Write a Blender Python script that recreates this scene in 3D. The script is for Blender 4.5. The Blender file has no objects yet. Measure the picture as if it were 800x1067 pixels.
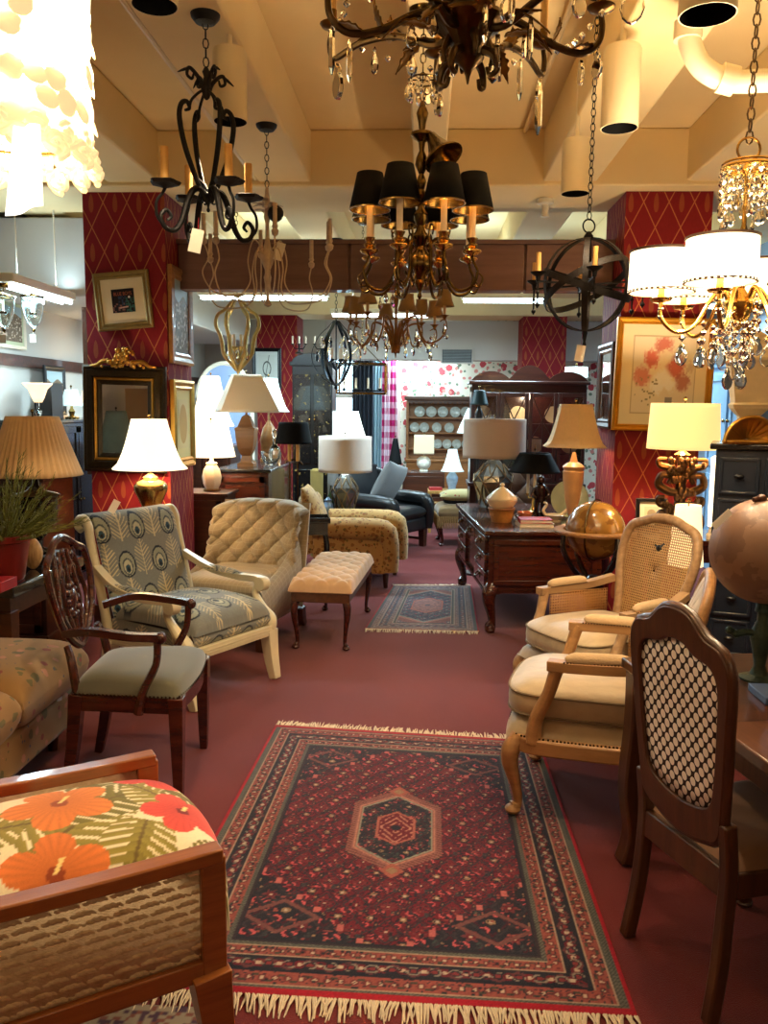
import bpy, math, random
import numpy as np
from mathutils import Vector as V, Matrix, Euler
R = math.radians; PI = math.pi
random.seed(7); rng = np.random.default_rng(7)
scene = bpy.context.scene
COL = scene.collection
# ---------------------------------------------------------------- camera
F = 863.0; W0, H0 = 800.0, 1067.0; EYE = 1.65
YAW, PITCH, ROLL = R(2.71), R(7.30), R(0.60)
_f = V((-math.sin(YAW) * math.cos(PITCH), math.cos(YAW) * math.cos(PITCH), -math.sin(PITCH)))
_r0 = V((math.cos(YAW), math.sin(YAW), 0)); _u0 = _r0.cross(_f)
_r = _r0 * math.cos(ROLL) + _u0 * math.sin(ROLL); _u = _u0 * math.cos(ROLL) - _r0 * math.sin(ROLL)
def ray(px, py): return _f + _r * ((px - W0 / 2) / F) - _u * ((py - H0 / 2) / F)
def P(px, py, Y):
    d = ray(px, py); return V((0, 0, EYE)) + d * (Y / d.y)
def G(px, py, z=0.0):
    d = ray(px, py); return V((0, 0, EYE)) + d * ((z - EYE) / d.z)
cd = bpy.data.cameras.new('camera'); cam = bpy.data.objects.new('camera', cd); COL.objects.link(cam)
cd.sensor_fit = 'VERTICAL'; cd.sensor_height = 36; cd.lens = 36 * F / H0; cd.clip_start = .05
cam.matrix_world = Matrix(((_r.x, _u.x, -_f.x, 0), (_r.y, _u.y, -_f.y, 0), (_r.z, _u.z, -_f.z, EYE), (0, 0, 0, 1)))
scene.camera = cam
# ---------------------------------------------------------------- node maths
class E:
    def __init__(s, nt, sock): s.nt, s.s = nt, sock
    def _m(s, op, *a):
        n = s.nt.nodes.new('ShaderNodeMath'); n.operation = op
        for i, x in enumerate((s,) + a):
            if isinstance(x, E): s.nt.links.new(x.s, n.inputs[i])
            else: n.inputs[i].default_value = x
        return E(s.nt, n.outputs[0])
    def __add__(s, o): return s._m('ADD', o)
    __radd__ = __add__
    def __sub__(s, o): return s._m('SUBTRACT', o)
    def __mul__(s, o): return s._m('MULTIPLY', o)
    __rmul__ = __mul__
    def __truediv__(s, o): return s._m('DIVIDE', o)
    def fr(s): return s._m('FRACT')
    def ab(s): return s._m('ABSOLUTE')
    def fl(s): return s._m('FLOOR')
    def lt(s, o): return s._m('LESS_THAN', o)
    def gt(s, o): return s._m('GREATER_THAN', o)
    def mx(s, o): return s._m('MAXIMUM', o)
    def mn(s, o): return s._m('MINIMUM', o)
    def sin(s): return s._m('SINE')
    def pw(s, o): return s._m('POWER', o)
class MT:
    def __init__(s, name):
        s.m = bpy.data.materials.new(name); s.m.use_nodes = True; s.nt = s.m.node_tree
        s.b = s.nt.nodes['Principled BSDF']; s.N = s.nt.nodes
        s.tc = None
    def obj(s):
        if not s.tc: s.tc = s.N.new('ShaderNodeTexCoord')
        return s.tc.outputs['Object']
    def xyz(s):
        n = s.N.new('ShaderNodeSeparateXYZ'); s.nt.links.new(s.obj(), n.inputs[0])
        return [E(s.nt, o) for o in n.outputs]
    def noise(s, scale, detail=3, stretch=None, out=0):
        n = s.N.new('ShaderNodeTexNoise'); n.inputs['Scale'].default_value = scale; n.inputs['Detail'].default_value = detail
        if stretch:
            mp = s.N.new('ShaderNodeMapping'); mp.inputs['Scale'].default_value = stretch
            s.nt.links.new(s.obj(), mp.inputs[0]); s.nt.links.new(mp.outputs[0], n.inputs[0])
        else: s.nt.links.new(s.obj(), n.inputs[0])
        return E(s.nt, n.outputs[out])
    def mix(s, fac, a, b):
        n = s.N.new('ShaderNodeMix'); n.data_type = 'RGBA'
        for idx, x in ((0, fac), (6, a), (7, b)):
            if isinstance(x, E): s.nt.links.new(x.s, n.inputs[idx])
            elif idx == 0: n.inputs[0].default_value = x
            else: n.inputs[idx].default_value = (*x[:3], 1)
        return E(s.nt, n.outputs[2])
    def setc(s, c):
        if isinstance(c, E): s.nt.links.new(c.s, s.b.inputs['Base Color'])
        else: s.b.inputs['Base Color'].default_value = (*c[:3], 1)
    def bump(s, h, strength=.3, dist=.01):
        n = s.N.new('ShaderNodeBump'); n.inputs['Strength'].default_value = strength; n.inputs['Distance'].default_value = dist
        s.nt.links.new(h.s, n.inputs['Height']); s.nt.links.new(n.outputs[0], s.b.inputs['Normal'])
    def p(s, **k):
        for a, v in k.items(): s.b.inputs[{'rough': 'Roughness', 'metal': 'Metallic', 'trans': 'Transmission Weight', 'ior': 'IOR', 'coat': 'Coat Weight', 'sheen': 'Sheen Weight', 'alpha': 'Alpha', 'spec': 'Specular IOR Level', 'emis': 'Emission Strength', 'sss': 'Subsurface Weight'}[a]].default_value = v
        return s
def s2l(c):
    return tuple(((x / 255) / 12.92 if x / 255 <= .04045 else ((x / 255 + .055) / 1.055) ** 2.4) for x in c)
def pm(name, c, rough=.5, metal=0, var=.25, vs=8, bump=0, bs=60, coat=0, sheen=0, spec=.5, st=None):
    m = MT(name); c = s2l(c); d = tuple(x * (1 - var) for x in c); e = tuple(min(1, x * (1 + var)) for x in c)
    m.setc(m.mix(m.noise(vs, 4, st), d, e)); m.p(rough=rough, metal=metal, coat=coat, sheen=sheen, spec=spec)
    if bump: m.bump(m.noise(bs, 3), bump, .01)
    return m.m
def wood(name, c1, c2, rough=.35, st=(1, 12, 12), sc=3.0, coat=.15):
    m = MT(name); n = m.noise(sc, 6, st); f = m.noise(sc * 9, 3, st)
    m.setc(m.mix((n * 1.6 + f * .5 - .55).mx(0).mn(1), s2l(c1), s2l(c2))); m.p(rough=rough, coat=coat)
    m.bump(f, .08, .004); return m.m
def glow(name, c, strength, base=None):
    m = MT(name); m.setc(s2l(base or c)); m.b.inputs['Emission Color'].default_value = (*s2l(c), 1); m.p(emis=strength, rough=.7); return m.m
def shade_glow(name, c, strength):
    'lamp shade lit from inside: brighter near its middle where the bulb stands'
    m = MT(name); c = s2l(c); m.setc(c); m.b.inputs['Emission Color'].default_value = (*c, 1)
    m.p(emis=strength, rough=.8); return m.m
def painted(name, rough=.8, bump=0, bs=300, sheen=0, spec=.3):
    m = MT(name); a = m.N.new('ShaderNodeAttribute'); a.attribute_name = 'Col'
    m.nt.links.new(a.outputs['Color'], m.b.inputs['Base Color']); m.p(rough=rough, sheen=sheen, spec=spec)
    if bump: m.bump(m.noise(bs, 2), bump, .004)
    return m.m
# ---------------------------------------------------------------- mesh builder
def catmull(pts, k=6, closed=False):
    pts = [V(p) for p in pts]; n = len(pts); out = []
    rngn = n if closed else n - 1
    for i in range(rngn):
        if closed: a, b, c, d = pts[(i - 1) % n], pts[i], pts[(i + 1) % n], pts[(i + 2) % n]
        else: a, b, c, d = pts[max(i - 1, 0)], pts[i], pts[i + 1], pts[min(i + 2, n - 1)]
        for j in range(k):
            t = j / k
            out.append(.5 * ((2 * b) + (c - a) * t + (2 * a - 5 * b + 4 * c - d) * t * t + (3 * b - a - 3 * c + d) * t ** 3))
    if not closed: out.append(pts[-1])
    return out
def lerp_list(r, n):
    if not isinstance(r, (list, tuple)): return [r] * n
    m = len(r); o = []
    for i in range(n):
        t = i / (n - 1) * (m - 1); j = min(int(t), m - 2); o.append(r[j] + (r[j + 1] - r[j]) * (t - j))
    return o
class M:
    def __init__(s, T=None): s.v, s.f, s.mi, s.cm, s.T = [], [], [], 0, T
    def add(s, vs, fs):
        o = len(s.v)
        s.v += [(s.T @ V(x)) if s.T else V(x) for x in vs]
        s.f += [tuple(i + o for i in f) for f in fs]; s.mi += [s.cm] * len(fs); return s
    def box(s, c, d, rz=0, taper=1, T=None):
        x, y, z = (q / 2 for q in d); q = Matrix.Translation(V(c)) @ (Matrix.Rotation(rz, 4, 'Z') if T is None else T)
        vs = [q @ V((a * x * (taper if e < 0 else 1), b * y * (taper if e < 0 else 1), e * z)) for e in (-1, 1) for a, b in ((-1, -1), (1, -1), (1, 1), (-1, 1))]
        return s.add(vs, [(3, 2, 1, 0), (4, 5, 6, 7), (0, 1, 5, 4), (1, 2, 6, 5), (2, 3, 7, 6), (3, 0, 4, 7)])
    def bx(s, x0, x1, y0, y1, z0, z1): return s.box(((x0 + x1) / 2, (y0 + y1) / 2, (z0 + z1) / 2), (x1 - x0, y1 - y0, z1 - z0))
    def lathe(s, prof, c=(0, 0, 0), n=24, sx=1, sy=1, rot=0, T=None, cap=True, wob=None):
        c = V(c); vs = []; fs = []; m = len(prof)
        for j, (r, z) in enumerate(prof):
            for i in range(n):
                a = 2 * PI * i / n + rot; rr = r * (wob(a, z) if wob else 1)
                p = V((rr * math.cos(a) * sx, rr * math.sin(a) * sy, z)); vs.append(c + (T @ p if T else p))
        for j in range(m - 1):
            for i in range(n):
                k = (i + 1) % n; fs.append((j * n + i, j * n + k, (j + 1) * n + k, (j + 1) * n + i))
        if cap: fs.append(tuple(range(n - 1, -1, -1))); fs.append(tuple((m - 1) * n + i for i in range(n)))
        return s.add(vs, fs)
    def tube(s, pts, r, n=8, closed=False, smooth=0, sec=None, up=None, cap=True):
        if smooth: pts = catmull(pts, smooth, closed)
        pts = [V(p) for p in pts]; N = len(pts); rs = lerp_list(r, N); vs = []; fs = []
        t0 = (pts[1] - pts[0]).normalized(); u = V(up) if up else V((0, 0, 1))
        if abs(t0.dot(u)) > .95 and not up: u = V((1, 0, 0))
        if sec is None: sec = [(math.cos(2 * PI * i / n), math.sin(2 * PI * i / n)) for i in range(n)]
        n = len(sec); nrm = (u - t0 * u.dot(t0)).normalized()
        for i, p in enumerate(pts):
            a = pts[i - 1] if (i or closed) else p; b = pts[(i + 1) % N] if (i < N - 1 or closed) else p
            t = (b - a).normalized()
            q = V(up) if up else nrm
            nn = q - t * q.dot(t)
            nrm = nn.normalized() if nn.length > 1e-4 else nrm
            bi = t.cross(nrm)
            for (x, y) in sec: vs.append(p + bi * (x * rs[i]) + nrm * (y * rs[i]))
        for j in range(N if closed else N - 1):
            for i in range(n):
                k = (i + 1) % n; jj = (j + 1) % N; fs.append((j * n + i, j * n + k, jj * n + k, jj * n + i))
        if cap and not closed: fs.append(tuple(range(n - 1, -1, -1))); fs.append(tuple((N - 1) * n + i for i in range(n)))
        return s.add(vs, fs)
    def bar(s, pts, w, h, smooth=0, closed=False, up=(0, 0, 1), r=1):
        'rectangular section sweep: w across, h along up'
        return s.tube(pts, r, smooth=smooth, closed=closed, up=up, sec=[(-w / 2, -h / 2), (w / 2, -h / 2), (w / 2, h / 2), (-w / 2, h / 2)])
    def prism(s, poly, z0, z1, T=None):
        n = len(poly); vs = [V((x, y, z)) for z in (z0, z1) for x, y in poly]
        if T: vs = [T @ v for v in vs]
        return s.add(vs, [tuple(range(n - 1, -1, -1)), tuple(range(n, 2 * n))] + [(i, (i + 1) % n, n + (i + 1) % n, n + i) for i in range(n)])
    def grid(s, f, nu, nv, cu=False, cv=False):
        vs = [V(f(i / (nu if cu else nu - 1), j / (nv if cv else nv - 1))) for j in range(nv) for i in range(nu)]; fs = []
        for j in range(nv if cv else nv - 1):
            for i in range(nu if cu else nu - 1):
                k = (i + 1) % nu; l = (j + 1) % nv; fs.append((j * nu + i, j * nu + k, l * nu + k, l * nu + i))
        return s.add(vs, fs)
    def ball(s, c, r, n=16, m=None, sc=(1, 1, 1), T=None):
        m = m or max(6, n // 2); e = 1e-3
        prof = [(max(e, math.sin(PI * j / m)) * r, -math.cos(PI * j / m) * r * sc[2]) for j in range(m + 1)]
        return s.lathe(prof, c, n, sc[0], sc[1], T=T)
    def ring(s, c, Rr, r, n=24, k=8, T=None, sc=(1, 1)):
        T = T or Matrix(); c = V(c)
        return s.tube([c + T @ V((Rr * sc[0] * math.cos(2 * PI * i / n), Rr * sc[1] * math.sin(2 * PI * i / n), 0)) for i in range(n)], r, k, closed=True, up=tuple(T @ V((0, 0, 1))))
    def chain(s, a, b, link=.035, w=.010, r=.0022):
        a, b = V(a), V(b); L = (b - a).length; n = max(1, int(L / (link * .8))); t = (b - a).normalized()
        q = V((0, 0, 1)).rotation_difference(t).to_matrix().to_4x4()
        for i in range(n):
            c = a + (b - a) * ((i + .5) / n)
            s.tube([c + q @ (Matrix.Rotation(PI / 2 * (i % 2), 4, 'Z') @ V((w * math.cos(2 * PI * k / 8), 0, link / 2 * math.sin(2 * PI * k / 8)))) for k in range(8)], r, 4, closed=True)
        return s
    def pillow(s, c, w, d, h, p=3, n=14, T=None, flat=.5, dome=1):
        c = V(c)
        def mk(sg):
            def f(u, v):
                u = math.sin((u - .5) * PI); v = math.sin((v - .5) * PI); e = max(0, (1 - abs(u) ** p)) * max(0, (1 - abs(v) ** p))
                k = e ** flat
                q = V((u * w / 2 * (1 - .03 * (1 - abs(v))), v * d / 2, sg * h / 2 * k * (dome if sg > 0 else 1))); return c + (T @ q if T else q)
            return f
        s.grid(mk(1), n, n)
        g = mk(-1); s.grid(lambda u, v: g(1 - u, v), n, n); return s
    def build(s, name, mat, parent=None, smooth=True, bevel=0, sub=0, seg=2, label=None, ang=.7, weld=False, loc=None, rz=0, solid=0):
        me = bpy.data.meshes.new(name); me.from_pydata([tuple(v) for v in s.v], [], s.f)
        for m in (mat if isinstance(mat, (list, tuple)) else [mat]): me.materials.append(m)
        if len(me.materials) > 1: me.polygons.foreach_set('material_index', s.mi)
        if weld:
            import bmesh
            bm = bmesh.new(); bm.from_mesh(me); bmesh.ops.remove_doubles(bm, verts=bm.verts, dist=1e-4); bm.to_mesh(me); bm.free()
        if smooth: me.shade_smooth(); me.set_sharp_from_angle(angle=ang)
        o = bpy.data.objects.new(name, me); COL.objects.link(o)
        if parent: o.parent = parent
        if solid:
            b = o.modifiers.new('s', 'SOLIDIFY'); b.thickness = solid; b.offset = 0
        if bevel:
            b = o.modifiers.new('b', 'BEVEL'); b.width = bevel; b.segments = seg; b.limit_method = 'ANGLE'; b.angle_limit = .6; b.use_clamp_overlap = True
        if sub: b = o.modifiers.new('u', 'SUBSURF'); b.levels = b.render_levels = sub
        if label: o['label'] = label
        if loc is not None: o.location = loc
        o.rotation_euler.z = rz
        return o
def paint(o, fn):
    me = o.data; n = len(me.vertices); co = np.empty(n * 3); me.vertices.foreach_get('co', co); co = co.reshape(-1, 3)
    c = fn(co); a = me.color_attributes.new('Col', 'FLOAT_COLOR', 'POINT')
    a.data.foreach_set('color', np.concatenate([c, np.ones((n, 1))], 1).astype(np.float32).ravel()); return o
def tag(o, label, cat, group=None, kind=None):
    o['label'] = label; o['category'] = cat
    if group: o['group'] = group
    if kind: o['kind'] = kind
    return o
def thing(name, label, cat, loc=(0, 0, 0), rz=0, group=None):
    o = bpy.data.objects.new(name, None); COL.objects.link(o); o.empty_display_size = .05
    o.location = loc; o.rotation_euler.z = rz; return tag(o, label, cat, group)
def struct(o): o['kind'] = 'structure'; return o
def copy_tree(o, parent=None):
    c = o.copy(); COL.objects.link(c)
    if parent: c.parent = parent
    for ch in list(o.children): copy_tree(ch, c)
    return c
def dup(o, loc, rz=None, label=None, group=None, sc=None):
    c = copy_tree(o); c.location = loc
    if rz is not None: c.rotation_euler.z = rz
    if label: c['label'] = label
    if group: c['group'] = group
    if sc: c.scale = (sc,) * 3
    return c
def lamp(name, loc, w, c, r=.05, kind='POINT', **k):
    l = bpy.data.lights.new(name, kind); l.energy = w; l.color = c
    if kind in ('POINT', 'SPOT'): l.shadow_soft_size = r
    o = bpy.data.objects.new(name, l); COL.objects.link(o); o.location = loc
    for a, v in k.items(): setattr(l, a, v)
    return o
WARM = (1, .62, .27); WARM2 = (1, .79, .52); COOL = (.60, .86, 1)
# ---------------------------------------------------------------- shared materials
mGold = pm('gilt', (190, 140, 60), .35, .9, .3, 20, .2, 40)
mBrass = pm('brass', (186, 152, 88), .22, 1, .3, 15)
mBrassD = pm('aged_brass', (104, 82, 44), .25, 1, .35, 25)
mBronze = pm('bronze', (88, 68, 42), .3, .9, .45, 25, .15, 60)
mIron = pm('wrought_iron', (26, 23, 22), .5, .6, .5, 30, .2, 80)
mIronB = pm('rusty_iron', (34, 27, 22), .55, .5, .5, 30, .2, 80)
mCandle = pm('candle_wax', (222, 170, 92), .5, 0, .15, 20)
mCandleW = pm('ivory_candle', (235, 218, 190), .5, 0, .1, 20)
mWhite = pm('white_paint', (228, 220, 200), .5, 0, .08, 6)
mTag = pm('paper_tag', (236, 226, 208), .7, 0, .05, 5)
mBlack = pm('black_paint', (14, 13, 14), .35, 0, .3, 8)
mWalnut = wood('walnut', (46, 22, 12), (84, 42, 22))
mMahog = wood('mahogany', (40, 14, 9), (84, 34, 18), .25, coat=.4)
mOak = wood('oak', (128, 84, 42), (176, 124, 70))
mOakD = wood('dark_oak', (62, 34, 18), (104, 62, 32), .4)
mPine = wood('honey_pine', (124, 76, 34), (160, 104, 54), .4)
mBeech = wood('beech', (150, 106, 62), (190, 142, 90), .4)
mBlackW = pm('ebonised_wood', (20, 13, 11), .25, 0, .4, 10, coat=.4)
mLinen = pm('linen', (222, 200, 164), .85, 0, .08, 200, sheen=.3)
mGreyShade = pm('grey_linen_shade', (214, 196, 182), .85, 0, .08, 120)
mTanShade = pm('tan_shade', (242, 204, 150), .8, 0, .08, 60)
mShadeBlk = pm('black_shade_card', (13, 13, 14), .75, 0, .2, 30, spec=.15)
def glass(name, c=(1, 1, 1), rough=.02, tr=1):
    m = MT(name); m.setc(c); m.p(rough=rough, trans=tr, ior=1.5); return m.m
mGlass = glass('clear_glass')
mCrys = glass('crystal', (1, .97, .92), .0)
mCrys_ = MT('bright_crystal'); mCrys_.setc((1, .98, .94)); mCrys_.p(rough=.0, trans=1, ior=1.6); mCrysB = mCrys_.m
mMirror = MT('mirror_glass'); mMirror.setc((.85, .85, .82)); mMirror.p(rough=.02, metal=1); mMirror = mMirror.m
# ================================================================ the setting
CZ, BZ = 3.5, 3.15
def wallpaper(name, base, line, tas, u0=0.0):
    m = MT(name); x, y, z = m.xyz(); u = (x + y + u0) / .172; v = z / .34
    a = ((u + v).fr() - .5).ab(); b = ((u - v).fr() - .5).ab()
    ln = (a.mn(b) - .0).lt(.022)
    # tassel hanging in every second diamond
    s = u + v; t = u - v
    cu = (u + .5).fr() - .5; cv = (v + .5).fr() - .5
    cu2 = u.fr() - .5; cv2 = v.fr() - .5
    par = ((u + .5).fl() * .5).fr().lt(.25)
    def tassel(cu, cv): return ((cu.ab() * 6.5) + (cv.ab() * 4.2)._m('POWER', 3.0)).lt((cv * -.9 + .62).mn(.9)) * cv.ab().lt(.2)
    tt = tassel(cu, cv)
    n = m.noise(90, 2, (1, 1, .3)); n2 = m.noise(3, 2)
    c = m.mix(n * .6 + n2 * .4, tuple(q * .7 for q in s2l(base)), tuple(min(1, q * 1.3) for q in s2l(base)))
    c = m.mix(ln * .6, c, s2l(line)); c = m.mix(tt * .24, c, s2l(tas)); m.setc(c); m.p(rough=.75, spec=.25); return m.m
mWP = wallpaper('diamond_wallpaper', (126, 23, 32), (206, 140, 78), (196, 132, 60))
# carpet
m = MT('burgundy_carpet'); n = m.noise(260, 3); n2 = m.noise(1.3, 4)
m.setc(m.mix(n * .55 + n2 * .45, s2l((70, 18, 19)), s2l((122, 38, 36)))); m.p(rough=.95, sheen=.2, spec=.1); m.bump(n, .5, .006); mCarpet = m.m
m = MT('ceiling_plaster'); n = m.noise(1.4, 5); m.setc(m.mix(n, s2l((228, 200, 144)), s2l((246, 226, 178)))); m.p(rough=.85, spec=.2); m.bump(m.noise(9, 5), .15, .02); mCeil = m.m
mWallP = pm('pale_wall', (196, 192, 184), .85, 0, .06, 2)
mWallB = pm('blue_grey_wall', (128, 142, 158), .85, 0, .1, 2)
mHeader = wood('header_boards', (98, 70, 62), (122, 90, 80), .8, (1, 10, 10), 2)
# floral wallpaper: scattered blooms and leaves on cream
m = MT('rose_wallpaper')
def blob(scale, off, thr, seed):
    mp = m.N.new('ShaderNodeMapping'); mp.inputs['Location'].default_value = off; m.nt.links.new(m.obj(), mp.inputs[0])
    vo = m.N.new('ShaderNodeTexVoronoi'); vo.inputs['Scale'].default_value = scale; m.nt.links.new(mp.outputs[0], vo.inputs[0])
    return (E(m.nt, vo.outputs['Distance']) + m.noise(18, 2) * .25).lt(thr)
c = m.mix(blob(11, (0, 0, .3), .40, 1), s2l((236, 226, 206)), s2l((116, 130, 104)))
c = m.mix(blob(6, (.4, 0, .1), .44, 2), c, s2l((196, 72, 78))); c = m.mix(blob(9, (.9, 0, .7), .40, 2), c, s2l((216, 138, 126)))
m.setc(c); m.p(rough=.8); mRose = m.m
struct(M().bx(-3.7, 3.7, -2.7, 14.2, -.1, 0).build('floor', mCarpet, smooth=False))
struct(M().bx(-3.7, 3.7, -2.7, 14.2, CZ, CZ + .1).build('ceiling', mCeil, smooth=False))
struct(M().bx(-3.7, -3.6, -2.7, 14.2, 0, CZ).build('wall_left', mWallP, smooth=False))
struct(M().bx(3.6, 3.7, -2.7, 14.2, 0, CZ).build('wall_right', mWallB, smooth=False))
struct(M().bx(-3.6, 3.6, -2.7, -2.6, 0, CZ).build('wall_near', pm('beige_wall', (190, 160, 120), .85), smooth=False))
struct(M().bx(-3.6, -.46, 13.6, 13.7, 0, CZ).build('wall_far', mWallP, smooth=False))
struct(M().bx(-.46, 3.6, 13.6, 13.7, 0, CZ).build('wall_back', mRose, smooth=False))
for i, x in enumerate((-3.1, -2.03, -.98, 0.005, .95, 1.9, 2.9)):
    hw = .1 if i == 3 else .18
    struct(M().bx(x - hw, x + hw, -2.6, 13.6, BZ + .01, CZ).build('trim_%d' % (i + 1), mCeil, bevel=.012))
struct(M().bx(-3.6, 3.6, 5.85, 6.62, BZ - .02, CZ).build('trim_8', mCeil, bevel=.012))
struct(M().bx(-3.6, 3.6, 11.9, 12.6, 2.92, CZ).build('trim_9', mCeil, bevel=.012))
struct(M().bx(-3.6, -2.5, 6.78, 11.9, 2.50, BZ - .02).build('trim_10', mWallP, bevel=.01))
struct(M().bx(-3.6, -3.56, 5.9, 13.5, 1.96, 2.06).build('trim_11', mWalnut))
struct(M().bx(-1.5, 3.6, 12.62, 13.0, 2.34, 2.92).build('trim_12', mWallP, bevel=.01))
# the four papered pillars
def pillar(x0, x1, y0, y1, z1, name):
    o = struct(M().bx(x0, x1, y0, y1, 0, z1).build(name, mWP, smooth=False))
    struct(M().bx(x0 - .015, x1 + .015, y0 - .015, y1 + .015, 0, .14).build('baseboard_' + name[5:], mWalnut))
pillar(-2.45, -1.86, 6.0, 6.6, BZ - .02, 'wall_left_pillar')
pillar(1.36, 1.95, 6.0, 6.6, BZ - .02, 'wall_right_pillar')
pillar(-2.42, -1.84, 12.0, 12.6, 2.92, 'wall_far_left_pillar')
pillar(1.37, 1.98, 12.0, 12.6, 2.92, 'wall_far_right_pillar')
# boxed header between the near pillars, in panels
h = M()
for i in range(5):
    a = -1.86 + i * 3.22 / 5; h.bx(a + .008, a + 3.22 / 5 - .008, 6.28, 6.44, 2.50, 2.83)
h.bx(-1.86, 1.36, 6.30, 6.42, 2.505, 2.825)
struct(h.build('trim_13', mHeader, bevel=.006)); struct(M().bx(-1.86, 1.36, 6.26, 6.46, 2.83, 2.86).build('trim_14', mHeader))
# window with daylight in the far wall, and its blue doorway beside the curtain
g = glow('daylight_pane', (190, 235, 255), 4.0, (200, 220, 230))
a = P(338, 340, 13.55); b = P(414, 480, 13.55)
w = struct(M().bx(a.x, b.x, 13.56, 13.6, 1.0, 2.62).build('window_1', g, smooth=False))
fr = M()
for x in (a.x, (a.x + b.x) / 2, b.x): fr.bx(x - .04, x + .04, 13.5, 13.58, .96, 2.66)
for z in (.96, 1.8, 2.62): fr.bx(a.x, b.x, 13.51, 13.58, z - .03, z + .03)
fr.build('window_frame', mWhite, w)
# air vent grille in the soffit
c = P(476, 371, 12.6); t = thing('air_vent', 'grey louvred air vent set in the far white soffit', 'vent', (c.x, 12.62, c.z))
M().bx(-.22, .22, -.02, .0, -.1, .1).build('backing', pm('vent_dark', (70, 78, 80)), t)
s = M()
for k in range(9): s.box((0, -.025, -.085 + k * .021), (.42, .012, .006), T=Matrix.Rotation(.5, 4, 'X'))
s.build('slats', pm('vent_grey', (150, 158, 158)), t)
M().bx(-.24, .24, -.04, 0, .095, .115).bx(-.24, .24, -.04, 0, -.115, -.095).bx(-.24, -.22, -.04, 0, -.1, .1).bx(.22, .24, -.04, 0, -.1, .1).build('frame', mWallP, t)
# spotlight cans
mCan = pm('cream_can', (232, 214, 176), .5, 0, .05)
def can(px, py, Y, rpx, h, lab, on=True, w=26):
    c = P(px, py, Y); r = rpx * Y / F
    t = thing('spotlight_can', lab, 'spotlight', (c.x, c.y, c.z), group='cream spotlight cans under the ceiling')
    M().lathe([(r * .95, 0), (r, 0), (r, h), (r * .92, h + .012), (r * .3, h + .015), (.001, h + .016)], n=28, cap=False).build('can', mCan, t)
    M().lathe([(r * .95, .0), (r * .94, h * .35), (r * .5, h * .5), (.001, h * .52)], n=28, cap=False).build('baffle', mShadeBlk, t)
    top = BZ + .01 if abs(c.x) > .2 and abs(abs(c.x) - .96) < .18 else CZ
    M().tube([(0, 0, h + .01), (0, 0, max(h + .02, top - c.z))], .012).build('stem', mCan, t)
    if on: lamp('can_bulb', (c.x, c.y, c.z - .07), w, WARM2, .04, 'SPOT').data.spot_size = R(95)
    return t
can(240, 127, 3.6, 17, .27, 'cream spotlight can hanging behind the black wrought iron chandelier')
can(645, 134, 3.6, 18, .30, 'tall cream spotlight can right of the bronze crystal chandelier')
can(599, 202, 4.6, 14, .26, 'small cream spotlight can above the iron orb chandelier')
can(737, 16, 2.45, 27, .30, 'cream spotlight can at top right above the bent pipe')
can(161, 6, 2.9, 23, .14, 'cream spotlight can at top left beside the ceiling canopy')
c = P(405, 62, 4.42)
t = thing('recessed_light', 'small round black recessed ceiling light with a bare bulb', 'ceiling light', (c.x, c.y, CZ))
M().lathe([(.066, -.001), (.07, -.006), (.05, -.01), (.02, -.004)], n=24).build('trim_ring', mBlack, t)
M().lathe([(.012, -.008), (.016, -.03), (.008, -.042)], n=12).build('bulb', mCandleW, t)
# conduit along the right beam and a bent white plastic pipe
tag(M().tube([(.64, 1.5, 3.48), (.64, 5.84, 3.48)], .016).build('conduit', mCan), 'thin painted conduit running along the ceiling beam at right', 'conduit')
tag(M().tube([(-1.175, 1.5, 3.18), (-1.175, 5.84, 3.18)], .016).build('conduit', mCan), 'thin painted conduit running along the ceiling beam at left', 'conduit')
mPVC = pm('white_pipe', (226, 212, 180), .4, 0, .04)
p = [P(717, 28, 3.3), P(719, 46, 3.3), P(728, 66, 3.3), P(744, 79, 3.3), P(766, 85, 3.3), P(800, 84, 3.3), P(860, 83, 3.3)]
r0 = 10.5 * 3.3 / F
t = thing('drain_pipe', 'bent white plastic drain pipe hanging under the ceiling at top right', 'pipe', tuple(p[2]))
q = [x - p[2] for x in p]
M().tube([q[0] + V((0, 0, .25))] + q[:1], r0, 16).tube(q, r0, 16, smooth=5).build('pipe', mPVC, t)
M().tube([q[0] + V((0, 0, .02)), q[0] - V((0, 0, .045))], r0 * 1.28, 16).build('coupling', mPVC, t)
M().tube([q[3] + V((.02, 0, -.006)), q[4]], r0 * 1.3, 16).build('coupling', mPVC, t)
M().tube([q[5] + V((.02, 0, 0)), q[5] + V((.02, 0, CZ - p[5].z))], .012).build('hanger', mPVC, t)
# little sprinkler head
c = P(574, 245, 5.86); t = thing('sprinkler_head', 'white sprinkler fitting on the cross beam left of the right pillar', 'sprinkler', (c.x, 6.2, BZ - .024))
M().lathe([(.06, 0), (.06, -.03), (.03, -.04), (.025, -.10), (.03, -.12), (.01, -.125)], n=16).build('body', mWhite, t)
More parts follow.
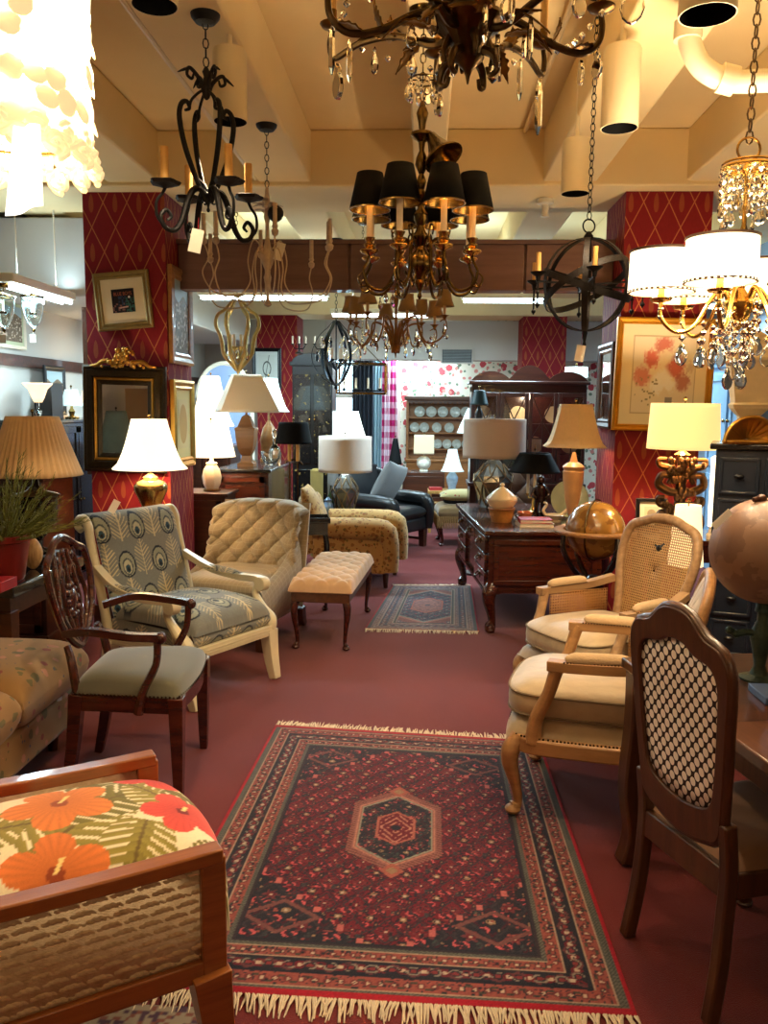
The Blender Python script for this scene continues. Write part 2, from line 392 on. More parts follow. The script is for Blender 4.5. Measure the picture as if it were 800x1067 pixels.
# fluorescent strips in the back bay
mTube = glow('fluorescent_tube', (215, 245, 255), 9.0)
def strip(x0, x1, y, z, lab, top, pw=1, rz=0):
    t = thing('fluorescent_light', lab, 'fluorescent light', ((x0 + x1) / 2, y, z), rz, 'fluorescent strip lights'); L = (x1 - x0) / 2
    M().bx(-L, L, -.07, .07, .03, .09).build('housing', mWhite, t, bevel=.01)
    for q in (-1, 1):
        M().tube([(-L + .03, q * .035, .012), (L - .03, q * .035, .012)], .016).build('tube', mTube, t)
        M().tube([(q * L * .6, 0, .08), (q * L * .6, 0, top - z)], .006).build('hanger', mWhite, t)
    l = lamp('strip_light', ((x0 + x1) / 2, y, z - .03), 62 * pw, COOL, kind='AREA'); l.data.shape = 'RECTANGLE'; l.data.size = x1 - x0; l.data.size_y = .12; l.rotation_euler.z = rz
    l2 = lamp('strip_uplight', ((x0 + x1) / 2, y, z + .12), 9 * pw, COOL, kind='AREA'); l2.data.shape = 'RECTANGLE'; l2.data.size = x1 - x0; l2.data.size_y = .12; l2.rotation_euler = (PI, 0, rz)
strip(.35, 1.25, 8.6, 2.70, 'fluorescent strip light just below the brown header, right of centre', BZ)
strip(-2.25, -.95, 8.3, 2.68, 'fluorescent strip light just below the brown header, left side', BZ)
strip(-1.2, 0.2, 10.6, 2.76, 'fluorescent strip light near the far window', BZ)
strip(-3.42, -2.38, 6.22, 2.44, 'fluorescent strip light beside the bell jar lanterns left of the left pillar', BZ - .02, .35, PI / 2)
strip(-.55, .15, 13.25, 2.60, 'fluorescent strip light behind the white soffit above the plate dresser', CZ, .4)
strip(2.2, 3.3, 9.0, 2.7, 'fluorescent strip light at the right behind the right pillar', BZ)
# unseen fill lights added behind the viewer to brighten the near end
for x, y, w in ((-1.6, -1.2, 9), (1.5, -1.0, 10), (0, -1.8, 8)): lamp('fill_lamp', (x, y, 2.6), w, WARM2, .15)
wd = bpy.data.worlds.new('world'); scene.world = wd; wd.use_nodes = True
wd.node_tree.nodes['Background'].inputs[0].default_value = (1, .85, .7, 1); wd.node_tree.nodes['Background'].inputs[1].default_value = .0
vs = scene.view_settings; vs.view_transform = 'Standard'; vs.look = 'None'; vs.gamma = 1; vs.exposure = 0.78; vs.use_curve_mapping = False
# ================================================================ rugs and fabric patterns
def mixc(c, mask, col):
    return np.where(mask[:, None], np.array(s2l(col))[None], c)
def hsh(a, b, k=0):
    x = np.sin(a * 127.1 + b * 311.7 + k * 74.7) * 43758.5453; return x - np.floor(x)
def persian(u, v, W, L, pal, big=True):
    'knotted rug pattern in metres: borders, spandrels with stepped edges, a small repeating floral field and a hexagonal medallion'
    N = len(u); red, navy, sal, cream, grn, tan = pal
    X = u - W / 2; Y = v - L / 2; e = np.minimum(np.minimum(u, W - u), np.minimum(v, L - v))
    alongx = np.minimum(v, L - v) < np.minimum(u, W - u); t = np.where(alongx, X, Y)
    c = np.tile(np.array(s2l(red)), (N, 1))
    # field of mirrored floral lattice
    cw, ch = (.105, .13) if big else (.12, .12)
    def motifs(c, X, Y, ground, k=0):
        c = mixc(c, np.ones(N, bool), ground)
        for ox, oy, kk in ((0, 0, 0), (.5, .5, 1)):
            p = X / cw + ox; q = Y / ch + oy; i = np.floor(p); j = np.floor(q); a = (p - i - .5) * cw; b = (q - j - .5) * ch
            r = np.hypot(a, b); th = np.arctan2(b, a); pet = .019 + .006 * np.cos(6 * th)
            c = mixc(c, (np.abs(np.abs(a) / .045 + np.abs(b) / .058 - 1) < .10), (44, 40, 46) if kk else (58, 14, 30))
            c = mixc(c, r < pet, (96, 40, 44) if kk else navy); c = mixc(c, r < .012, red if kk else tan); c = mixc(c, r < .005, cream)
            for sx in ((-1, 1) if kk else (1,)):
                r1 = np.hypot(a - sx * .034, b - sx * .030); r2 = np.hypot(a - sx * .028, b - sx * .026)
                c = mixc(c, (r1 < .0135) & (r2 > .012), (172, 72, 76)); 
                r3 = np.hypot((a + sx * .034) * 1.6, (b - sx * .032)); c = mixc(c, r3 < .012, navy if kk else grn); c = mixc(c, r3 < .005, tan)
        n = hsh(np.floor(X / .006), np.floor(Y / .006), k); c = mixc(c, n < .16, navy); return mixc(c, n > .965, sal)
    c = motifs(c, X, Y, red)
    if big:
        # corner spandrels with a stepped outline
        hx, hy = W / 2 - .235, L / 2 - .235
        sx = np.floor(np.abs(X) / .022) * .022; sy = np.floor(np.abs(Y) / .03) * .03
        d = sx / hx * .62 + sy / hy - 1.06; sp = d > 0
        c2 = motifs(c, X * .8, Y * .8, navy, 3); m2 = np.abs(np.abs((np.abs(X) - .34) / .16) + np.abs((np.abs(Y) - .60) / .11) - .75) < .09
        c2 = mixc(c2, m2, (100, 58, 56)); c = np.where(sp[:, None], c2, c); c = mixc(c, (d > -.014) & (d <= .0), (160, 84, 80)); 
    def hexd(a, b): return np.maximum(np.abs(X) / a, np.abs(Y) / b * .62 + np.abs(X) / a * .42)
    mm = .18 if big else .30; ml = .20 if big else .42
    h = hexd(mm, ml); tooth = ((Y * 60 + X * 30) % 1) > .5
    c = mixc(c, h < 1, (128, 82, 74)); c = mixc(c, (h < 1) & (h > .88) & tooth, (96, 48, 46)); c = mixc(c, (h < .86) & (h > .835), (160, 104, 88))
    h2 = hexd(mm * .8, ml * .82); c2 = motifs(c, X * 1.1, Y * 1.1, navy, 5); c2 = mixc(c2, hsh(np.floor(X / .01), np.floor(Y / .01)) > .9, grn)
    c = np.where((h2 < 1)[:, None], c2, c); c = mixc(c, (h2 < 1) & (h2 > .96), (124, 124, 108))
    h3 = hexd(mm * .42, ml * .40); c = mixc(c, h3 < 1, (150, 84, 70)); c = mixc(c, h3 < .9, red)
    rr = np.abs(X) / .055 + np.abs(Y) / .07; c = mixc(c, (rr % .5 < .18) & (h3 < .88) & (hsh(np.floor(X / .012), np.floor(Y / .012)) > .35), (160, 110, 92)); c = mixc(c, (np.hypot(X, Y) < .02), navy)
    for s in (-1, 1):
        k = np.abs(X) / .045 + np.abs(Y - s * ml * 1.52) / .05; c = mixc(c, k < 1, (140, 74, 62)); c = mixc(c, k < .5, tan)
    # borders
    def band(a, b): return (e >= a) & (e < b)
    B = .24 if big else .2; k = B / .24
    c = mixc(c, e < B, navy)
    def scroll(c, a, b, ground, col1, col2, per):
        m = band(a, b); y = (e - (a + b) / 2) / (b - a); ph = t / per
        c = mixc(c, m, ground); s = np.abs(y - .28 * np.sin(2 * PI * ph)) < .1; c = mixc(c, m & s, col1)
        q = np.hypot(((ph + .25) % .5 - .25) * per, (y + .0) * (b - a)); c = mixc(c, m & (q < (b - a) * .26), col2); c = mixc(c, m & (q < (b - a) * .12), cream)
        return mixc(c, m & (hsh(np.floor(t / .007), np.floor(e / .007), 2) < .12), navy)
    c = scroll(c, .096 * k, .162 * k, navy, (86, 44, 48), red, .12)
    m = band(.105 * k, .153 * k); q = np.hypot((t / .06) % 1 - .5, (e / k - .129) / .05); c = mixc(c, m & (q < .36) & (q > .26) & (hsh(np.floor(t / .03), np.floor(e / .01)) > .45), (120, 112, 100)); c = mixc(c, m & (q < .16), (112, 36, 40))
    c = scroll(c, .042 * k, .092 * k, sal, (58, 56, 46), (96, 38, 40), .075); c = scroll(c, .165 * k, .205 * k, sal, (58, 56, 46), (96, 38, 40), .06)
    for a in (.014, .208):
        m = band(a * k, (a + .022) * k); c = mixc(c, m, (84, 84, 76)); c = mixc(c, m & ((t * 70 + e * 90) % 1 < .4), (52, 52, 50))
    for a in (.038, .092, .162, .205, .231): c = mixc(c, band(a * k, (a + .0035) * k), (150, 128, 108))
    c = mixc(c, band(.225 * k, .231 * k), (40, 30, 38))
    c = mixc(c, (e < .014 * k) | ((np.minimum(v, L - v) < .028 * k) & big), (146, 12, 30))
    n = rng.random((N, 1)) * .35 + .8
    return c * n
mRug = painted('rug_pile', .95, .4, 500, .15, .1); mFringe = pm('rug_fringe', (206, 186, 156), .9, 0, .2, 90)
def rug(name, cor, z, lab, pal, nx, ny, big, fr):
    a, b, c, d = [V((p.x, p.y, 0)) for p in cor]    # near-left, near-right, far-right, far-left
    o = (a + b + c + d) / 4; W = ((b - a).length + (c - d).length) / 2; L = ((d - a).length + (c - b).length) / 2
    t = thing(name, lab, 'rug', (o.x, o.y, 0))
    def f(u, v): p = (a * (1 - u) + b * u) * (1 - v) + (d * (1 - u) + c * u) * v - o; return (p.x, p.y, z)
    pile = M().grid(f, nx, ny); k = len(pile.v)
    pile.bx(0, 0, 0, 0, 0, 0)
    pile.v = pile.v[:k]; pile.f = pile.f[:-6]; pile.mi = pile.mi[:-6]
    u = np.tile(np.linspace(0, W, nx), ny); v = np.repeat(np.linspace(0, L, ny), nx)
    ob = pile.build('pile', mRug, t, smooth=False); paint(ob, lambda co: persian(u, v, W, L, pal, big))
    e = M(); q = [p - o for p in (a, b, c, d)]; e.add([(*p.xy, z - .0006) for p in q] + [(*p.xy, .001) for p in q], [(4, 5, 1, 0), (5, 6, 2, 1), (6, 7, 3, 2), (7, 4, 0, 3), (7, 6, 5, 4)])
    e.build('backing', pm('rug_edge', (140, 16, 30), .95), t, smooth=False)
    for (p0, p1, sg) in ((q[0], q[1], -1), (q[3], q[2], 1)):
        fm = M(); n = int((p1 - p0).length / .007); dr = V((-(p1 - p0).y, (p1 - p0).x, 0)).normalized() * sg
        for i in range(n):
            s = p0 + (p1 - p0) * ((i + random.random()) / n); ln = fr * random.uniform(.6, 1.15); w = (p1 - p0).normalized() * random.uniform(-.02, .02)
            fm.tube([s + V((0, 0, z * .8)), s + dr * ln * .5 + w * .6 + V((0, 0, z * random.uniform(.5, 1.3))), s + dr * ln + w + V((0, 0, .003))], [.0042, .0034, .0018], 4)
        fm.build('fringe', mFringe, t)
    return t
rug('persian_rug', [G(137, 1031), G(664, 1062), G(562, 774), G(287, 757)], .010, 'large red persian rug with navy hexagon medallion in the middle of the aisle',
    ((92, 12, 28), (24, 25, 36), (128, 62, 56), (168, 150, 128), (46, 58, 58), (128, 100, 74)), 270, 400, True, .075)
rug('persian_rug', [G(380, 656), G(499, 659), G(491, 611), G(409, 611)], .010, 'small faded grey and rose persian rug beside the desk leg',
    ((112, 76, 76), (62, 64, 76), (128, 104, 98), (176, 164, 146), (96, 98, 96), (136, 118, 100)), 130, 190, False, .07)
# pale flowered rug half hidden under the rattan chair
def palerug(co):
    c = np.tile(np.array(s2l((142, 128, 108))), (len(co), 1)); n = hsh(np.floor(co[:, 0] / .012), np.floor(co[:, 1] / .014))
    c = mixc(c, n > .72, (74, 52, 66)); return mixc(c, n < .16, (120, 70, 60))
o = M().grid(lambda u, v: (-.42 + .42 * u, -.3 + .32 * v, .004), 60, 50).build('pale_rug', painted('pale_rug_pile', .95))
g = G(235, 1052); o.location = (g.x - .02, g.y - .02, 0); paint(o, palerug); tag(o, 'corner of a pale flowered rug on the carpet under the rattan chair', 'rug')
def feather(u, v):
    'peacock feather cloth in metres'
    u = u / 1.5; v = v / 1.4
    c = np.tile(np.array(s2l((136, 132, 118))), (len(u), 1)); cw, ch = .165, .30
    w = .5 + .5 * np.sin(u * 9 + v * 5); c = c * (1 - w[:, None] * .35) + np.array(s2l((92, 112, 124))) * w[:, None] * .35
    for ox, oy in ((0, 0), (.5, .5)):
        p = u / cw + ox; i = np.floor(p); q = v / ch + oy * 1.0; j = np.floor(q)
        a = (p - i - .5) * cw; b = (q - j - .5) * ch      # b up
        e = np.hypot(a / .040, (b - .055) / np.where(b > .055, .062, .05))
        c = mixc(c, (np.abs(a) < .0028) & (b < .01) & (b > -.145), (206, 190, 150))
        ba = np.abs(a); st = ((b - ba * .9) * 58) % 1
        c = mixc(c, (st < .27) & (ba < .040 * np.clip((.02 - b) / .06, 0, 1)) & (ba > .002) & (b < .012) & (b > -.13), (206, 190, 150))
        c = mixc(c, e < 1, (26, 34, 48)); c = mixc(c, e < .86, (150, 150, 128)); 
        e2 = np.hypot(a / .024, (b - .050) / .036); c = mixc(c, e2 < 1, (70, 78, 80)); c = mixc(c, e2 < .8, (186, 180, 150))
        e3 = np.hypot(a / .012, (b - .042) / .017); c = mixc(c, e3 < 1, (40, 70, 84)); c = mixc(c, np.hypot(a / .006, (b - .038) / .008) < 1, (20, 22, 28))
    return c * (rng.random((len(u), 1)) * .15 + .92)
def leaf(c, x, y, cx, cy, ang, L, Wd, col):
    a = (x - cx) * math.cos(ang) + (y - cy) * math.sin(ang); b = -(x - cx) * math.sin(ang) + (y - cy) * math.cos(ang)
    t = a / L; ins = (t > 0) & (t < 1); w = Wd * np.sqrt(np.clip(1 - (t * 2 - .9) ** 2 / 1.25, 0, 1)); m = ins & (np.abs(b) < w)
    s = ((t * 9 - np.abs(b) / Wd * 1.6) % 1); n = .78 + .35 * s
    cc = np.array(s2l(col))[None] * n[:, None]; c = np.where(m[:, None], cc, c)
    c = mixc(c, m & (s < .30) & (np.abs(b) > Wd * .25), (240, 226, 190)); return mixc(c, m & (np.abs(b) < .004), (112, 92, 46))
def flower(c, x, y, cx, cy, r, col, ph, dk):
    a = x - cx; b = y - cy; rr = np.hypot(a, b) / r; th = np.arctan2(b, a) + ph
    pet = .55 + .45 * np.abs(np.cos(2.5 * th)) ** .6; m = rr < pet; n = .82 + .3 * np.abs(np.sin(th * 14)) * rr + .1 * rr
    c = np.where(m[:, None], np.array(s2l(col))[None] * n[:, None], c); c = mixc(c, rr < .16, dk); return mixc(c, (np.abs(b - a * .6) < .006) & (a > 0) & (a < r * .3), (236, 214, 140))
def tropical(x, y):
    'x across to the sitter\'s left, y forward, metres'
    c = np.tile(np.array(s2l((240, 226, 190))), (len(x), 1)); G1, G2 = (150, 136, 62), (122, 112, 50)
    leaf(c, x, y, 0, 0, 0, .1, .05, G1)
    for cx, cy, an, L, w, col in ((.02, -.30, 1.75, .34, .085, G1), (-.16, -.06, .9, .34, .10, G1), (.20, .10, 2.6, .30, .085, G2), (-.02, .02, 1.2, .34, .095, G2), (-.26, .08, 1.9, .26, .08, G1),
                                  (.30, -.20, 1.3, .36, .09, G2), (-.10, .34, -.5, .26, .08, G1), (.08, .30, 2.2, .26, .075, G2), (-.28, -.28, .4, .3, .09, G2), (.1, -.34, .2, .24, .07, G1), (-.30, .26, .9, .2, .06, G2), (-.10, .21, 3.6, .24, .09, G1), (.28, .2, .3, .22, .07, G1)):
        c = leaf(c, x, y, cx, cy, an, L, w, col)
    c = flower(c, x, y, .05, .03, .135, (218, 124, 56), .3, (150, 66, 30)); c = flower(c, x, y, -.21, -.02, .12, (214, 118, 56), 1.1, (150, 66, 30))
    c = flower(c, x, y, .20, .30, .12, (204, 62, 52), .7, (120, 26, 30)); c = flower(c, x, y, -.06, .31, .105, (214, 74, 62), .2, (120, 26, 30)); c = flower(c, x, y, .26, -.10, .11, (214, 74, 62), .2, (120, 26, 30))
    return c * (rng.random((len(x), 1)) * .08 + .95)
mCloth = painted('printed_cloth', .9, .15, 400, .2); 
# small mixed-flower upholstery (no position of its own)
def floral_mat(name, ground, cols, sc=9):
    m = MT(name); c = m.mix(m.noise(3, 3), tuple(q * .75 for q in s2l(ground)), s2l(ground)); k = 0
    for col, s, th in cols:
        k += 1; mp = m.N.new('ShaderNodeMapping'); mp.inputs['Location'].default_value = (k * .37, k * .61, k * .23); m.nt.links.new(m.obj(), mp.inputs[0])
        vo = m.N.new('ShaderNodeTexVoronoi'); vo.inputs['Scale'].default_value = sc * s; m.nt.links.new(mp.outputs[0], vo.inputs[0])
        c = m.mix((E(m.nt, vo.outputs['Distance']) + m.noise(sc * 3, 2) * .35).lt(th), c, s2l(col))
    m.setc(c); m.p(rough=.9, sheen=.2, spec=.2); return m.m
mSofa = floral_mat('floral_sofa_cloth', (168, 130, 82), (((110, 102, 62), 1.2, .44), ((142, 70, 58), 1.3, .34), ((190, 132, 104), 1.2, .38), ((92, 92, 96), 2, .28)), 9)
mFlor = floral_mat('floral_chair_cloth', (184, 142, 84), (((140, 96, 52), 1.2, .5), ((126, 62, 38), 1.6, .36), ((112, 92, 52), 1.2, .4)), 16)
mDamask = pm('cream_damask', (176, 152, 116), .5, 0, .28, 9, .15, 30, sheen=.4, st=(1, 3, 1))
mDamaskG = mDamask
mVelvet = pm('sage_velvet', (78, 72, 48), .8, 0, .18, 6, sheen=.6)
mLeather = pm('black_leather', (24, 24, 26), .32, 0, .3, 10, .15, 90)
mPillow = pm('slate_pillow_cloth', (112, 112, 112), .9, 0, .1, 80, sheen=.2)
mNail = pm('nailheads', (60, 42, 24), .35, .9, .2, 20)
mCream = pm('cream_lacquer', (218, 204, 166), .4, 0, .12, 10, coat=.1)
# plaid tufted cloth
m = MT('plaid_cloth'); x, y, z = m.xyz()
def stripe(e, per, w): return ((e / per).fr() - .5).ab().lt(w)
s1 = (stripe(y + x * .6, .034, .07) + stripe(z + x * .3, .034, .07)).mn(1); m.setc(m.mix(s1 * .35, m.mix(m.noise(5, 3), s2l((150, 132, 104)), s2l((182, 164, 132))), s2l((204, 190, 160)))); m.p(rough=.9, sheen=.3); mPlaid = m.m
# woven cane: two directions of strand with round holes left open
def cane_mat(name, col, per, ax, hole=.30):
    m = MT(name); q = m.xyz(); a = q[ax[0]] / per; b = q[ax[1]] / per
    da = a.fr() - .5; db = b.fr() - .5; d = da * da + db * db; op = d.gt(hole * hole)
    m.setc(m.mix(m.noise(60, 2), s2l(tuple(c * .8 for c in col)), s2l(col))); m.p(rough=.5); m.nt.links.new(op.s, m.b.inputs['Alpha']); m.bump((a * 2).fr() + (b * 2).fr(), .2, .002); return m.m
mCaneBack = cane_mat('cane_back', (206, 160, 100), .0135, (1, 2), .33); mCaneSide = cane_mat('cane_side', (200, 140, 76), .016, (0, 2), .36)
# dotted hexagon cloth on the dining chair
m = MT('hexagon_cloth'); x, y, z = m.xyz(); a = y / .037; b = z / .043
def spot(a, b, r, k=1.0): da = a.fr() - .5; db = b.fr() - .5; return (da * da * k + db * db).lt(r)
w = (spot(a, b, .092) + spot(a + .5, b + .5, .092)).mn(1); w2 = 0
m.setc(m.mix(w, s2l((44, 24, 26)), s2l((250, 240, 228)))); m.p(rough=.8); mHex = m.m
# ================================================================ furniture
def afl(px, py, rz, loc=(0, 0), z=0.0):
    g = G(px, py, z); c, s = math.cos(rz), math.sin(rz); return (g.x - loc[0] * c + loc[1] * s, g.y - loc[0] * s - loc[1] * c, 0)
def cabriole(x, y, h, dx, dy, r=.03, foot=1.25, out=.05):
    'curved leg: knee swells outward, ankle tucks in, foot flicks out'
    p = [(x, y, h), (x + dx * out * .75, y + dy * out * .75, h * .84), (x + dx * out * .8, y + dy * out * .8, h * .66), (x + dx * out * .2, y + dy * out * .2, h * .36), (x - dx * out * .05, y - dy * out * .05, h * .14), (x + dx * out * .35, y + dy * out * .35, .028)]
    m = M().tube(p, [r * 1.25, r * 1.3, r * 1.1, r * .72, r * .6, r * .95], 10, smooth=6)
    return m.ball((x + dx * out * .42, y + dy * out * .42, r * foot * .62), r * foot, 12, sc=(1, 1, .62))
def tleg(x, y, h, w0=.04, w1=.026, dx=0, dy=0):
    'tapered square leg'
    return M().tube([(x, y, h), (x + dx * .4, y + dy * .4, h * .45), (x + dx, y + dy, 0)], [w0 / 1.41, (w0 + w1) / 2.82, w1 / 1.41], 4, sec=[(-1, -1), (1, -1), (1, 1), (-1, 1)], up=(1, 0, 0), smooth=4)
def nails(pts, r=.005, step=.016):
    m = M(); acc = 0
    for a, b in zip(pts[:-1], pts[1:]):
        a, b = V(a), V(b); L = (b - a).length; n = max(1, int(L / step))
        for i in range(n): m.ball(a + (b - a) * (i / n), r, 6, 4)
    return m
def tagcard(parent_less_loc, rz, lab, w=.035, h=.07, tilt=(0, 0, 0), string=None):
    o = M().box((0, 0, 0), (w, .0015, h)).build('price_tag', mTag, smooth=False); o.location = parent_less_loc; o.rotation_euler = (tilt[0], tilt[1], rz + tilt[2])
    return tag(o, lab, 'price tag', 'loose price tags')
# ---- rattan armchair with tropical cushion
N_, F_ = G(241, 886, .62), G(152, 785, .62); lv = (F_ - N_); lv.z = 0; WD = lv.length; lv.normalize(); fv = V((lv.y, -lv.x, 0)); rz = math.atan2(fv.y, fv.x) - .06; fv = V((math.cos(rz), math.sin(rz), 0)); lv = V((-fv.y, fv.x, 0)); hw = WD / 2
c0 = (N_ + F_) / 2 - fv * .37; c0.z = 0
t = thing('rattan_armchair', 'orange wood armchair with woven rattan sides and tropical flower cushion', 'armchair', (c0.x, c0.y, .012), rz)
mTeak = wood('orange_teak', (122, 64, 24), (168, 98, 44), .3, (1, 14, 14), 3, .4)
m = MT('rattan'); m.setc(m.mix(m.noise(40, 4), s2l((186, 148, 104)), s2l((244, 218, 174)))); m.p(rough=.65); m.bump(m.noise(160, 3, (1, 1, 4)), .6, .004); mRattan = m.m
def weave(y, sg):
    def f(u, v):
        x = -.40 + .735 * u; z = .345 + .235 * v; row = z / .023; j = math.floor(row); col = x / .058 + .5 * (j % 2)
        a = abs(math.sin(PI * (row - j))); b = math.sin(PI * (col - math.floor(col))); tw = .5 + .5 * math.sin(2 * PI * (col * 4 + row * 1.3))
        return (x, y + sg * (.0055 * a * (.5 + .5 * b) + .0022 * tw * a), z + .004 * b)
    return f
for sg, nm in ((-1, 'right'), (1, 'left')):
    yo = sg * (hw - .022)
    a = M().bar([(.37, yo, .60), (.1, yo, .598), (-.18, yo * 1.0, .606), (-.36, yo * .98, .64), (-.42, yo * .95, .70)], .050, .036, smooth=5)
    a.build('arm', mTeak, t, bevel=.005)
    M().bar([(-.41, yo, .325), (.37, yo, .325)], .044, .05).build('side_rail', mTeak, t, bevel=.004)
    M().tube([(.346, yo, .60), (.346, yo, .30)], .0247 * 1.2, sec=[(-1, -.8), (1, -.8), (1, .8), (-1, .8)], up=(0, 1, 0)).build('front_post', mTeak, t, bevel=.004)
    tleg(.335, yo, .32, .064, .036, .05, 0).build('leg', mTeak, t, bevel=.003)
    tleg(-.38, yo, .32, .056, .034, -.07, 0).build('leg', mTeak, t, bevel=.003)
    M().bar([(-.40, yo, .31), (-.44, yo * .98, .86)], .045, .05, up=(1, 0, 0)).build('back_post', mTeak, t, bevel=.004)
    w = M().grid(weave(yo + sg * .002, sg), 190, 140); w.bx(-.40, .33, yo - .006, yo + .006, .34, .58); w.build('woven_panel', mRattan, t, smooth=True, ang=3)
M().bx(.325, .365, -hw + .02, hw - .02, .30, .38).build('front_rail', mTeak, t, bevel=.004)
M().bx(-.42, -.38, -hw + .02, hw - .02, .30, .38).build('back_rail', mTeak, t, bevel=.004)
M().bx(-.38, .33, -hw + .05, hw - .05, .33, .37).build('seat_deck', mWalnut, t)
def cush(u, v, top):
    x = -.36 + .76 * u; y = (v - .5) * (WD - .10); e = (1 - abs(2 * u - 1) ** 8) * (1 - abs(2 * v - 1) ** 8); dome = (1 - abs(2 * u - 1) ** 2.2) * (1 - abs(2 * v - 1) ** 2.2)
    x += .05 * (1 - abs(2 * v - 1) ** 2) * max(0, 2 * u - 1)
    return (x, y, (.375 + .205 * e ** .3 + .06 * dome if top else .375))
q = M().grid(lambda u, v: cush(u, v, True), 150, 130); ob = q.build('cushion', mCloth, t); paint(ob, lambda co: tropical(co[:, 1], co[:, 0] - .04))
q = M().grid(lambda u, v: (-.44 - .02 + .10 * math.sin(PI * u) ** .4 + .06 * (1 - v), (u - .5) * (WD - .12), .45 + .36 * v), 60, 60); ob = q.build('back_cushion', mCloth, t, solid=.09); paint(ob, lambda co: tropical(co[:, 1], co[:, 2] - .6))
# ---- shield back armchair with sage velvet seat
SH_S = 1.10
rz = R(4); t = thing('shield_back_armchair', 'dark mahogany shield back armchair with sage velvet seat and nailhead trim', 'armchair', afl(187, 833, rz, (.228, -.262)), rz); t.scale = (.97, SH_S, SH_S)
hs = .42
def seatf(u, v, h0, h1, xf=.25, xr=-.22, wf=.27, wr=.22):
    x = xr + (xf - xr) * u; w = wr + (wf - wr) * u; y = (2 * v - 1) * w; x += .03 * (1 - (2 * v - 1) ** 2) * u ** 3
    e = (1 - abs(2 * u - 1) ** 5) * (1 - abs(2 * v - 1) ** 5); return (x, y, h0 + (h1 - h0) * max(0, e) ** .4)
M().grid(lambda u, v: seatf(u, v, hs - .01, hs + .065), 30, 30).build('seat', mVelvet, t)
M().bar([(-.20, .215, hs - .04), (.235, .255, hs - .04)], .022, .065).bar([(.235, .255, hs - .04), (.265, 0, hs - .04), (.235, -.255, hs - .04)], .022, .065, smooth=5).bar([(.235, -.255, hs - .04), (-.20, -.215, hs - .04)], .022, .065).bar([(-.20, -.215, hs - .04), (-.20, .215, hs - .04)], .022, .065).build('seat_rail', mMahog, t)
nails([(-.2, -.23, hs - .006), (.245, -.272, hs - .006), (.272, -.13, hs - .006), (.282, 0, hs - .006), (.272, .13, hs - .006), (.245, .272, hs - .006), (-.2, .23, hs - .006)], .0055, .017).build('nailhead_trim', mNail, t)['kind'] = 'stuff'
for sg in (-1, 1):
    g = tleg(.235, sg * .245, hs - .01, .046, .024); g.box((.235, sg * .245, .05), (.034, .034, .05)); g.build('leg', mMahog, t, bevel=.003)
    tleg(-.20, sg * .205, hs - .01, .042, .026, -.07, 0).build('leg', mMahog, t, bevel=.003)
    a = M().bar([(-.235, sg * .225, hs + .225), (-.10, sg * .285, hs + .25), (.06, sg * .295, hs + .235), (.17, sg * .27, hs + .225)], .034, .028, smooth=6); a.ball((.18, sg * .268, hs + .222), .024, 10)
    a.tube([(.165, sg * .268, hs + .22), (.155, sg * .262, hs + .12), (.10, sg * .262, hs + .02), (.075, sg * .262, hs - .07)], [.017, .016, .018, .022], 8, smooth=5); a.build('arm', mMahog, t)
    M().tube([(-.20, sg * .205, hs - .03), (-.225, sg * .19, hs + .10), (-.25, sg * .17, hs + .16)], [.02, .019, .016], 8, smooth=4).build('back_post', mMahog, t)
sh = [(0, .12), (.09, .16), (.17, .24), (.215, .36), (.215, .44), (.20, .475), (.14, .50), (.07, .535), (0, .55)]
def bk(y, z): return (-.235 - .20 * (z - .1) - .03 * (1 - (y / .22) ** 2) * .5, y, hs + z)
loop = [bk(y, z) for y, z in sh] + [bk(-y, z) for y, z in sh[-2:0:-1]]
M().tube(loop, .016, 8, closed=True, smooth=5).build('shield_frame', mMahog, t)
for y0, y1, y2 in ((0, 0, 0), (.02, .075, .04), (-.02, -.075, -.04), (.035, .14, .10), (-.035, -.14, -.10)):
    M().tube([bk(y0, .135), bk(y1, .28), bk(y1 * .9, .38), bk(y2, .50)], [.011, .010, .012, .009], 8, smooth=6).build('splat', mMahog, t)
s = M(); T = Matrix.Rotation(-.2, 4, 'Y') @ Matrix.Rotation(PI / 2, 4, 'Y')
s.ball(bk(0, .30), .04, 12, sc=(.5, 1, 1.3))
for a in range(10): s.ball(V(bk(.05 * math.cos(a * .628), .30 + .06 * math.sin(a * .628))), .016, 8)
for y in (-.08, 0, .08): s.ball(bk(y, .47 + .02 * (y == 0)), .02, 8, sc=(.6, 1, 1))
for y in (-.06, .06): s.ring(bk(y, .41), .026, .007, 14, 6, Matrix.Rotation(PI / 2, 4, 'Y'))
s.build('carving', mMahog, t)
# ---- peacock feather armchair, cream frame
rz = R(-30); t = thing('peacock_armchair', 'cream framed armchair upholstered in blue grey peacock feather cloth', 'armchair', afl(281, 706, rz, (.38, .32)), rz)
W2 = .335
def bkp(u, v):      # padded back, rolled over at the top
    y = (u - .5) * 2 * (W2 - .035); s = v * .72
    if s < .55: x, z = -.26 - s * .28, .40 + s * .96
    else:
        a = (s - .55) / .17 * 1.9; x, z = -.26 - .55 * .28 - .055 * (1 - math.cos(a)) - .02 * a, .40 + .55 * .96 + .060 * math.sin(a)
    d = .022 * (1 - abs(2 * u - 1) ** 4); return (x + d, y, z)
q = M().grid(bkp, 110, 150); ob = q.build('backrest', mCloth, t, solid=.03); paint(ob, lambda co: feather(co[:, 1] + .03, co[:, 2] + .02))
def sct(u, v, h0=.40, h1=.51):
    x = -.26 + .66 * u; y = (2 * v - 1) * (W2 - .03); e = (1 - abs(2 * u - 1) ** 7) * (1 - abs(2 * v - 1) ** 7); return (x, y, h0 + (h1 - h0) * max(0, e) ** .4 + .02 * (1 - (2 * u - 1) ** 2))
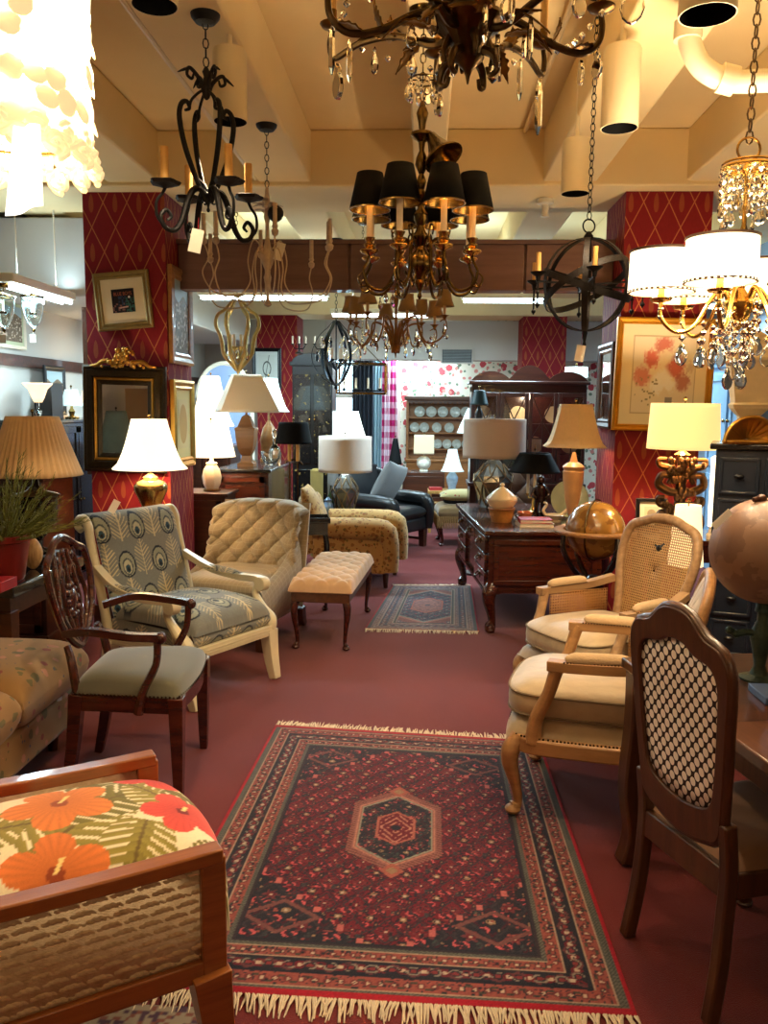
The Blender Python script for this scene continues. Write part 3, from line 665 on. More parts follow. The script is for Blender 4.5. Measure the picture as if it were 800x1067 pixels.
q = M().grid(sct, 130, 110); ob = q.build('seat_cushion', mCloth, t); paint(ob, lambda co: feather(co[:, 1] + .12, co[:, 0] + .02))
q = M().grid(lambda u, v: (.375 + .018 * math.sin(PI * v), (2 * u - 1) * (W2 - .02), .335 + .07 * v), 80, 20); ob = q.build('seat_front', mCloth, t); paint(ob, lambda co: feather(co[:, 1], co[:, 2]))
for sg in (-1, 1):
    q = M().grid(lambda u, v: (-.25 + .62 * u, sg * (W2 - .012 + .008 * math.sin(PI * v)), .335 + .08 * v), 90, 16); ob = q.build('side_panel', mCloth, t); paint(ob, lambda co: feather(co[:, 0], co[:, 2]))
    f = M().bar([(-.27, sg * W2, .30), (.38, sg * W2, .30)], .035, .06)
    for k in range(3): f.bar([(-.26, sg * (W2 + .018), .285 + k * .015), (.37, sg * (W2 + .018), .285 + k * .015)], .004, .006)
    f.build('side_rail', mCream, t, bevel=.004)
    f = M().tube([(-.27, sg * W2, .30), (-.33, sg * W2, .55), (-.41, sg * W2, .85), (-.425, sg * W2, .93), (-.46, sg * W2, .975), (-.505, sg * W2, .97), (-.52, sg * W2, .93), (-.49, sg * W2, .905)], [.03, .026, .026, .027, .028, .026, .022, .018], 10, smooth=5); f.build('back_stile', mCream, t)
    f = M().bar([(-.36, sg * (W2 + .004), .70), (-.16, sg * (W2 + .035), .615), (.06, sg * (W2 + .045), .585), (.24, sg * (W2 + .035), .590), (.285, sg * (W2 + .03), .575)], .05, .038, smooth=6)
    f.lathe([(.042, -.03), (.045, -.02), (.045, .02), (.042, .03)], (.285, sg * (W2 + .03), .565), 16, T=Matrix.Rotation(PI / 2, 4, 'X'))
    f.tube([(.26, sg * (W2 + .028), .56), (.24, sg * (W2 + .02), .50), (.30, sg * (W2 + .014), .42), (.365, sg * (W2 + .01), .36), (.375, sg * W2, .30)], [.024, .022, .03, .04, .034], 10, smooth=5); f.build('arm', mCream, t, bevel=.004)
    q = M().grid(lambda u, v: (-.22 + .32 * u, sg * (W2 + .036) + (v - .5) * .062, .604 + .030 * math.sin(PI * v) * math.sin(PI * min(1, max(0, u))) ** .4 + .06 * (.5 - u) * max(0, .6 - u)), 60, 14); ob = q.build('arm_pad', mCloth, t); paint(ob, lambda co: feather(co[:, 0], co[:, 1] * 2 + .05))
    tleg(.365, sg * (W2 - .005), .30, .058, .036, .05, 0).build('leg', mCream, t, bevel=.004); tleg(-.26, sg * (W2 - .01), .30, .052, .034, -.12, 0).build('leg', mCream, t, bevel=.004)
M().bar([(.385, -W2, .30), (.385, W2, .30)], .035, .06).bar([(.405, -W2 + .02, .292), (.405, W2 - .02, .292)], .004, .006).bar([(.405, -W2 + .02, .308), (.405, W2 - .02, .308)], .004, .006).build('front_rail', mCream, t, bevel=.004)
M().bx(-.28, .37, -W2 + .02, W2 - .02, .33, .40).build('seat_deck', mWalnut, t)
pc = P(121, 527, 4.55); tagcard((pc.x, pc.y - .03, pc.z), R(15), 'white price tag pinned to the top of the peacock chair back', .04, .075, (-.3, .5, 0))
# ---- tufted plaid armchair
rz = R(-104); t = thing('tufted_armchair', 'taupe plaid armchair with deep button tufted back behind the peacock chair', 'armchair', (-1.30, 5.78, 0), rz)
def tuft(u, v): return (abs(math.sin(PI * (u + v))) * abs(math.sin(PI * (u - v)))) ** .45
def tb(u, v):       # inner back, wrapping forward into the wings, rolled outward at the top
    a = (u - .5) * 2; y = a * .345; s = v * .62; x = -.24 - s * .30 - .09 * max(0, (v - .72) / .28) ** 2 + .10 * abs(a) ** 3; z = .42 + s * .93 - .09 * max(0, (v - .8) / .2) ** 2 - .06 * abs(a) ** 4 * v
    d = .06 * tuft(u * 4.2 + .2, v * 3.6 + .0) * min(1, (1 - v) * 8) * min(1, v * 8); return (x + d, y, z)
M().grid(tb, 110, 90).build('backrest', mPlaid, t, solid=.05)
o = M()
for a in range(0, 11):
    for b in range(0, 5):
        u = (a * .5 - .2) / 4.2; v = (b + (a % 2) * .5) / 3.6
        if .06 < u < .94 and .08 < v < .9: p = tb(u, v); o.ball((p[0] + .006, p[1], p[2]), .010, 8)
o.build('buttons', mPlaid, t)['kind'] = 'stuff'
M().grid(lambda u, v: (-.31 - .52 * v * .30, (u - .5) * .70, .16 + .76 * v), 20, 20).build('outer_back', mPlaid, t, solid=.03)
for sg in (-1, 1):
    M().grid(lambda u, v: (-.28 + .66 * u, sg * (.315 + .05 * math.sin(2 * PI * v) * .9), .17 + (.36 - .10 * u + .16 * (1 - u) ** 3) * min(1, .5 - .5 * math.cos(2 * PI * v)) if True else 0), 24, 24, cv=True).build('arm', mPlaid, t)
    tleg(.33, sg * .32, .15, .05, .034, .02, 0).build('leg', mWalnut, t); tleg(-.33, sg * .32, .15, .05, .034, -.06, 0).build('leg', mWalnut, t)
M().pillow((.06, 0, .41), .66, .58, .17, 6, 20, flat=.35).build('seat_cushion', mPlaid, t)
M().bx(-.30, .36, -.315, .315, .14, .34).build('seat_base', mPlaid, t, bevel=.02)
# ---- long tufted bench
a, b, c = G(304, 677), G(363, 679), G(388, 633); mid = (a + b) / 2; lv = (c - b).normalized(); LB, WB = 1.12, .40
rz = math.atan2(lv.y, lv.x); cen = mid + lv * LB / 2
t = thing('tufted_bench', 'long bench with biscuit tufted cream top and slender mahogany cabriole legs', 'bench', (cen.x, cen.y, 0), rz)
mBiscuit = pm('biscuit_cloth', (212, 172, 130), .85, 0, .08, 30, sheen=.3)
def bt(u, v):
    x = (u - .5) * (LB + .03); y = (v - .5) * (WB + .04); e = (1 - abs(2 * u - 1) ** 12) * (1 - abs(2 * v - 1) ** 8)
    return (x, y, .405 + .075 * max(0, e) ** .35 + .026 * tuft(u * 7, v * 3) * min(1, max(0, e) * 2))
M().grid(bt, 120, 60).build('seat', mBiscuit, t)
M().bx(-LB / 2, LB / 2, -WB / 2, WB / 2, .33, .405).build('apron', mOakD, t, bevel=.006)
M().bx(-LB / 2 - .008, LB / 2 + .008, -WB / 2 - .008, WB / 2 + .008, .397, .407).build('piping', mBiscuit, t, bevel=.003)
for sx in (-1, 1):
    for sy in (-1, 1): cabriole(sx * (LB / 2 - .035), sy * (WB / 2 - .035), .36, sx * .6, sy * .6, .021, 1.3, .035).build('leg', mMahog, t)
# ---- floral club chair behind the bench
rz = R(-6); t = thing('floral_armchair', 'round armed club chair in gold floral cloth behind the bench', 'armchair', afl(403, 612, rz, (.34, -.28)), rz)
M().bx(-.34, .34, -.34, .34, .13, .33).build('base', mFlor, t, bevel=.03, seg=3)
M().pillow((.04, 0, .40), .66, .54, .20, 6, 18, flat=.35).build('seat_cushion', mFlor, t)
for sg in (-1, 1):
    M().tube([(-.33, sg * .33, .53), (.26, sg * .33, .53), (.34, sg * .33, .47), (.37, sg * .33, .36), (.37, sg * .33, .16)], [.105, .11, .10, .085, .08], 14, smooth=4).build('arm', mFlor, t)
    M().bx(-.33, .33, sg * .33 - .07, sg * .33 + .07, .14, .5).build('side', mFlor, t, bevel=.02)
    M().lathe([(.02, 0), (.022, .02), (.03, .13)], (.33, sg * .30, 0), 12).build('leg', mWalnut, t); M().lathe([(.02, 0), (.022, .02), (.03, .13)], (-.3, sg * .30, 0), 12).build('leg', mWalnut, t)
M().grid(lambda u, v: (-.36 - .10 * v, (u - .5) * .74 * (1 - .25 * v ** 3), .30 + .52 * v * (1 - .25 * (2 * u - 1) ** 2)), 24, 24).build('backrest', mFlor, t, solid=.14)
p = P(309, 525, 7.75); o = M().pillow((0, 0, 0), .44, .42, .16, 2.2, 20, Matrix.Rotation(1.2, 4, 'Y')).build('throw_cushion', mFlor); o.location = (-1.02, 7.62, .70); tag(o, 'round gold floral throw cushion standing in the floral club chair', 'cushion')
# ---- black leather wing chair with pillow
rz = R(-32); t = thing('leather_wing_chair', 'black leather wing chair with wooden stretcher near the far rug', 'armchair', (-.43, 9.64, 0), rz)
M().bx(-.33, .36, -.36, .36, .20, .36).build('base', mLeather, t, bevel=.03, seg=3)
M().pillow((.06, 0, .42), .66, .54, .16, 7, 18, flat=.3).build('seat_cushion', mLeather, t)
for sg in (-1, 1):
    M().tube([(-.32, sg * .36, .58), (.24, sg * .36, .56), (.33, sg * .36, .52), (.36, sg * .36, .42), (.35, sg * .36, .22)], [.08, .085, .085, .07, .055], 14, smooth=4).build('arm', mLeather, t)
    M().bx(-.32, .30, sg * .36 - .05, sg * .36 + .05, .2, .55).build('side', mLeather, t, bevel=.02)
    M().prism([(-.42, .55), (-.12, .60), (-.16, .74), (-.28, .88), (-.44, .92)], -.035, .035, Matrix.Translation((0, sg * .36, 0)) @ Matrix.Rotation(PI / 2, 4, 'X')).build('wing', mLeather, t, bevel=.03, seg=3)
    tleg(.31, sg * .32, .21, .055, .045).build('leg', mWalnut, t); tleg(-.31, sg * .32, .21, .055, .04, -.06, 0).build('leg', mWalnut, t)
    M().bar([(-.32, sg * .32, .09), (.31, sg * .32, .09)], .025, .03).build('stretcher', mWalnut, t)
M().grid(lambda u, v: (-.30 - .16 * v + .03 * math.sin(PI * v), (u - .5) * .72, .34 + .60 * v - .03 * (2 * u - 1) ** 2 * v), 20, 20).build('backrest', mLeather, t, solid=.13)
T = Matrix.Rotation(R(-30), 4, 'Z') @ Matrix.Rotation(-1.15, 4, 'Y') @ Matrix.Rotation(.25, 4, 'Z')
o = M().pillow((0, 0, 0), .50, .48, .17, 3.4, 20, T).build('throw_pillow', mPillow); o.location = (-.40, 9.56, .76); tag(o, 'slate grey square pillow leaning in the black leather wing chair', 'pillow')
# ---- fringed bench seat with cushion
t = thing('fringed_stool', 'wide upholstered stool with long tan fringe and carved curved legs', 'stool', (.47, 10.02, 0), R(4))
mTan = pm('tan_moquette', (128, 100, 62), .9, 0, .2, 12, sheen=.3)
M().pillow((0, 0, .40), .62, .56, .20, 6, 18, flat=.35).build('seat', mTan, t)
f = M()
for i in range(120):
    k = i / 120 * 4; s = int(k); u = (k - s) * 2 - 1; x, y = ((u * .30, -.28), (.31, u * .27), (u * .30, .28), (-.31, u * .27))[s]
    f.tube([(x, y, .36), (x * 1.02, y * 1.02, .28), (x * 1.01 + random.uniform(-.006, .006), y * 1.01, .22)], [.009, .008, .005], 5)
f.build('fringe', pm('fringe_tan', (150, 112, 64), .9, 0, .2, 30), t)['kind'] = 'stuff'
M().bx(-.29, .29, -.26, .26, .28, .38).build('frame', mMahog, t)
for sx in (-1, 1):
    for sy in (-1, 1): cabriole(sx * .25, sy * .22, .30, sx * .7, sy * .7, .026, 1.2, .05).build('leg', mMahog, t)
o = M().pillow((0, 0, 0), .50, .40, .15, 2.6, 18).build('throw_pillow', floral_mat('tapestry_cloth', (176, 158, 110), (((70, 90, 60), 1, .42), ((140, 60, 50), 1.2, .36)), 12)); o.location = (.45, 10.0, .585); tag(o, 'pale tapestry pillow lying on the fringed stool', 'pillow')
o = M().pillow((0, 0, 0), .46, .42, .12, 4, 18).build('dark_cushion', pm('black_cushion', (22, 20, 22), .85)); 
o.location = (.47, 10.04, .524); o.scale.z = .55; tag(o, 'flat black cushion under the tapestry pillow on the fringed stool', 'cushion')
# ---- floral sofa at the left edge
t = thing('floral_sofa', 'low sofa in faded gold floral tapestry at the left edge', 'sofa', (-2.05, 3.15, 0), R(0))
M().bx(-.45, .38, -.72, .66, .10, .30).build('base', mSofa, t, bevel=.03, seg=3)
for y in (-.36, .31): M().pillow((.03, y, .42), .86, .66, .27, 6, 22, flat=.32).build('seat_cushion', mSofa, t)
M().bx(-.55, -.40, -.72, .66, .25, .80).build('backrest', mSofa, t, bevel=.05, seg=3)
for x in (-.45, .30):
    for y in (-.62, .56): M().lathe([(.022, 0), (.03, .11)], (x, y, 0), 12).build('foot', mWalnut, t)
tagcard((-1.655, 3.60, .33), R(80), 'white price tag hanging from the front of the floral sofa', .035, .085, (.0, .15, 0))
# ---- dark table with glossy top, left
t = thing('console_table', 'dark table with glossy reflecting top behind the floral sofa', 'table', (-2.48, 4.27, 0))
M().bx(-.5, .5, -.42, .42, .70, .76).build('tabletop', pm('polished_black', (26, 24, 30), .08, 0, .3, 4, coat=1), t, bevel=.006)
M().bx(-.46, .46, -.38, .38, .60, .70).build('apron', mWalnut, t)
for sx in (-1, 1):
    for sy in (-1, 1): tleg(sx * .43, sy * .36, .62, .06, .04).build('leg', mWalnut, t)
# ---- octagonal lamp stand by the left pillar
t = thing('octagonal_table', 'small octagonal honey wood table under the brass lamp', 'table', (-1.89, 5.64, 0), R(22.5))
oc = [(.20, 0), (.20, .025), (.185, .03)]
M().lathe([(.17, .825), (.18, .835), (.18, .85), (.17, .858)], n=8).build('tabletop', mOak, t, smooth=False)
M().lathe([(.15, .74), (.15, .826)], n=8).build('apron', mOakD, t, smooth=False)
for k in range(4):
    a = PI / 4 + k * PI / 2; tleg(.13 * math.cos(a), .13 * math.sin(a), .75, .035, .024, .03 * math.cos(a), .03 * math.sin(a)).build('leg', mOakD, t)
M().lathe([(.12, .2), (.12, .215)], n=8).build('lower_shelf', mOakD, t, smooth=False)
# ---- brown cabinet left of the pillar
def cabinet(name, lab, cat, x0, x1, y0, y1, h, mat, doors=2, face='-y', rz=0, top=None, loc=None, drawers=0, mk=None):
    t = thing(name, lab, cat, ((x0 + x1) / 2, (y0 + y1) / 2, 0), rz); w, d = (x1 - x0) / 2, (y1 - y0) / 2
    M().bx(-w + .012, w - .012, -d + .012, d - .012, .07, h - .03).build('body', mat, t, bevel=.004)
    M().bx(-w - .012, w + .012, -d - .012, d + .012, h - .03, h).build('top', top or mat, t, bevel=.006)
    M().bx(-w, w, -d, d, 0, .09).build('plinth', mat, t, bevel=.004)
    if face == '-y': T = Matrix(); fw = w; fd = d
    elif face == '+x': T = Matrix.Rotation(PI / 2, 4, 'Z'); fw = d; fd = w
    else: T = Matrix.Rotation(-PI / 2, 4, 'Z'); fw = d; fd = w
    z1 = h - .05; zt = z1
    for r in range(drawers):
        hh = .15; n = max(1, doors)
        for i in range(n):
            a = -fw + .03 + i * (2 * fw - .06) / n; b = a + (2 * fw - .06) / n - .012
            dr = M(T).bx(a, b, -fd - .006, -fd + .02, zt - hh, zt - .012).bx(a + .02, b - .02, -fd - .010, -fd, zt - hh + .018, zt - .03).build('drawer', mat, t, bevel=.003)
            M(T).ball(((a + b) / 2, -fd - .022, zt - hh / 2 - .005), .014, 10).tube([((a + b) / 2, -fd, zt - hh / 2 - .005), ((a + b) / 2, -fd - .02, zt - hh / 2 - .005)], .006, 6).build('knob', mk or mBrassD, dr)
        zt -= hh
    if doors and zt > .35:
        for i in range(doors):
            a = -fw + .03 + i * (2 * fw - .06) / doors; b = a + (2 * fw - .06) / doors - .012
            dm = M(T).bx(a, b, -fd + .0, -fd + .02, .11, zt - .012)
            for (q0, q1, r0, r1) in ((a, a + .05, .11, zt - .012), (b - .05, b, .11, zt - .012), (a, b, .11, .17), (a, b, zt - .07, zt - .012)): dm.bx(q0, q1, -fd - .010, -fd + .01, r0, r1)
            dr = dm.build('door', mat, t, bevel=.003)
            M(T).ball((b - .03 if i == 0 else a + .03, -fd - .022, (zt + .1) / 2), .012, 10).tube([(b - .03 if i == 0 else a + .03, -fd, (zt + .1) / 2), (b - .03 if i == 0 else a + .03, -fd - .02, (zt + .1) / 2)], .005, 6).build('knob', mk or mBrassD, dr)
    return t
cabinet('wooden_cabinet', 'dark brown wooden cabinet standing just left of the left pillar', 'cabinet', -3.12, -2.50, 5.3, 5.82, 1.16, mWalnut, 2)
cabinet('sideboard', 'reddish brown sideboard under the wooden baluster lamp', 'sideboard', -1.84, -1.36, 7.25, 8.55, 1.08, mMahog, 1, '-y', top=mBlackW)
cabinet('lamp_cabinet', 'low walnut cabinet behind the tufted armchair holding the lit white lamp', 'cabinet', -2.05, -1.62, 6.72, 7.12, .92, mWalnut, 1)
# ---- small dark table behind the bench
t = thing('tray_table', 'small dark square table with raised rim behind the bench', 'table', (-.95, 6.93, 0), R(10))
M().bx(-.16, .16, -.14, .14, .67, .69).bx(-.16, -.148, -.14, .14, .69, .715).bx(.148, .16, -.14, .14, .69, .715).bx(-.16, .16, -.14, -.128, .69, .715).bx(-.16, .16, .128, .14, .69, .715).build('tabletop', mBlackW, t, bevel=.003)
M().bx(-.14, .14, -.12, .12, .57, .67).build('apron', mBlackW, t)
for sx in (-1, 1):
    for sy in (-1, 1): cabriole(sx * .12, sy * .10, .58, sx * .6, sy * .6, .016, 1.4, .03).build('leg', mBlackW, t)
# ---- carved desk with claw feet
a, b = G(510, 660), G(481, 611); rz = math.atan2(b.y - a.y, b.x - a.x) - PI / 2; DW, DL = .86, max(1.5, min(1.8, (b - a).length + .1))
t = thing('carved_desk', 'large mahogany desk with claw feet and rope carved edge at right', 'desk', afl(511, 659, rz, (-DW / 2 + .05, -DL / 2 + .05)), rz)
hx, hy = DW / 2, DL / 2
M().bx(-hx - .02, hx + .02, -hy - .02, hy + .02, .73, .765).build('desktop', mMahog, t, bevel=.008)
M().bx(-hx + .015, hx - .015, -hy + .015, hy - .015, .31, .73).build('body', mMahog, t)
p = M()
for (x0, x1, z0, z1) in ((-hx + .05, hx - .05, .36, .40), (-hx + .05, hx - .05, .66, .70), (-hx + .05, -hx + .09, .40, .66), (hx - .09, hx - .05, .40, .66)): p.bx(x0, x1, -hy - .0, -hy + .02, z0, z1)
p.build('end_panel', mMahog, t, bevel=.004)
rp = M()
for i in range(52):
    x = -hx + .04 + i * (DW - .08) / 51; rp.box((x, -hy + .002, .315), (.007, .022, .03), T=Matrix.Rotation(.6, 4, 'Y'))
for i in range(90):
    y = -hy + .04 + i * (DL - .08) / 89; rp.box((-hx + .002, y, .315), (.022, .007, .03), T=Matrix.Rotation(.6, 4, 'X'))
rp.build('rope_moulding', mMahog, t)['kind'] = 'stuff'
for j in range(3):
    for r in range(3 if j != 1 else 1):
        y0 = -hy + .06 + j * (DL - .12) / 3; y1 = y0 + (DL - .12) / 3 - .02; z1 = .71 - r * .13; z0 = z1 - .12
        d = M().bx(-hx - .008, -hx + .02, y0, y1, z0, z1).build('drawer', mMahog, t, bevel=.006)
        M().tube([(-hx - .012, (y0 + y1) / 2 - .04, (z0 + z1) / 2 + .01), (-hx - .035, (y0 + y1) / 2 - .03, (z0 + z1) / 2 - .01), (-hx - .035, (y0 + y1) / 2 + .03, (z0 + z1) / 2 - .01), (-hx - .012, (y0 + y1) / 2 + .04, (z0 + z1) / 2 + .01)], .005, 6, smooth=4).bx(-hx - .012, -hx - .006, (y0 + y1) / 2 - .05, (y0 + y1) / 2 + .05, (z0 + z1) / 2 - .02, (z0 + z1) / 2 + .025).build('handle', mBrassD, d)
for sx in (-1, 1):
    for sy in (-1, 1):
        x, y = sx * (hx - .06), sy * (hy - .06); g = cabriole(x, y, .36, sx * .7, sy * .7, .042, .9, .06); fx, fy = x + sx * .018, y + sy * .018
        g.ball((fx, fy, .034), .034, 12)
        for k in range(4):
            a = PI / 4 * (2 * k) + math.atan2(sy, sx); g.tube([(fx, fy, .08), (fx + .032 * math.cos(a), fy + .032 * math.sin(a), .055), (fx + .036 * math.cos(a), fy + .036 * math.sin(a), .02)], [.016, .012, .007], 6, smooth=3)
        for k in range(7): g.ball((x + sx * .04 * math.cos(k), y + sy * .04 * math.sin(k), .30 + .02 * (k % 3)), .018, 6)
        g.build('leg', mMahog, t)
# ---- globe in floor stand
gc = P(620, 553, 5.3); gr = 31 * 5.3 / F; t = thing('floor_globe', 'amber globe in a dark wooden floor stand before the desk', 'globe', (gc.x, gc.y, 0)); gz = gc.z
m = MT('globe_map'); n = m.noise(7, 5); land = n.gt(.53); m.setc(m.mix(land, m.mix(m.noise(20), s2l((132, 92, 36)), s2l((152, 108, 46))), s2l((116, 76, 30)))); m.p(rough=.18, coat=.6); mGlobe = m.m
M().ball((0, 0, gz), gr, 36, 24).build('globe_ball', mGlobe, t)
M().lathe([(gr + .012, gz - .012), (gr * 1.36, gz - .014), (gr * 1.38, gz), (gr * 1.36, gz + .008), (gr + .012, gz + .008), (gr + .012, gz - .012)], n=40, cap=False).build('horizon_ring', mOak, t)
M().ring((0, 0, gz), gr + .010, .0055, 40, 6, Matrix.Rotation(R(60), 4, 'Z') @ Matrix.Rotation(PI / 2, 4, 'X')).build('meridian_ring', mBrassD, t)
for k in range(4):
    a = k * PI / 2 + .4; c, s = math.cos(a), math.sin(a)
    M().tube([(c * gr * 1.22, s * gr * 1.22, gz - .01), (c * gr * 1.2, s * gr * 1.2, gz - .12), (c * gr * .75, s * gr * .75, gz - gr - .06), (c * .05, s * .05, gz - gr - .14)], [.014, .018, .018, .02], 8, smooth=5).build('arm', mBlackW, t)
M().lathe([(.03, .16), (.05, .2), (.035, .28), (.055, gz - gr - .20), (.07, gz - gr - .15), (.03, gz - gr - .1)], n=16).build('pedestal', mBlackW, t)
for k in range(3):
    a = k * 2.094 + .9; c, s = math.cos(a), math.sin(a); M().tube([(0, 0, .25), (c * .12, s * .12, .20), (c * .2, s * .2, .06), (c * .25, s * .25, .018)], [.026, .026, .02, .018], 8, smooth=4).build('leg', mBlackW, t)
# ---- French armchairs
mPiping = pm('piping_cord', (120, 100, 72), .8)
def bergere(t, W, caneside, mat, pad):
    hw = W / 2
    rail = [(-.27, -hw * .86, .31), (.10, -hw, .31), (.27, -hw * .94, .31), (.325, -hw * .45, .315), (.335, 0, .305), (.325, hw * .45, .315), (.27, hw * .94, .31), (.10, hw, .31), (-.27, hw * .86, .31)]
    M().bar(rail, .045, .065, smooth=5).bar([(-.27, -hw * .86, .31), (-.27, hw * .86, .31)], .045, .06).build('seat_rail', mat, t, bevel=.008)
    nails(catmull([(x + (.023 if x > .2 else 0), y * 1.035, .345) for x, y, z in rail], 6), .0048, .013).build('nailhead_trim', mNail, t)['kind'] = 'stuff'
    M().grid(lambda u, v: seatf(u, v, .33, .425, .335, -.26, hw * .96, hw * .84), 26, 26).build('seat_deck', mDamask, t)
    def ol(a, sc, z):
        ca, sa = math.cos(a), math.sin(a); rr = (abs(ca) ** 5 + abs(sa) ** 5) ** -.2; x, y = ca * rr, sa * rr
        return (.05 + .29 * x * sc + .02 * (1 - y * y) * max(0, x), hw * (.87 + .07 * x) * y * sc, z)
    ly = [(.05, .408), (.93, .405), (1, .42), (1.012, .46), (1, .502), (.965, .516), (.8, .543), (.55, .558), (.28, .563), (.03, .565)]
    M().grid(lambda u, v: ol(2 * PI * u, *ly[round(v * 9)]), 72, 10, cu=True).build('seat_cushion', mDamask, t, ang=1.5)
    for z in (.420, .503): M().tube([ol(2 * PI * q / 72, 1.005, z) for q in range(72)], .005, 6, closed=True).build('piping', mPiping, t)
    for sg in (-1, 1):
        cabriole(.285, sg * hw * .88, .33, .75, sg * .55, .030, 1.1, .05).build('leg', mat, t); cabriole(-.26, sg * hw * .82, .33, -.8, sg * .3, .026, 1.0, .04).build('leg', mat, t)
        a = M().tube([(.225, sg * hw * .99, .32), (.215, sg * hw * 1.0, .42), (.17, sg * hw * 1.02, .53), (.145, sg * hw * 1.04, .62), (.13, sg * hw * 1.05, .655)], [.034, .029, .026, .028, .028], 10, smooth=6)
        a.bar([(.175, sg * hw * 1.05, .652), (.05, sg * hw * 1.06, .655), (-.15, sg * hw * 1.0, .665), (-.31, sg * hw * .86, .70)], .054, .040, smooth=6); a.build('arm', mat, t, bevel=.006)
        M().tube([(.10, sg * hw * 1.055, .672), (.07, sg * hw * 1.06, .684), (-.10, sg * hw * 1.01, .690), (-.14, sg * hw * .99, .684)], [.012, .028, .028, .012], 10, smooth=5).build('arm_pad', pad, t)
        nails([(.11, sg * hw * 1.055 + .026, .673), (-.14, sg * hw * 1.0 + .026, .683)], .004, .012).build('arm_nailheads', mNail, t)['kind'] = 'stuff'
        if caneside: M().grid(lambda u, v: (-.27 + .38 * u, sg * hw * (.87 + .13 * u), .35 + .29 * v), 4, 4).build('cane_panel', mCaneSide, t, solid=.004)
    return hw
mPad = pm('arm_pad_cloth', (198, 166, 124), .85, 0, .1, 60, .3, 120)
rz = R(163); t = thing('french_armchair', 'beech open arm french armchair with cream damask cushion at the rug edge', 'armchair', afl(527, 848, rz, (.325, .29), .011)[:2] + (.011,), rz)
hw = bergere(t, .60, False, mBeech, mPad)
bk_ = [(0, .44), (.20, .46), (.245, .60), (.25, .78), (.22, .92), (.12, .975), (0, .99)]
def bpt(y, z): return (-.27 - (z - .44) * .24, y, z)
lp = [bpt(y, z) for y, z in bk_] + [bpt(-y, z) for y, z in bk_[-2:0:-1]]
M().tube(lp, .022, 10, closed=True, smooth=5).tube([(-.26, .2, .32), bpt(.2, .48)], .02, 8).tube([(-.26, -.2, .32), bpt(-.2, .48)], .02, 8).build('back_frame', mBeech, t)
def fill(u, v, sc, off=.0, bulge=.0):
    a = 2 * PI * u; y0, z0 = 0, .71; n = len(lp_) ; p = lp_[int(u * n) % n]; y = p[1] * v * sc; z = z0 + (p[2] - z0) * v * sc; q = bpt(y, z); return (q[0] + off + bulge * (1 - v * v), q[1], q[2])
lp_ = catmull(lp, 6, True)
M().grid(lambda u, v: fill(u, v, .96, 0, .04), 84, 10, cu=True).build('back_panel', mDamask, t, solid=.02)
rz = R(211); c2 = (.955, 4.30, 0)
t = thing('cane_armchair', 'weathered beech armchair with rounded cane back and cane sides', 'armchair', c2, rz)
mBeechG = wood('weathered_beech', (134, 98, 62), (186, 148, 104), .5)
hw = bergere(t, .60, True, mBeechG, mPad)
bk_ = [(0, .46), (.17, .47), (.205, .60), (.25, .78), (.255, .91), (.22, 1.0), (.13, 1.035), (.07, 1.055), (0, 1.06)]
lp = [bpt(y, z) for y, z in bk_] + [bpt(-y, z) for y, z in bk_[-2:0:-1]]; lp_ = catmull(lp, 6, True)
M().tube(lp, .026, 10, closed=True, smooth=5).tube([(-.26, .18, .32), bpt(.18, .49)], .02, 8).tube([(-.26, -.18, .32), bpt(-.18, .49)], .02, 8).build('back_frame', mBeechG, t)
def fillc(u, v): n = len(lp_); p = lp_[int(u * n) % n]; y = p[1] * v; z = .78 + (p[2] - .78) * v; q = bpt(y, z); return q
M().grid(lambda u, v: fillc(u, .02 + .98 * v), 96, 6, cu=True).build('cane_back', mCaneBack, t, solid=.003)
M().ball(bpt(0, .90), .02, 8, sc=(.5, 1, 1)).tube([bpt(0, .90), bpt(.03, .93)], .006, 6).tube([bpt(0, .9), bpt(-.03, .915)], .006, 6).build('tie_bow', mBlack, t)
# ---- dining chair with hexagon cloth
rz = R(20); t = thing('dining_chair', 'dark carved dining chair with white dotted hexagon cloth on its back', 'chair', afl(661, 974, rz, (-.21, .19)), rz)
mDin = wood('carved_walnut', (50, 28, 15), (92, 55, 30), .35, (12, 12, 1), 3, .3)
def db(y, z): return (-.20 - max(0, z - .42) * .09, y, .42 + (z - .42) * 1.05)
out = [(.0, .45), (.10, .47), (.165, .50), (.185, .60), (.205, .80), (.215, .94), (.185, 1.0), (.12, 1.02), (.06, 1.065), (0, 1.075)]
inn = [(0, .545), (.08, .555), (.135, .585), (.155, .66), (.168, .80), (.172, .90), (.145, .95), (.08, .965), (.04, .985), (0, .99)]
def full(c): return catmull([(y, z, 0) for y, z in c] + [(-y, z, 0) for y, z in c[-2:0:-1]], 6, True)
fo, fi = full(out), full(inn); n = len(fo)
g = M(); vs = []
for x in (-.018, .018):
    for L in (fo, fi): vs += [(lambda q: (q[0] + x, q[1], q[2]))(db(p.x, p.y)) for p in L]
fs = []
for i in range(n):
    k = (i + 1) % n; fs += [(i, k, n + k, n + i), (2 * n + i, 3 * n + i, 3 * n + k, 2 * n + k), (i, 2 * n + i, 2 * n + k, k), (n + i, n + k, 3 * n + k, 3 * n + i)]
g.add(vs, fs); g.tube([db(p.x * .985, p.y) for p in fo[::3]], .0155, 8, closed=True); g.build('back_frame', mDin, t, bevel=.004)
M().grid(lambda u, v: (lambda p: db(p.x * v, .76 + (p.y - .76) * v))(fi[int(u * n) % n]), n, 6, cu=True).build('back_cloth', mHex, t, solid=.012)
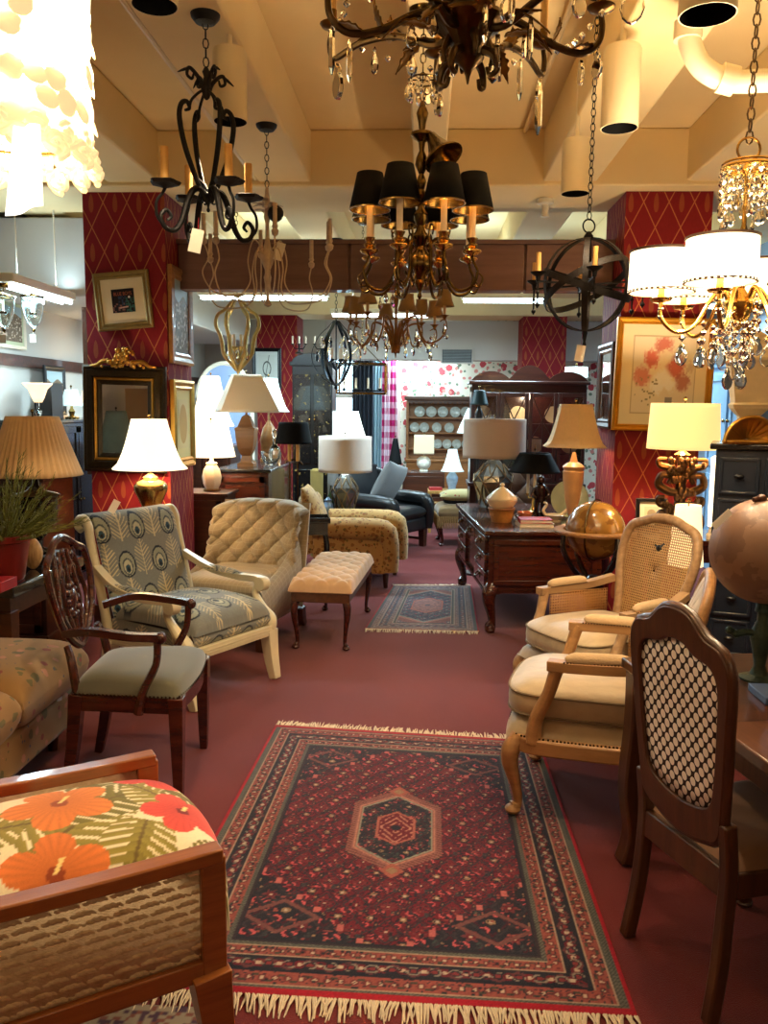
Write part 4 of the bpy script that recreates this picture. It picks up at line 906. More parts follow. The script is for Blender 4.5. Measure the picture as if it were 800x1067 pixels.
for sg in (-1, 1):
    M().bar([(-.21, sg * .185, .56), (-.195, sg * .185, .42), (-.20, sg * .185, .28), (-.212, sg * .19, .14), (-.235, sg * .195, 0.0)], .040, .036, smooth=6, up=(0, 1, 0)).build('leg', mDin, t, bevel=.006)
    cabriole(.22, sg * .21, .40, .6, sg * .5, .026, 1.1, .045).build('leg', mDin, t)
    M().bar([(-.2, sg * .185, .385), (.22, sg * .215, .385)], .028, .075).build('side_rail', mDin, t, bevel=.005)
M().bar([(-.195, -.185, .385), (-.195, .185, .385)], .03, .085).build('back_rail', mDin, t, bevel=.005); M().bar([(.225, -.215, .385), (.245, 0, .395), (.225, .215, .385)], .03, .07, smooth=5).build('front_rail', mDin, t, bevel=.005)
M().grid(lambda u, v: seatf(u, v, .42, .475, .25, -.19, .235, .19), 20, 20).build('seat', pm('taupe_seat_cloth', (142, 104, 76), .8), t)
# ---- parquet dining table
rz = R(10.5); TL, TW = 1.25, 1.15
g = G(643, 680, .76); c, s = math.cos(rz), math.sin(rz)
t = thing('dining_table', 'dark parquet dining table with broad curved legs at right edge', 'table', (g.x + c * (TW / 2) + s * (TL / 2), g.y + s * TW / 2 - c * (TL / 2) - .06, 0), rz)
m = MT('parquet'); x, y, z = m.xyz(); ck = ((x / .3).fl() + (y / .3).fl()) * .5; st = ck.fr().gt(.25)
n = m.noise(3, 5, (2, 20, 1)); n2 = m.noise(3, 5, (20, 2, 1)); line = ((x / .3).fr() - .5).ab().gt(.488).mx(((y / .3).fr() - .5).ab().gt(.488))
cc = m.mix(st, m.mix(n, s2l((40, 20, 10)), s2l((92, 50, 25))), m.mix(n2, s2l((54, 27, 13)), s2l((112, 64, 32)))); m.setc(m.mix(line, cc, s2l((30, 14, 8)))); m.p(rough=.28, coat=.4); mParq = m.m
M().bx(-TW / 2, TW / 2, -TL / 2, TL / 2, .725, .762).build('tabletop', mParq, t, bevel=.006)
M().bx(-TW / 2 + .05, TW / 2 - .05, -TL / 2 + .05, TL / 2 - .05, .64, .725).build('apron', mDin, t, bevel=.004)
for sx in (-1, 1):
    for sy in (-1, 1):
        x, y = sx * (TW / 2 - .05), sy * (TL / 2 - .05)
        M().bar([(x, y, .725), (x, y, .52), (x + sx * .012, y, .30), (x - sx * .012, y, .12), (x + sx * .012, y, 0)], .075, .075, smooth=6, up=(0, 1, 0)).build('leg', mDin, t, bevel=.008)
# ---- dark blue apothecary chest
rz = R(-20); q = P(742, 462, 4.35); ch = q.z; t = thing('apothecary_chest', 'dark navy painted chest with small square drawers at the right edge', 'chest', (q.x + .46 * math.cos(rz) - .22 * math.sin(rz) * 1, q.y + .46 * math.sin(rz) + .22 * math.cos(rz), 0), rz)
mNavy = pm('navy_paint', (26, 34, 46), .3, 0, .3, 8, .1, 40, coat=.3)
M().bx(-.44, .44, -.20, .20, .08, ch - .03).build('body', mNavy, t, bevel=.005); M().bx(-.47, .47, -.23, .23, ch - .03, ch).build('top', mBlackW, t, bevel=.006); M().bx(-.45, .45, -.21, .21, 0, .09).build('plinth', mNavy, t, bevel=.004)
for r in range(6):
    for k in range(4):
        a = -.43 + k * .215; z1 = ch - .07 - r * .212
        if z1 - .19 < .1: continue
        d = M().bx(a + .012, a + .203, -.214, -.19, z1 - .19, z1)
        for (x0, x1, y0, y1) in ((a + .012, a + .203, z1 - .018, z1), (a + .012, a + .203, z1 - .19, z1 - .172), (a + .012, a + .03, z1 - .19, z1), (a + .185, a + .203, z1 - .19, z1)): d.bx(x0, x1, -.222, -.2, y0, y1)
        d = d.build('drawer', mNavy, t, bevel=.004)
        M().ball((a + .107, -.236, z1 - .095), .016, 8, sc=(1.6, .6, .8)).tube([(a + .107, -.21, z1 - .095), (a + .107, -.236, z1 - .095)], .007, 6).build('knob', mBlack, d)
# ---- console under the gilt lamp
t = thing('hall_table', 'dark walnut table behind the cane armchair under the carved gilt lamp', 'table', (1.74, 5.28, 0))
LZ = .86
M().bx(-.36, .36, -.25, .25, LZ - .035, LZ).build('tabletop', mMahog, t, bevel=.005); M().bx(-.33, .33, -.22, .22, LZ - .14, LZ - .035).build('apron', mMahog, t)
for sx in (-1, 1):
    for sy in (-1, 1): tleg(sx * .31, sy * .2, LZ - .05, .05, .03).build('leg', mMahog, t)
# ================================================================ pictures and mirrors
def frame(m, w, h, prof):
    'mitred moulding in the XZ plane facing -Y: prof = (inset from the outer edge, height towards the viewer)'
    vs = []; fs = []; n = len(prof)
    for (i, d) in prof:
        a, b = w / 2 - i, h / 2 - i; vs += [V((-a, -d, -b)), V((a, -d, -b)), V((a, -d, b)), V((-a, -d, b))]
    for j in range(n - 1):
        for k in range(4):
            l = (k + 1) % 4; fs.append((j * 4 + k, j * 4 + l, (j + 1) * 4 + l, (j + 1) * 4 + k))
    return m.add(vs, fs)
def flat(name, w, h, y, mat, parent, cx=0, cz=0): return M().bx(cx - w / 2, cx + w / 2, -y - .002, -y + .002, cz - h / 2, cz + h / 2).build(name, mat, parent, smooth=False)
def picture(lab, c, w, h, fw, fmat, name='framed_picture', mat_w=.05, matc=(222, 206, 170), art=None, rz=0, roll=0, pitch=0, dep=.025, cat='picture'):
    t = thing(name, lab, cat, tuple(c), 0); t.rotation_euler = (pitch, roll, rz)
    frame(M(), w, h, [(0, 0), (0, dep), (fw * .25, dep * 1.2), (fw * .6, dep * .8), (fw * .8, dep), (fw, dep * .7), (fw, dep * .3)]).build('frame', fmat, t, smooth=False)
    iw, ih = w - 2 * fw, h - 2 * fw
    if mat_w: flat('mount', iw + .01, ih + .01, dep * .35, pm('mount_card', matc, .8, 0, .03), t)
    if art:
        o = M().grid(lambda u, v: ((u - .5) * (iw - 2 * mat_w), -dep * .35 - .004, (v - .5) * (ih - 2 * mat_w)), 90, 90).build('print', mArt, t); W, H = iw - 2 * mat_w, ih - 2 * mat_w
        paint(o, lambda co: art(co[:, 0] / W, co[:, 2] / H))
    return t, iw, ih
mArt = painted('print_ink', .6)
PF = 5.985   # a little in front of the near pillars' face
def art_boat(u, v):
    c = np.tile(np.array(s2l((26, 20, 24))), (len(u), 1)); c = mixc(c, (np.abs(u + .05) < .18) & (v < .2) & (v > -.2) & (hsh(np.floor(u * 14), np.floor(v * 14)) > .35), (38, 58, 84))
    c = mixc(c, (u > .1) & (v < .12) & (hsh(np.floor(u * 16), np.floor(v * 16), 2) > .5), (44, 92, 82)); c = mixc(c, (v < -.1) & (u < .05) & (hsh(np.floor(u * 12), np.floor(v * 12), 3) > .6), (126, 84, 74)); c = mixc(c, np.hypot(u - .27, v - .14) < .05, (224, 216, 206))
    return mixc(c, (np.abs(v + .28 - u * .1) < .03) & (np.abs(u) < .2), (198, 150, 140))
def at_px(px, py, Y): return P(px, py, Y)
c = at_px(129, 313.5, PF); t, iw, ih = picture('small tilted gilt frame with wide cream mount around a dark picture', c, .405, .405, .048, pm('dull_gilt', (136, 112, 62), .45, .6, .2, 30), roll=R(-5), mat_w=.072, art=art_boat, dep=.022)
cu = bpy.data.curves.new('lettering', 'FONT'); cu.body = 'BLUE BOYS'; cu.size = .034; cu.align_x = 'CENTER'; cu.extrude = .0005
o = bpy.data.objects.new('lettering', cu); COL.objects.link(o); o.parent = t; o.location = (0, -.0135, .038); o.rotation_euler = (PI / 2, 0, 0); o.scale = (.78, 1, 1); cu.materials.append(pm('faded_orange_ink', (176, 92, 62), .7))
def to_mesh(o):
    dg = bpy.context.evaluated_depsgraph_get(); me = bpy.data.meshes.new_from_object(o.evaluated_get(dg)); n = bpy.data.objects.new(o.name, me); COL.objects.link(n); n.parent = o.parent; n.location = o.location; n.rotation_euler = o.rotation_euler; n.scale = o.scale
    cv = o.data; bpy.data.objects.remove(o); bpy.data.curves.remove(cv); n.name = 'lettering'; return n
bpy.context.view_layer.update(); to_mesh(o)
# ornate mirror on the left pillar
c = at_px(131, 437, PF); k = PF / F; w, h = 88 * k, 111 * k
t = thing('ornate_mirror', 'black and gilt framed mirror with carved crest on the left pillar', 'mirror', tuple(c)); t.rotation_euler = (0, R(1.2), 0)
mBG = pm('black_gilt', (52, 40, 22), .35, .6, .6, 60, .2, 80)
frame(M(), w, h, [(0, 0), (0, .03), (.012, .045), (.03, .04), (.035, .05), (.075, .052), (.085, .035)]).build('frame', mBG, t, smooth=False)
frame(M(), w - .16, h - .16, [(0, .03), (.01, .045), (.022, .04), (.026, .03)]).build('gilt_slip', mGold, t, smooth=False)
frame(M(), w - .21, h - .21, [(-.004, .03), (.008, .032), (.03, .02), (.034, .012)]).build('inner_frame', mBG, t, smooth=False)
flat('mirror_glass', w - .24, h - .24, .012, mMirror, t)
cr = M()
for i in range(70):
    a = random.gauss(0, .42); a = max(-1, min(1, a)); cr.ball((a * .15, -.045 - random.uniform(0, .02), h / 2 - .01 + random.uniform(0, .14) * (1 - a * a)), random.uniform(.010, .02), 8)
for s in (-1, 1): cr.tube([(s * .05, -.05, h / 2 + .02), (s * .14, -.05, h / 2 + .03), (s * .19, -.05, h / 2 + .0), (s * .24, -.05, h / 2 - .005)], [.014, .016, .012, .005], 8, smooth=5)
cr.build('crest', mGold, t)
# frames on the pillar's side faces: landscape print, gilt frame below it
def art_land(u, v):
    n = hsh(np.floor(u * 24), np.floor(v * 30)); c = np.tile(np.array(s2l((118, 100, 80))), (len(u), 1)) * (.6 + .7 * n[:, None]); c = mixc(c, v > .25 + .05 * np.sin(u * 9), (168, 190, 196)); return mixc(c, (v < .2) & (n > .85), (206, 190, 170))
sx = -1.86 + .004
t, *_ = picture('tall oak framed landscape print on the side of the left pillar', (sx, 6.29, 1.65 + (422 - 334) / F * 6.3), .54, .70, .085, mOak, mat_w=.0, matc=(170, 180, 180), art=art_land, rz=PI / 2, dep=.03)
t, *_ = picture('gilt framed print hanging low on the side of the left pillar', (sx, 6.29, 1.65 + (422 - 443) / F * 6.3), .54, .66, .075, mGold, mat_w=.07, matc=(240, 220, 150), art=lambda u, v: np.where((np.hypot(u, v) < .4)[:, None], np.array(s2l((214, 170, 96)))[None], np.array(s2l((236, 214, 150)))[None]), rz=PI / 2, dep=.03)
picture('carved brown frame edge on the outer side of the left pillar', (-2.454, 6.3, 1.73), .5, 1.22, .09, pm('carved_brown', (96, 56, 28), .5, .2, .5, 40, .5, 60), mat_w=0, rz=-PI / 2, dep=.05)
# rose watercolour on the right pillar
def art_rose(u, v):
    n = hsh(np.floor(u * 40), np.floor(v * 40)); c = np.tile(np.array(s2l((240, 226, 196))), (len(u), 1))
    for (a, b, r, col) in ((-.02, .36, .17, (204, 104, 90)), (-.2, .2, .14, (216, 96, 80)), (-.34, -.02, .16, (206, 122, 110)), (.18, .1, .18, (196, 84, 76)), (.3, -.08, .14, (180, 106, 90)), (.02, .24, .12, (240, 226, 190)), (0, -.05, .16, (250, 246, 236)), (-.1, -.14, .12, (250, 246, 236)), (.1, -.12, .11, (250, 246, 236)), (.42, .12, .08, (214, 190, 160))):
        d = np.hypot(u - a, v - b) + (n - .5) * .06; m = np.clip((r - d) / r * 2.2, 0, .9)[:, None]; c = c * (1 - m) + np.array(s2l(col))[None] * m
    c = mixc(c, (np.abs(u - .1) < .06) & (v < -.28) & (v > -.42), (150, 146, 136)); c = mixc(c, (np.hypot(u + .25, v + .2) < .2) & (n > .88), (150, 140, 100)); e = np.maximum(np.abs(u), np.abs(v)); return mixc(c, (e > .487), (206, 186, 146))
c = at_px(690.5, 391, PF); picture('large gold framed watercolour of roses and white flowers on the right pillar', c, 98 * k, 113 * k, .045, pm('bright_gold', (222, 160, 50), .35, .7, .15, 20), mat_w=.075, matc=(246, 230, 190), art=art_rose, roll=R(1.0), dep=.03)
t, *_ = picture('dark wood framed mirror on the side of the right pillar', (1.36 - .004, 6.3, 1.65 + (422 - 400) / F * 6.3), .50, .62, .07, mOakD, name='side_mirror', mat_w=0, rz=-PI / 2, dep=.03, cat='mirror'); flat('mirror_glass', .38, .50, .012, mMirror, t)
c = at_px(675, 545, 5.48); t, *_ = picture('small black framed print leaning behind the carved gilt lamp', (1.50, 5.49, .86 + .105), .20, .20, .024, mBlack, mat_w=.03, art=lambda u, v: np.where((np.hypot(u, v) < .3)[:, None], np.array(s2l((150, 130, 100)))[None], np.array(s2l((206, 190, 150)))[None]), pitch=R(-8))
# ================================================================ lamps
def shade(t, z, rb, rt, h, mat, n=32, flare=0., pleat=0, rot=0, label=None, trim=None, name='shade'):
    prof = [(rb + (rt - rb) * (q ** (1 - abs(flare) * .45)), z + h * q) for q in [i / 10 for i in range(11)]]
    g = M().lathe(prof, n=n if not pleat else pleat * 4, cap=False, rot=rot, wob=(lambda a, z: 1 + .012 * math.cos(a * pleat)) if pleat else None)
    o = g.build(name, mat, t, smooth=True, ang=.5, solid=.004, label=label)
    if trim: M().lathe([(rb + .003, z - .003), (rb + .004, z + .010), (rb - .003, z + .010), (rb - .003, z - .003), (rb + .003, z - .003)], n=n, rot=rot, cap=False).build('shade_trim', trim, o)
    M().tube([(0, 0, z + h * .3), (0, 0, z + h + .025)], .004, 6).ball((0, 0, z + h + .03), .011, 8).tube([(-rt * .98, 0, z + h * .96), (rt * .98, 0, z + h * .96)], .0025, 5).tube([(0, -rt * .98, z + h * .96), (0, rt * .98, z + h * .96)], .0025, 5).build('finial', mBrassD, t)
    return o
def lampth(lab, loc, name='table_lamp'): return thing(name, lab, 'lamp', tuple(loc))
mLitW = shade_glow('lit_white_shade', (255, 234, 196), 1.0); mLitC = shade_glow('lit_cream_shade', (255, 222, 170), .9); mLitG = shade_glow('lit_amber_shade', (255, 218, 140), .62)
mCool = glow('lit_cool_shade', (214, 244, 250), .45, (214, 226, 220))
def bulb(loc, z, w, col=WARM2): lamp('bulb', (loc[0], loc[1], z), w, col, .035)
# brass ginger jar lamp
L = (-1.89, 5.64, .858); t = lampth('lit white bell shade lamp with shiny brass ginger jar base', L)
M().lathe([(.06, 0), (.085, .0), (.085, .015), (.06, .03), (.05, .045)], n=28).build('foot', mBrassD, t)
M().lathe([(.05, .045), (.06, .07), (.085, .13), (.112, .19), (.115, .225), (.095, .255), (.055, .27), (.05, .28), (.055, .285), (.03, .30), (.015, .31), (.012, .37)], n=32).build('jar', mBrass, t)
shade(t, .345, .255, .118, .34, mLitW, flare=-.9, n=8 * 4, pleat=8); bulb(L, L[2] + .5, 9)
# lit white lamp with porcelain base behind the tufted chair
g = G(218, 512.5, .92); L = (g.x, 6.92, .92); t = lampth('lit white drum lamp with cream porcelain base behind the tufted armchair', L)
M().lathe([(.07, 0), (.075, .012), (.06, .02)], n=20).build('foot', mBrass, t)
M().lathe([(.055, .02), (.075, .06), (.085, .12), (.07, .18), (.045, .22), (.05, .235), (.02, .25), (.012, .30)], n=6).build('base', mWhite, t)
shade(t, .29, .20, .135, .285, mLitW, flare=0, n=28); bulb(L, L[2] + .42, 9)
# dark urn lamp on the console
L = (-2.16, 4.50, .762); t = lampth('black urn lamp with wide tan pleated shade beside the evergreen plant', L)
M().bx(-.13, .13, -.12, .12, 0, .045).build('plinth', mBlack, t, bevel=.004)
M().lathe([(.07, .045), (.075, .06), (.03, .08), (.022, .12), (.05, .15), (.10, .22), (.118, .30), (.12, .36), (.128, .375), (.11, .385), (.05, .40), (.02, .43), (.012, .50)], n=32).build('urn', pm('glossy_black', (16, 12, 12), .1, 0, .3, 6, coat=.8), t)
M().lathe([(.119, .352), (.123, .356), (.123, .372), (.119, .376)], n=32, cap=False).build('band', mBrassD, t)
shade(t, .485, .252, .135, .325, mTanShade, flare=-.1, pleat=44)
# wooden baluster lamp on the sideboard
g = G(255, 481, 1.08); L = (-1.64, 7.62, 1.08); t = lampth('square wooden baluster lamp with beige square shade on the sideboard', L)
s2 = 1.414
M().lathe([(.075 * s2, 0), (.075 * s2, .03), (.05 * s2, .045), (.04 * s2, .10), (.055 * s2, .13), (.07 * s2, .17), (.085 * s2, .27), (.088 * s2, .33), (.092 * s2, .335), (.092 * s2, .355), (.07 * s2, .365), (.035 * s2, .46), (.012, .48), (.01, .55)], n=4, rot=PI / 4).build('baluster', mPine, t, smooth=False)
shade(t, .50, .31 * 1.2, .14 * 1.2, .34, mLinen, n=4, rot=PI / 4 + .35, flare=0)
# green white bell lamp behind it
L = (-1.56, 8.3, 1.08); t = lampth('pale bell shade lamp with wooden base at the far end of the sideboard', L)
M().lathe([(.09, 0), (.09, .03), (.05, .05), (.075, .12), (.09, .22), (.06, .34), (.03, .38), (.012, .42), (.01, .55)], n=20).build('base', mOak, t)
shade(t, .50, .21, .085, .33, mCool, flare=-.8, n=8)
# brass floor lamp with black shade, two candle sleeves
L = (-1.14, 7.22, 0); t = lampth('brass floor lamp with black oval shade and two candle sleeves', L, 'floor_lamp')
M().lathe([(.13, 0), (.13, .02), (.05, .04), (.02, .06)], n=24).build('base', mBrassD, t)
for s in (-1, 1):
    M().tube([(s * .036, 0, .05), (s * .036, 0, 1.16)], .006, 8).build('rod', mBrassD, t); M().tube([(s * .036, 0, 1.16), (s * .036, 0, 1.335)], .017, 10).build('candle_sleeve', mCandle, t)
M().tube([(-.07, 0, 1.15), (-.036, 0, 1.17), (.036, 0, 1.17), (.08, 0, 1.13)], .009, 6, smooth=4).tube([(0, 0, 1.17), (0, 0, 1.55)], .005, 6).build('bracket', mBrassD, t)
shade(t, 1.315, .16, .125, .185, mShadeBlk, n=28)
# grey drum lamps with faceted cage bases
def cage(t, r, h, z0=.0):
    mC = pm('silver_glass', (120, 122, 120), .12, .6, .3, 12, coat=.5)
    M().lathe([(r * .62, z0), (r * .66, z0 + .02), (r * .78, z0 + h * .25), (r, z0 + h * .55), (r * .95, z0 + h * .68), (r * .5, z0 + h * .92), (r * .3, z0 + h)], n=8, rot=.2).build('body', mC, t, smooth=False)
    mm = M(); pr = [(r * .66, .02), (r * .78, h * .25), (r, h * .55), (r * .95, h * .68), (r * .5, h * .92)]
    for k in range(8):
        for sg in (-1, 1):
            pts = []
            for j, (rr, zz) in enumerate(pr): a = .2 + (k + sg * j * .5) * PI / 4; q = 1.0 if True else 0; pts.append((rr * 1.01 * math.cos(a) * (1 if j % 2 == 0 else .985), rr * 1.01 * math.sin(a), z0 + zz))
            mm.tube(pts, .0055, 5)
    mm.build('lattice', pm('bronze_wire', (150, 126, 92), .35, .8, .2, 20), t)
t0 = thing('side_table', 'small round dark table holding the grey drum lamp in front of the leather chair', 'table', (-.81, 8.52, 0))
M().lathe([(.26, .51), (.27, .52), (.27, .535), (.26, .54)], n=32).build('tabletop', mBlackW, t0); M().lathe([(.04, .05), (.03, .2), (.05, .35), (.03, .51)], n=16).build('pedestal', mBlackW, t0)
for k in range(3): a = k * 2.094; M().tube([(0, 0, .16), (.12 * math.cos(a), .12 * math.sin(a), .11), (.22 * math.cos(a), .22 * math.sin(a), .015)], [.022, .02, .015], 8, smooth=4).build('leg', mBlackW, t0)
L = (-.81, 8.52, .541); t = lampth('grey drum shade lamp with latticed glass base left of the leather chair', L); t['group'] = 'grey drum lamps with latticed bases'; cage(t, .145, .40); shade(t, .43, .275, .27, .365, mGreyShade, n=40)
L = (.62, 7.38, .766); t = lampth('grey drum shade lamp with latticed glass base on the far end of the desk', L); t['group'] = 'grey drum lamps with latticed bases'; cage(t, .18, .42); shade(t, .44, .275, .272, .34, mGreyShade, n=40)
# tan bell lamp on the desk
L = (1.10, 6.14, .766); t = lampth('tan panelled bell shade lamp with wooden urn base on the near end of the desk', L)
M().lathe([(.06 * s2, 0), (.06 * s2, .02), (.04, .03)], n=4, rot=PI / 4).build('foot', mGold, t, smooth=False)
M().lathe([(.025, .03), (.022, .09), (.03, .10), (.055, .22), (.075, .36), (.078, .42), (.07, .43), (.082, .455), (.06, .475), (.03, .49), (.022, .52), (.012, .56)], n=12).build('urn', pm('honey_marble', (200, 154, 104), .4, 0, .25, 12, coat=.3), t)
shade(t, .60, .246, .125, .31, mTanShade, n=6, flare=-1.0, rot=.5); bulb(L, L[2] + .72, 2.5)
# black bouillotte lamp with three candle sleeves
L = (.93, 7.0, .766); t = lampth('black bouillotte lamp with three ivory candle sleeves on the desk', L)
M().lathe([(.08, 0), (.085, .012), (.03, .03), (.015, .06), (.012, .14), (.03, .15), (.012, .165)], n=20).build('base', mBrass, t)
for k in range(3):
    a = k * 2.094 + .5; c, s = math.cos(a) * .055, math.sin(a) * .055; M().tube([(0, 0, .13), (c * .7, s * .7, .12), (c, s, .15)], .006, 6, smooth=3).tube([(c, s, .15), (c, s, .165)], .016, 10).build('arm', mBrass, t); M().tube([(c, s, .165), (c, s, .37)], .013, 10).build('candle_sleeve', mCandleW, t)
M().tube([(0, 0, .16), (0, 0, .58)], .005, 6).build('rod', mBrass, t); shade(t, .345, .215, .125, .16, mShadeBlk, n=32)
# carved gilt lamp with amber drum
L = (1.60, 5.22, .86); t = lampth('carved dark gilt scrollwork lamp with glowing yellow drum shade', L); t.rotation_euler.z = -.3
M().bx(-.11, .11, -.075, .075, 0, .03).build('plinth', mBronze, t, bevel=.006)
mCarv = pm('carved_gilt', (70, 46, 22), .35, .7, .6, 40)
g = M().tube([(0, 0, .03), (0, 0, .50)], [.035, .05, .03, .05, .03], 10)
for sg in (-1, 1):
    for z0, s in ((.03, 1), (.27, 1.05)):
        for yy in (-.03, .03):
            g.tube([(0, yy, z0), (sg * .07 * s, yy, z0 + .01), (sg * .125 * s, yy, z0 + .05), (sg * .11 * s, yy, z0 + .11), (sg * .06, yy, z0 + .10), (sg * .075, yy, z0 + .06)], [.02, .024, .024, .02, .016, .012], 8, smooth=6)
            g.tube([(sg * .02, yy, z0 + .10), (sg * .06, yy, z0 + .15), (sg * .12 * s, yy, z0 + .17), (sg * .13 * s, yy, z0 + .205), (sg * .09, yy, z0 + .21)], [.022, .022, .018, .014, .010], 8, smooth=6)
for i in range(60):
    z = random.uniform(.05, .48); x = random.gauss(0, .045); g.ball((x, -.05 - random.uniform(0, .02), z), random.uniform(.010, .020), 6, sc=(1, 1, 1.5))
g.build('carved_base', mCarv, t); M().lathe([(.03, .50), (.05, .51), (.02, .53), (.012, .6)], n=16).build('socket', mBrass, t)
shade(t, .545, .215, .20, .28, mLitG, n=40); bulb(L, L[2] + .69, 26)
# glowing alabaster column, small shaded lamp on a stand
L = (1.79, 5.11, .86); t = lampth('slim white glowing column lamp right of the carved gilt lamp', L)
M().lathe([(.05, 0), (.052, .03), (.04, .04), (.036, .07), (.046, .08)], n=20).build('base', mCandleW, t); M().lathe([(.046, .08), (.048, .2), (.047, .50), (.03, .51)], n=24).build('glass_column', glow('lit_alabaster', (255, 232, 190), 2.2), t)
t0 = thing('plant_stand', 'small dark round stand in the corner behind the cane armchair', 'stand', (1.56, 4.92, 0)); M().lathe([(.10, .48), (.105, .50), (.10, .51)], n=20).build('top', mWalnut, t0); M().lathe([(.09, 0), (.08, .03), (.025, .06), (.02, .3), (.03, .45), (.09, .48)], n=16).build('pedestal', mWalnut, t0)
L = (1.56, 4.92, .511); t = lampth('small cream cone shade lamp between the cane armchair and the navy chest', L)
M().lathe([(.05, 0), (.05, .02), (.02, .03), (.03, .1), (.02, .2), (.008, .22), (.008, .3)], n=16).build('base', mBrass, t); shade(t, .22, .10, .07, .36, mLitC, n=24)
# slim lamps further back
L = (.53, 8.15, 0); t = lampth('slim floor lamp with small dark teal shade before the china cabinet', L, 'floor_lamp'); M().lathe([(.12, 0), (.12, .02), (.02, .04), (.012, .1), (.01, 1.5), (.03, 1.52), (.04, 1.58), (.02, 1.64), (.008, 1.66)], n=16).build('stand', mBlack, t); shade(t, 1.67, .085, .05, .14, pm('teal_shade', (24, 58, 66), .5), n=24)
L = (-.99, 11.2, .74); t0 = thing('lamp_table', 'dark table under the bright lamp in front of the far window', 'table', (L[0], L[1], 0)); M().bx(-.4, .4, -.25, .25, .70, .74).build('tabletop', mWalnut, t0)
for a in (-1, 1):
    for b in (-1, 1): tleg(a * .36, b * .21, .71, .05, .03).build('leg', mWalnut, t0)
t = lampth('bright white bell lamp in front of the far window', L); M().lathe([(.09, 0), (.09, .03), (.03, .06), (.05, .2), (.07, .3), (.02, .38), (.01, .45)], n=16).build('base', mWhite, t); shade(t, .40, .25, .10, .43, glow('lit_daylight_shade', (240, 248, 240), 1.8), n=28, flare=-.6)
L = (.0, 12.0, .72); t0 = thing('low_chest', 'low dark chest under the square lamp before the plate dresser', 'chest', (0, 12.0, 0)); M().bx(-.3, .3, -.2, .2, .03, .72).build('body', mWalnut, t0, bevel=.01); M().bx(-.27, .27, -.215, -.19, .1, .36).build('drawer', mWalnut, t0, bevel=.005); M().bx(-.27, .27, -.215, -.19, .39, .66).build('drawer', mWalnut, t0, bevel=.005)
t = lampth('lamp with white ball base and square beige shade before the plate dresser', L); M().bx(-.06, .06, -.06, .06, 0, .02).ball((0, 0, .12), .105, 20).tube([(0, 0, .2), (0, 0, .28)], .012).build('ball_base', mWhite, t); shade(t, .25, .17 * 1.2, .165 * 1.2, .27, mLinen, n=4, rot=PI / 4)
# bamboo table with bell lamp
mBam = wood('bamboo', (132, 92, 44), (186, 140, 74), .4, (10, 10, 1), 3)
t0 = thing('bamboo_table', 'light bamboo table with lower rails behind the fringed stool', 'table', (.42, 11.0, 0))
M().bx(-.36, .36, -.22, .22, .52, .55).build('tabletop', mBam, t0)
for a in (-1, 1):
    for b in (-1, 1): M().tube([(a * .33, b * .2, 0), (a * .33, b * .2, .52)], .02, 8).build('leg', mBam, t0)
M().tube([(-.33, -.2, .4), (.33, -.2, .4)], .014, 8).build('rail', mBam, t0); M().tube([(-.33, -.2, .25), (.33, -.2, .4)], .012, 8).build('brace', mBam, t0)
L = (.38, 10.98, .551); t = lampth('white bell shade lamp with blue and white vase base on the bamboo table', L); M().lathe([(.05, 0), (.055, .02), (.05, .04), (.075, .12), (.08, .17), (.05, .22), (.03, .24), (.01, .3)], n=20).build('vase_base', pm('blue_white_china', (150, 170, 190), .2, 0, .5, 18), t); shade(t, .25, .155, .055, .29, mCool, n=24, flare=-.8)
o = M().box((0, 0, .02), (.16, .12, .04), .2).build('red_box', pm('red_box_paint', (160, 40, 40), .5)); o.location = (.16, 10.95, .551); tag(o, 'small red box lying on the bamboo table left of the vase lamp', 'box')
# cone lamp near the dresser, black lamp before the curtain
L = (.60, 10.2, 0); t = lampth('floor lamp with white cone shade half behind the grey drum lamp', L, 'floor_lamp'); M().lathe([(.14, 0), (.14, .02), (.02, .04), (.012, .1), (.012, 1.4)], n=16).build('stand', mBrassD, t); shade(t, 1.33, .20, .075, .30, mCool, n=24)
L = (-.40, 11.6, 0); t = lampth('black floor lamp with narrow black cone shade before the pink checked curtain', L, 'floor_lamp'); M().lathe([(.11, 0), (.11, .02), (.02, .04), (.012, .1), (.012, .9)], n=16).build('stand', mBlack, t); shade(t, .84, .095, .03, .36, mShadeBlk, n=24)
# lit lamp behind the left pillar
t0 = cabinet('tall_cabinet', 'tall dark cabinet behind the left pillar carrying a lit white lamp', 'cabinet', -2.62, -2.0, 8.55, 9.05, 1.22, mWalnut, 2)
L = (-2.26, 8.75, 1.22); t = lampth('bright lit white bell lamp behind the side frames of the left pillar', L); M().lathe([(.09, 0), (.09, .02), (.03, .05), (.06, .1), (.02, .18), (.01, .25)], n=16).build('base', mBrass, t); shade(t, .20, .24, .09, .52, mLitW, n=28, flare=-.7); bulb(L, L[2] + .4, 2)
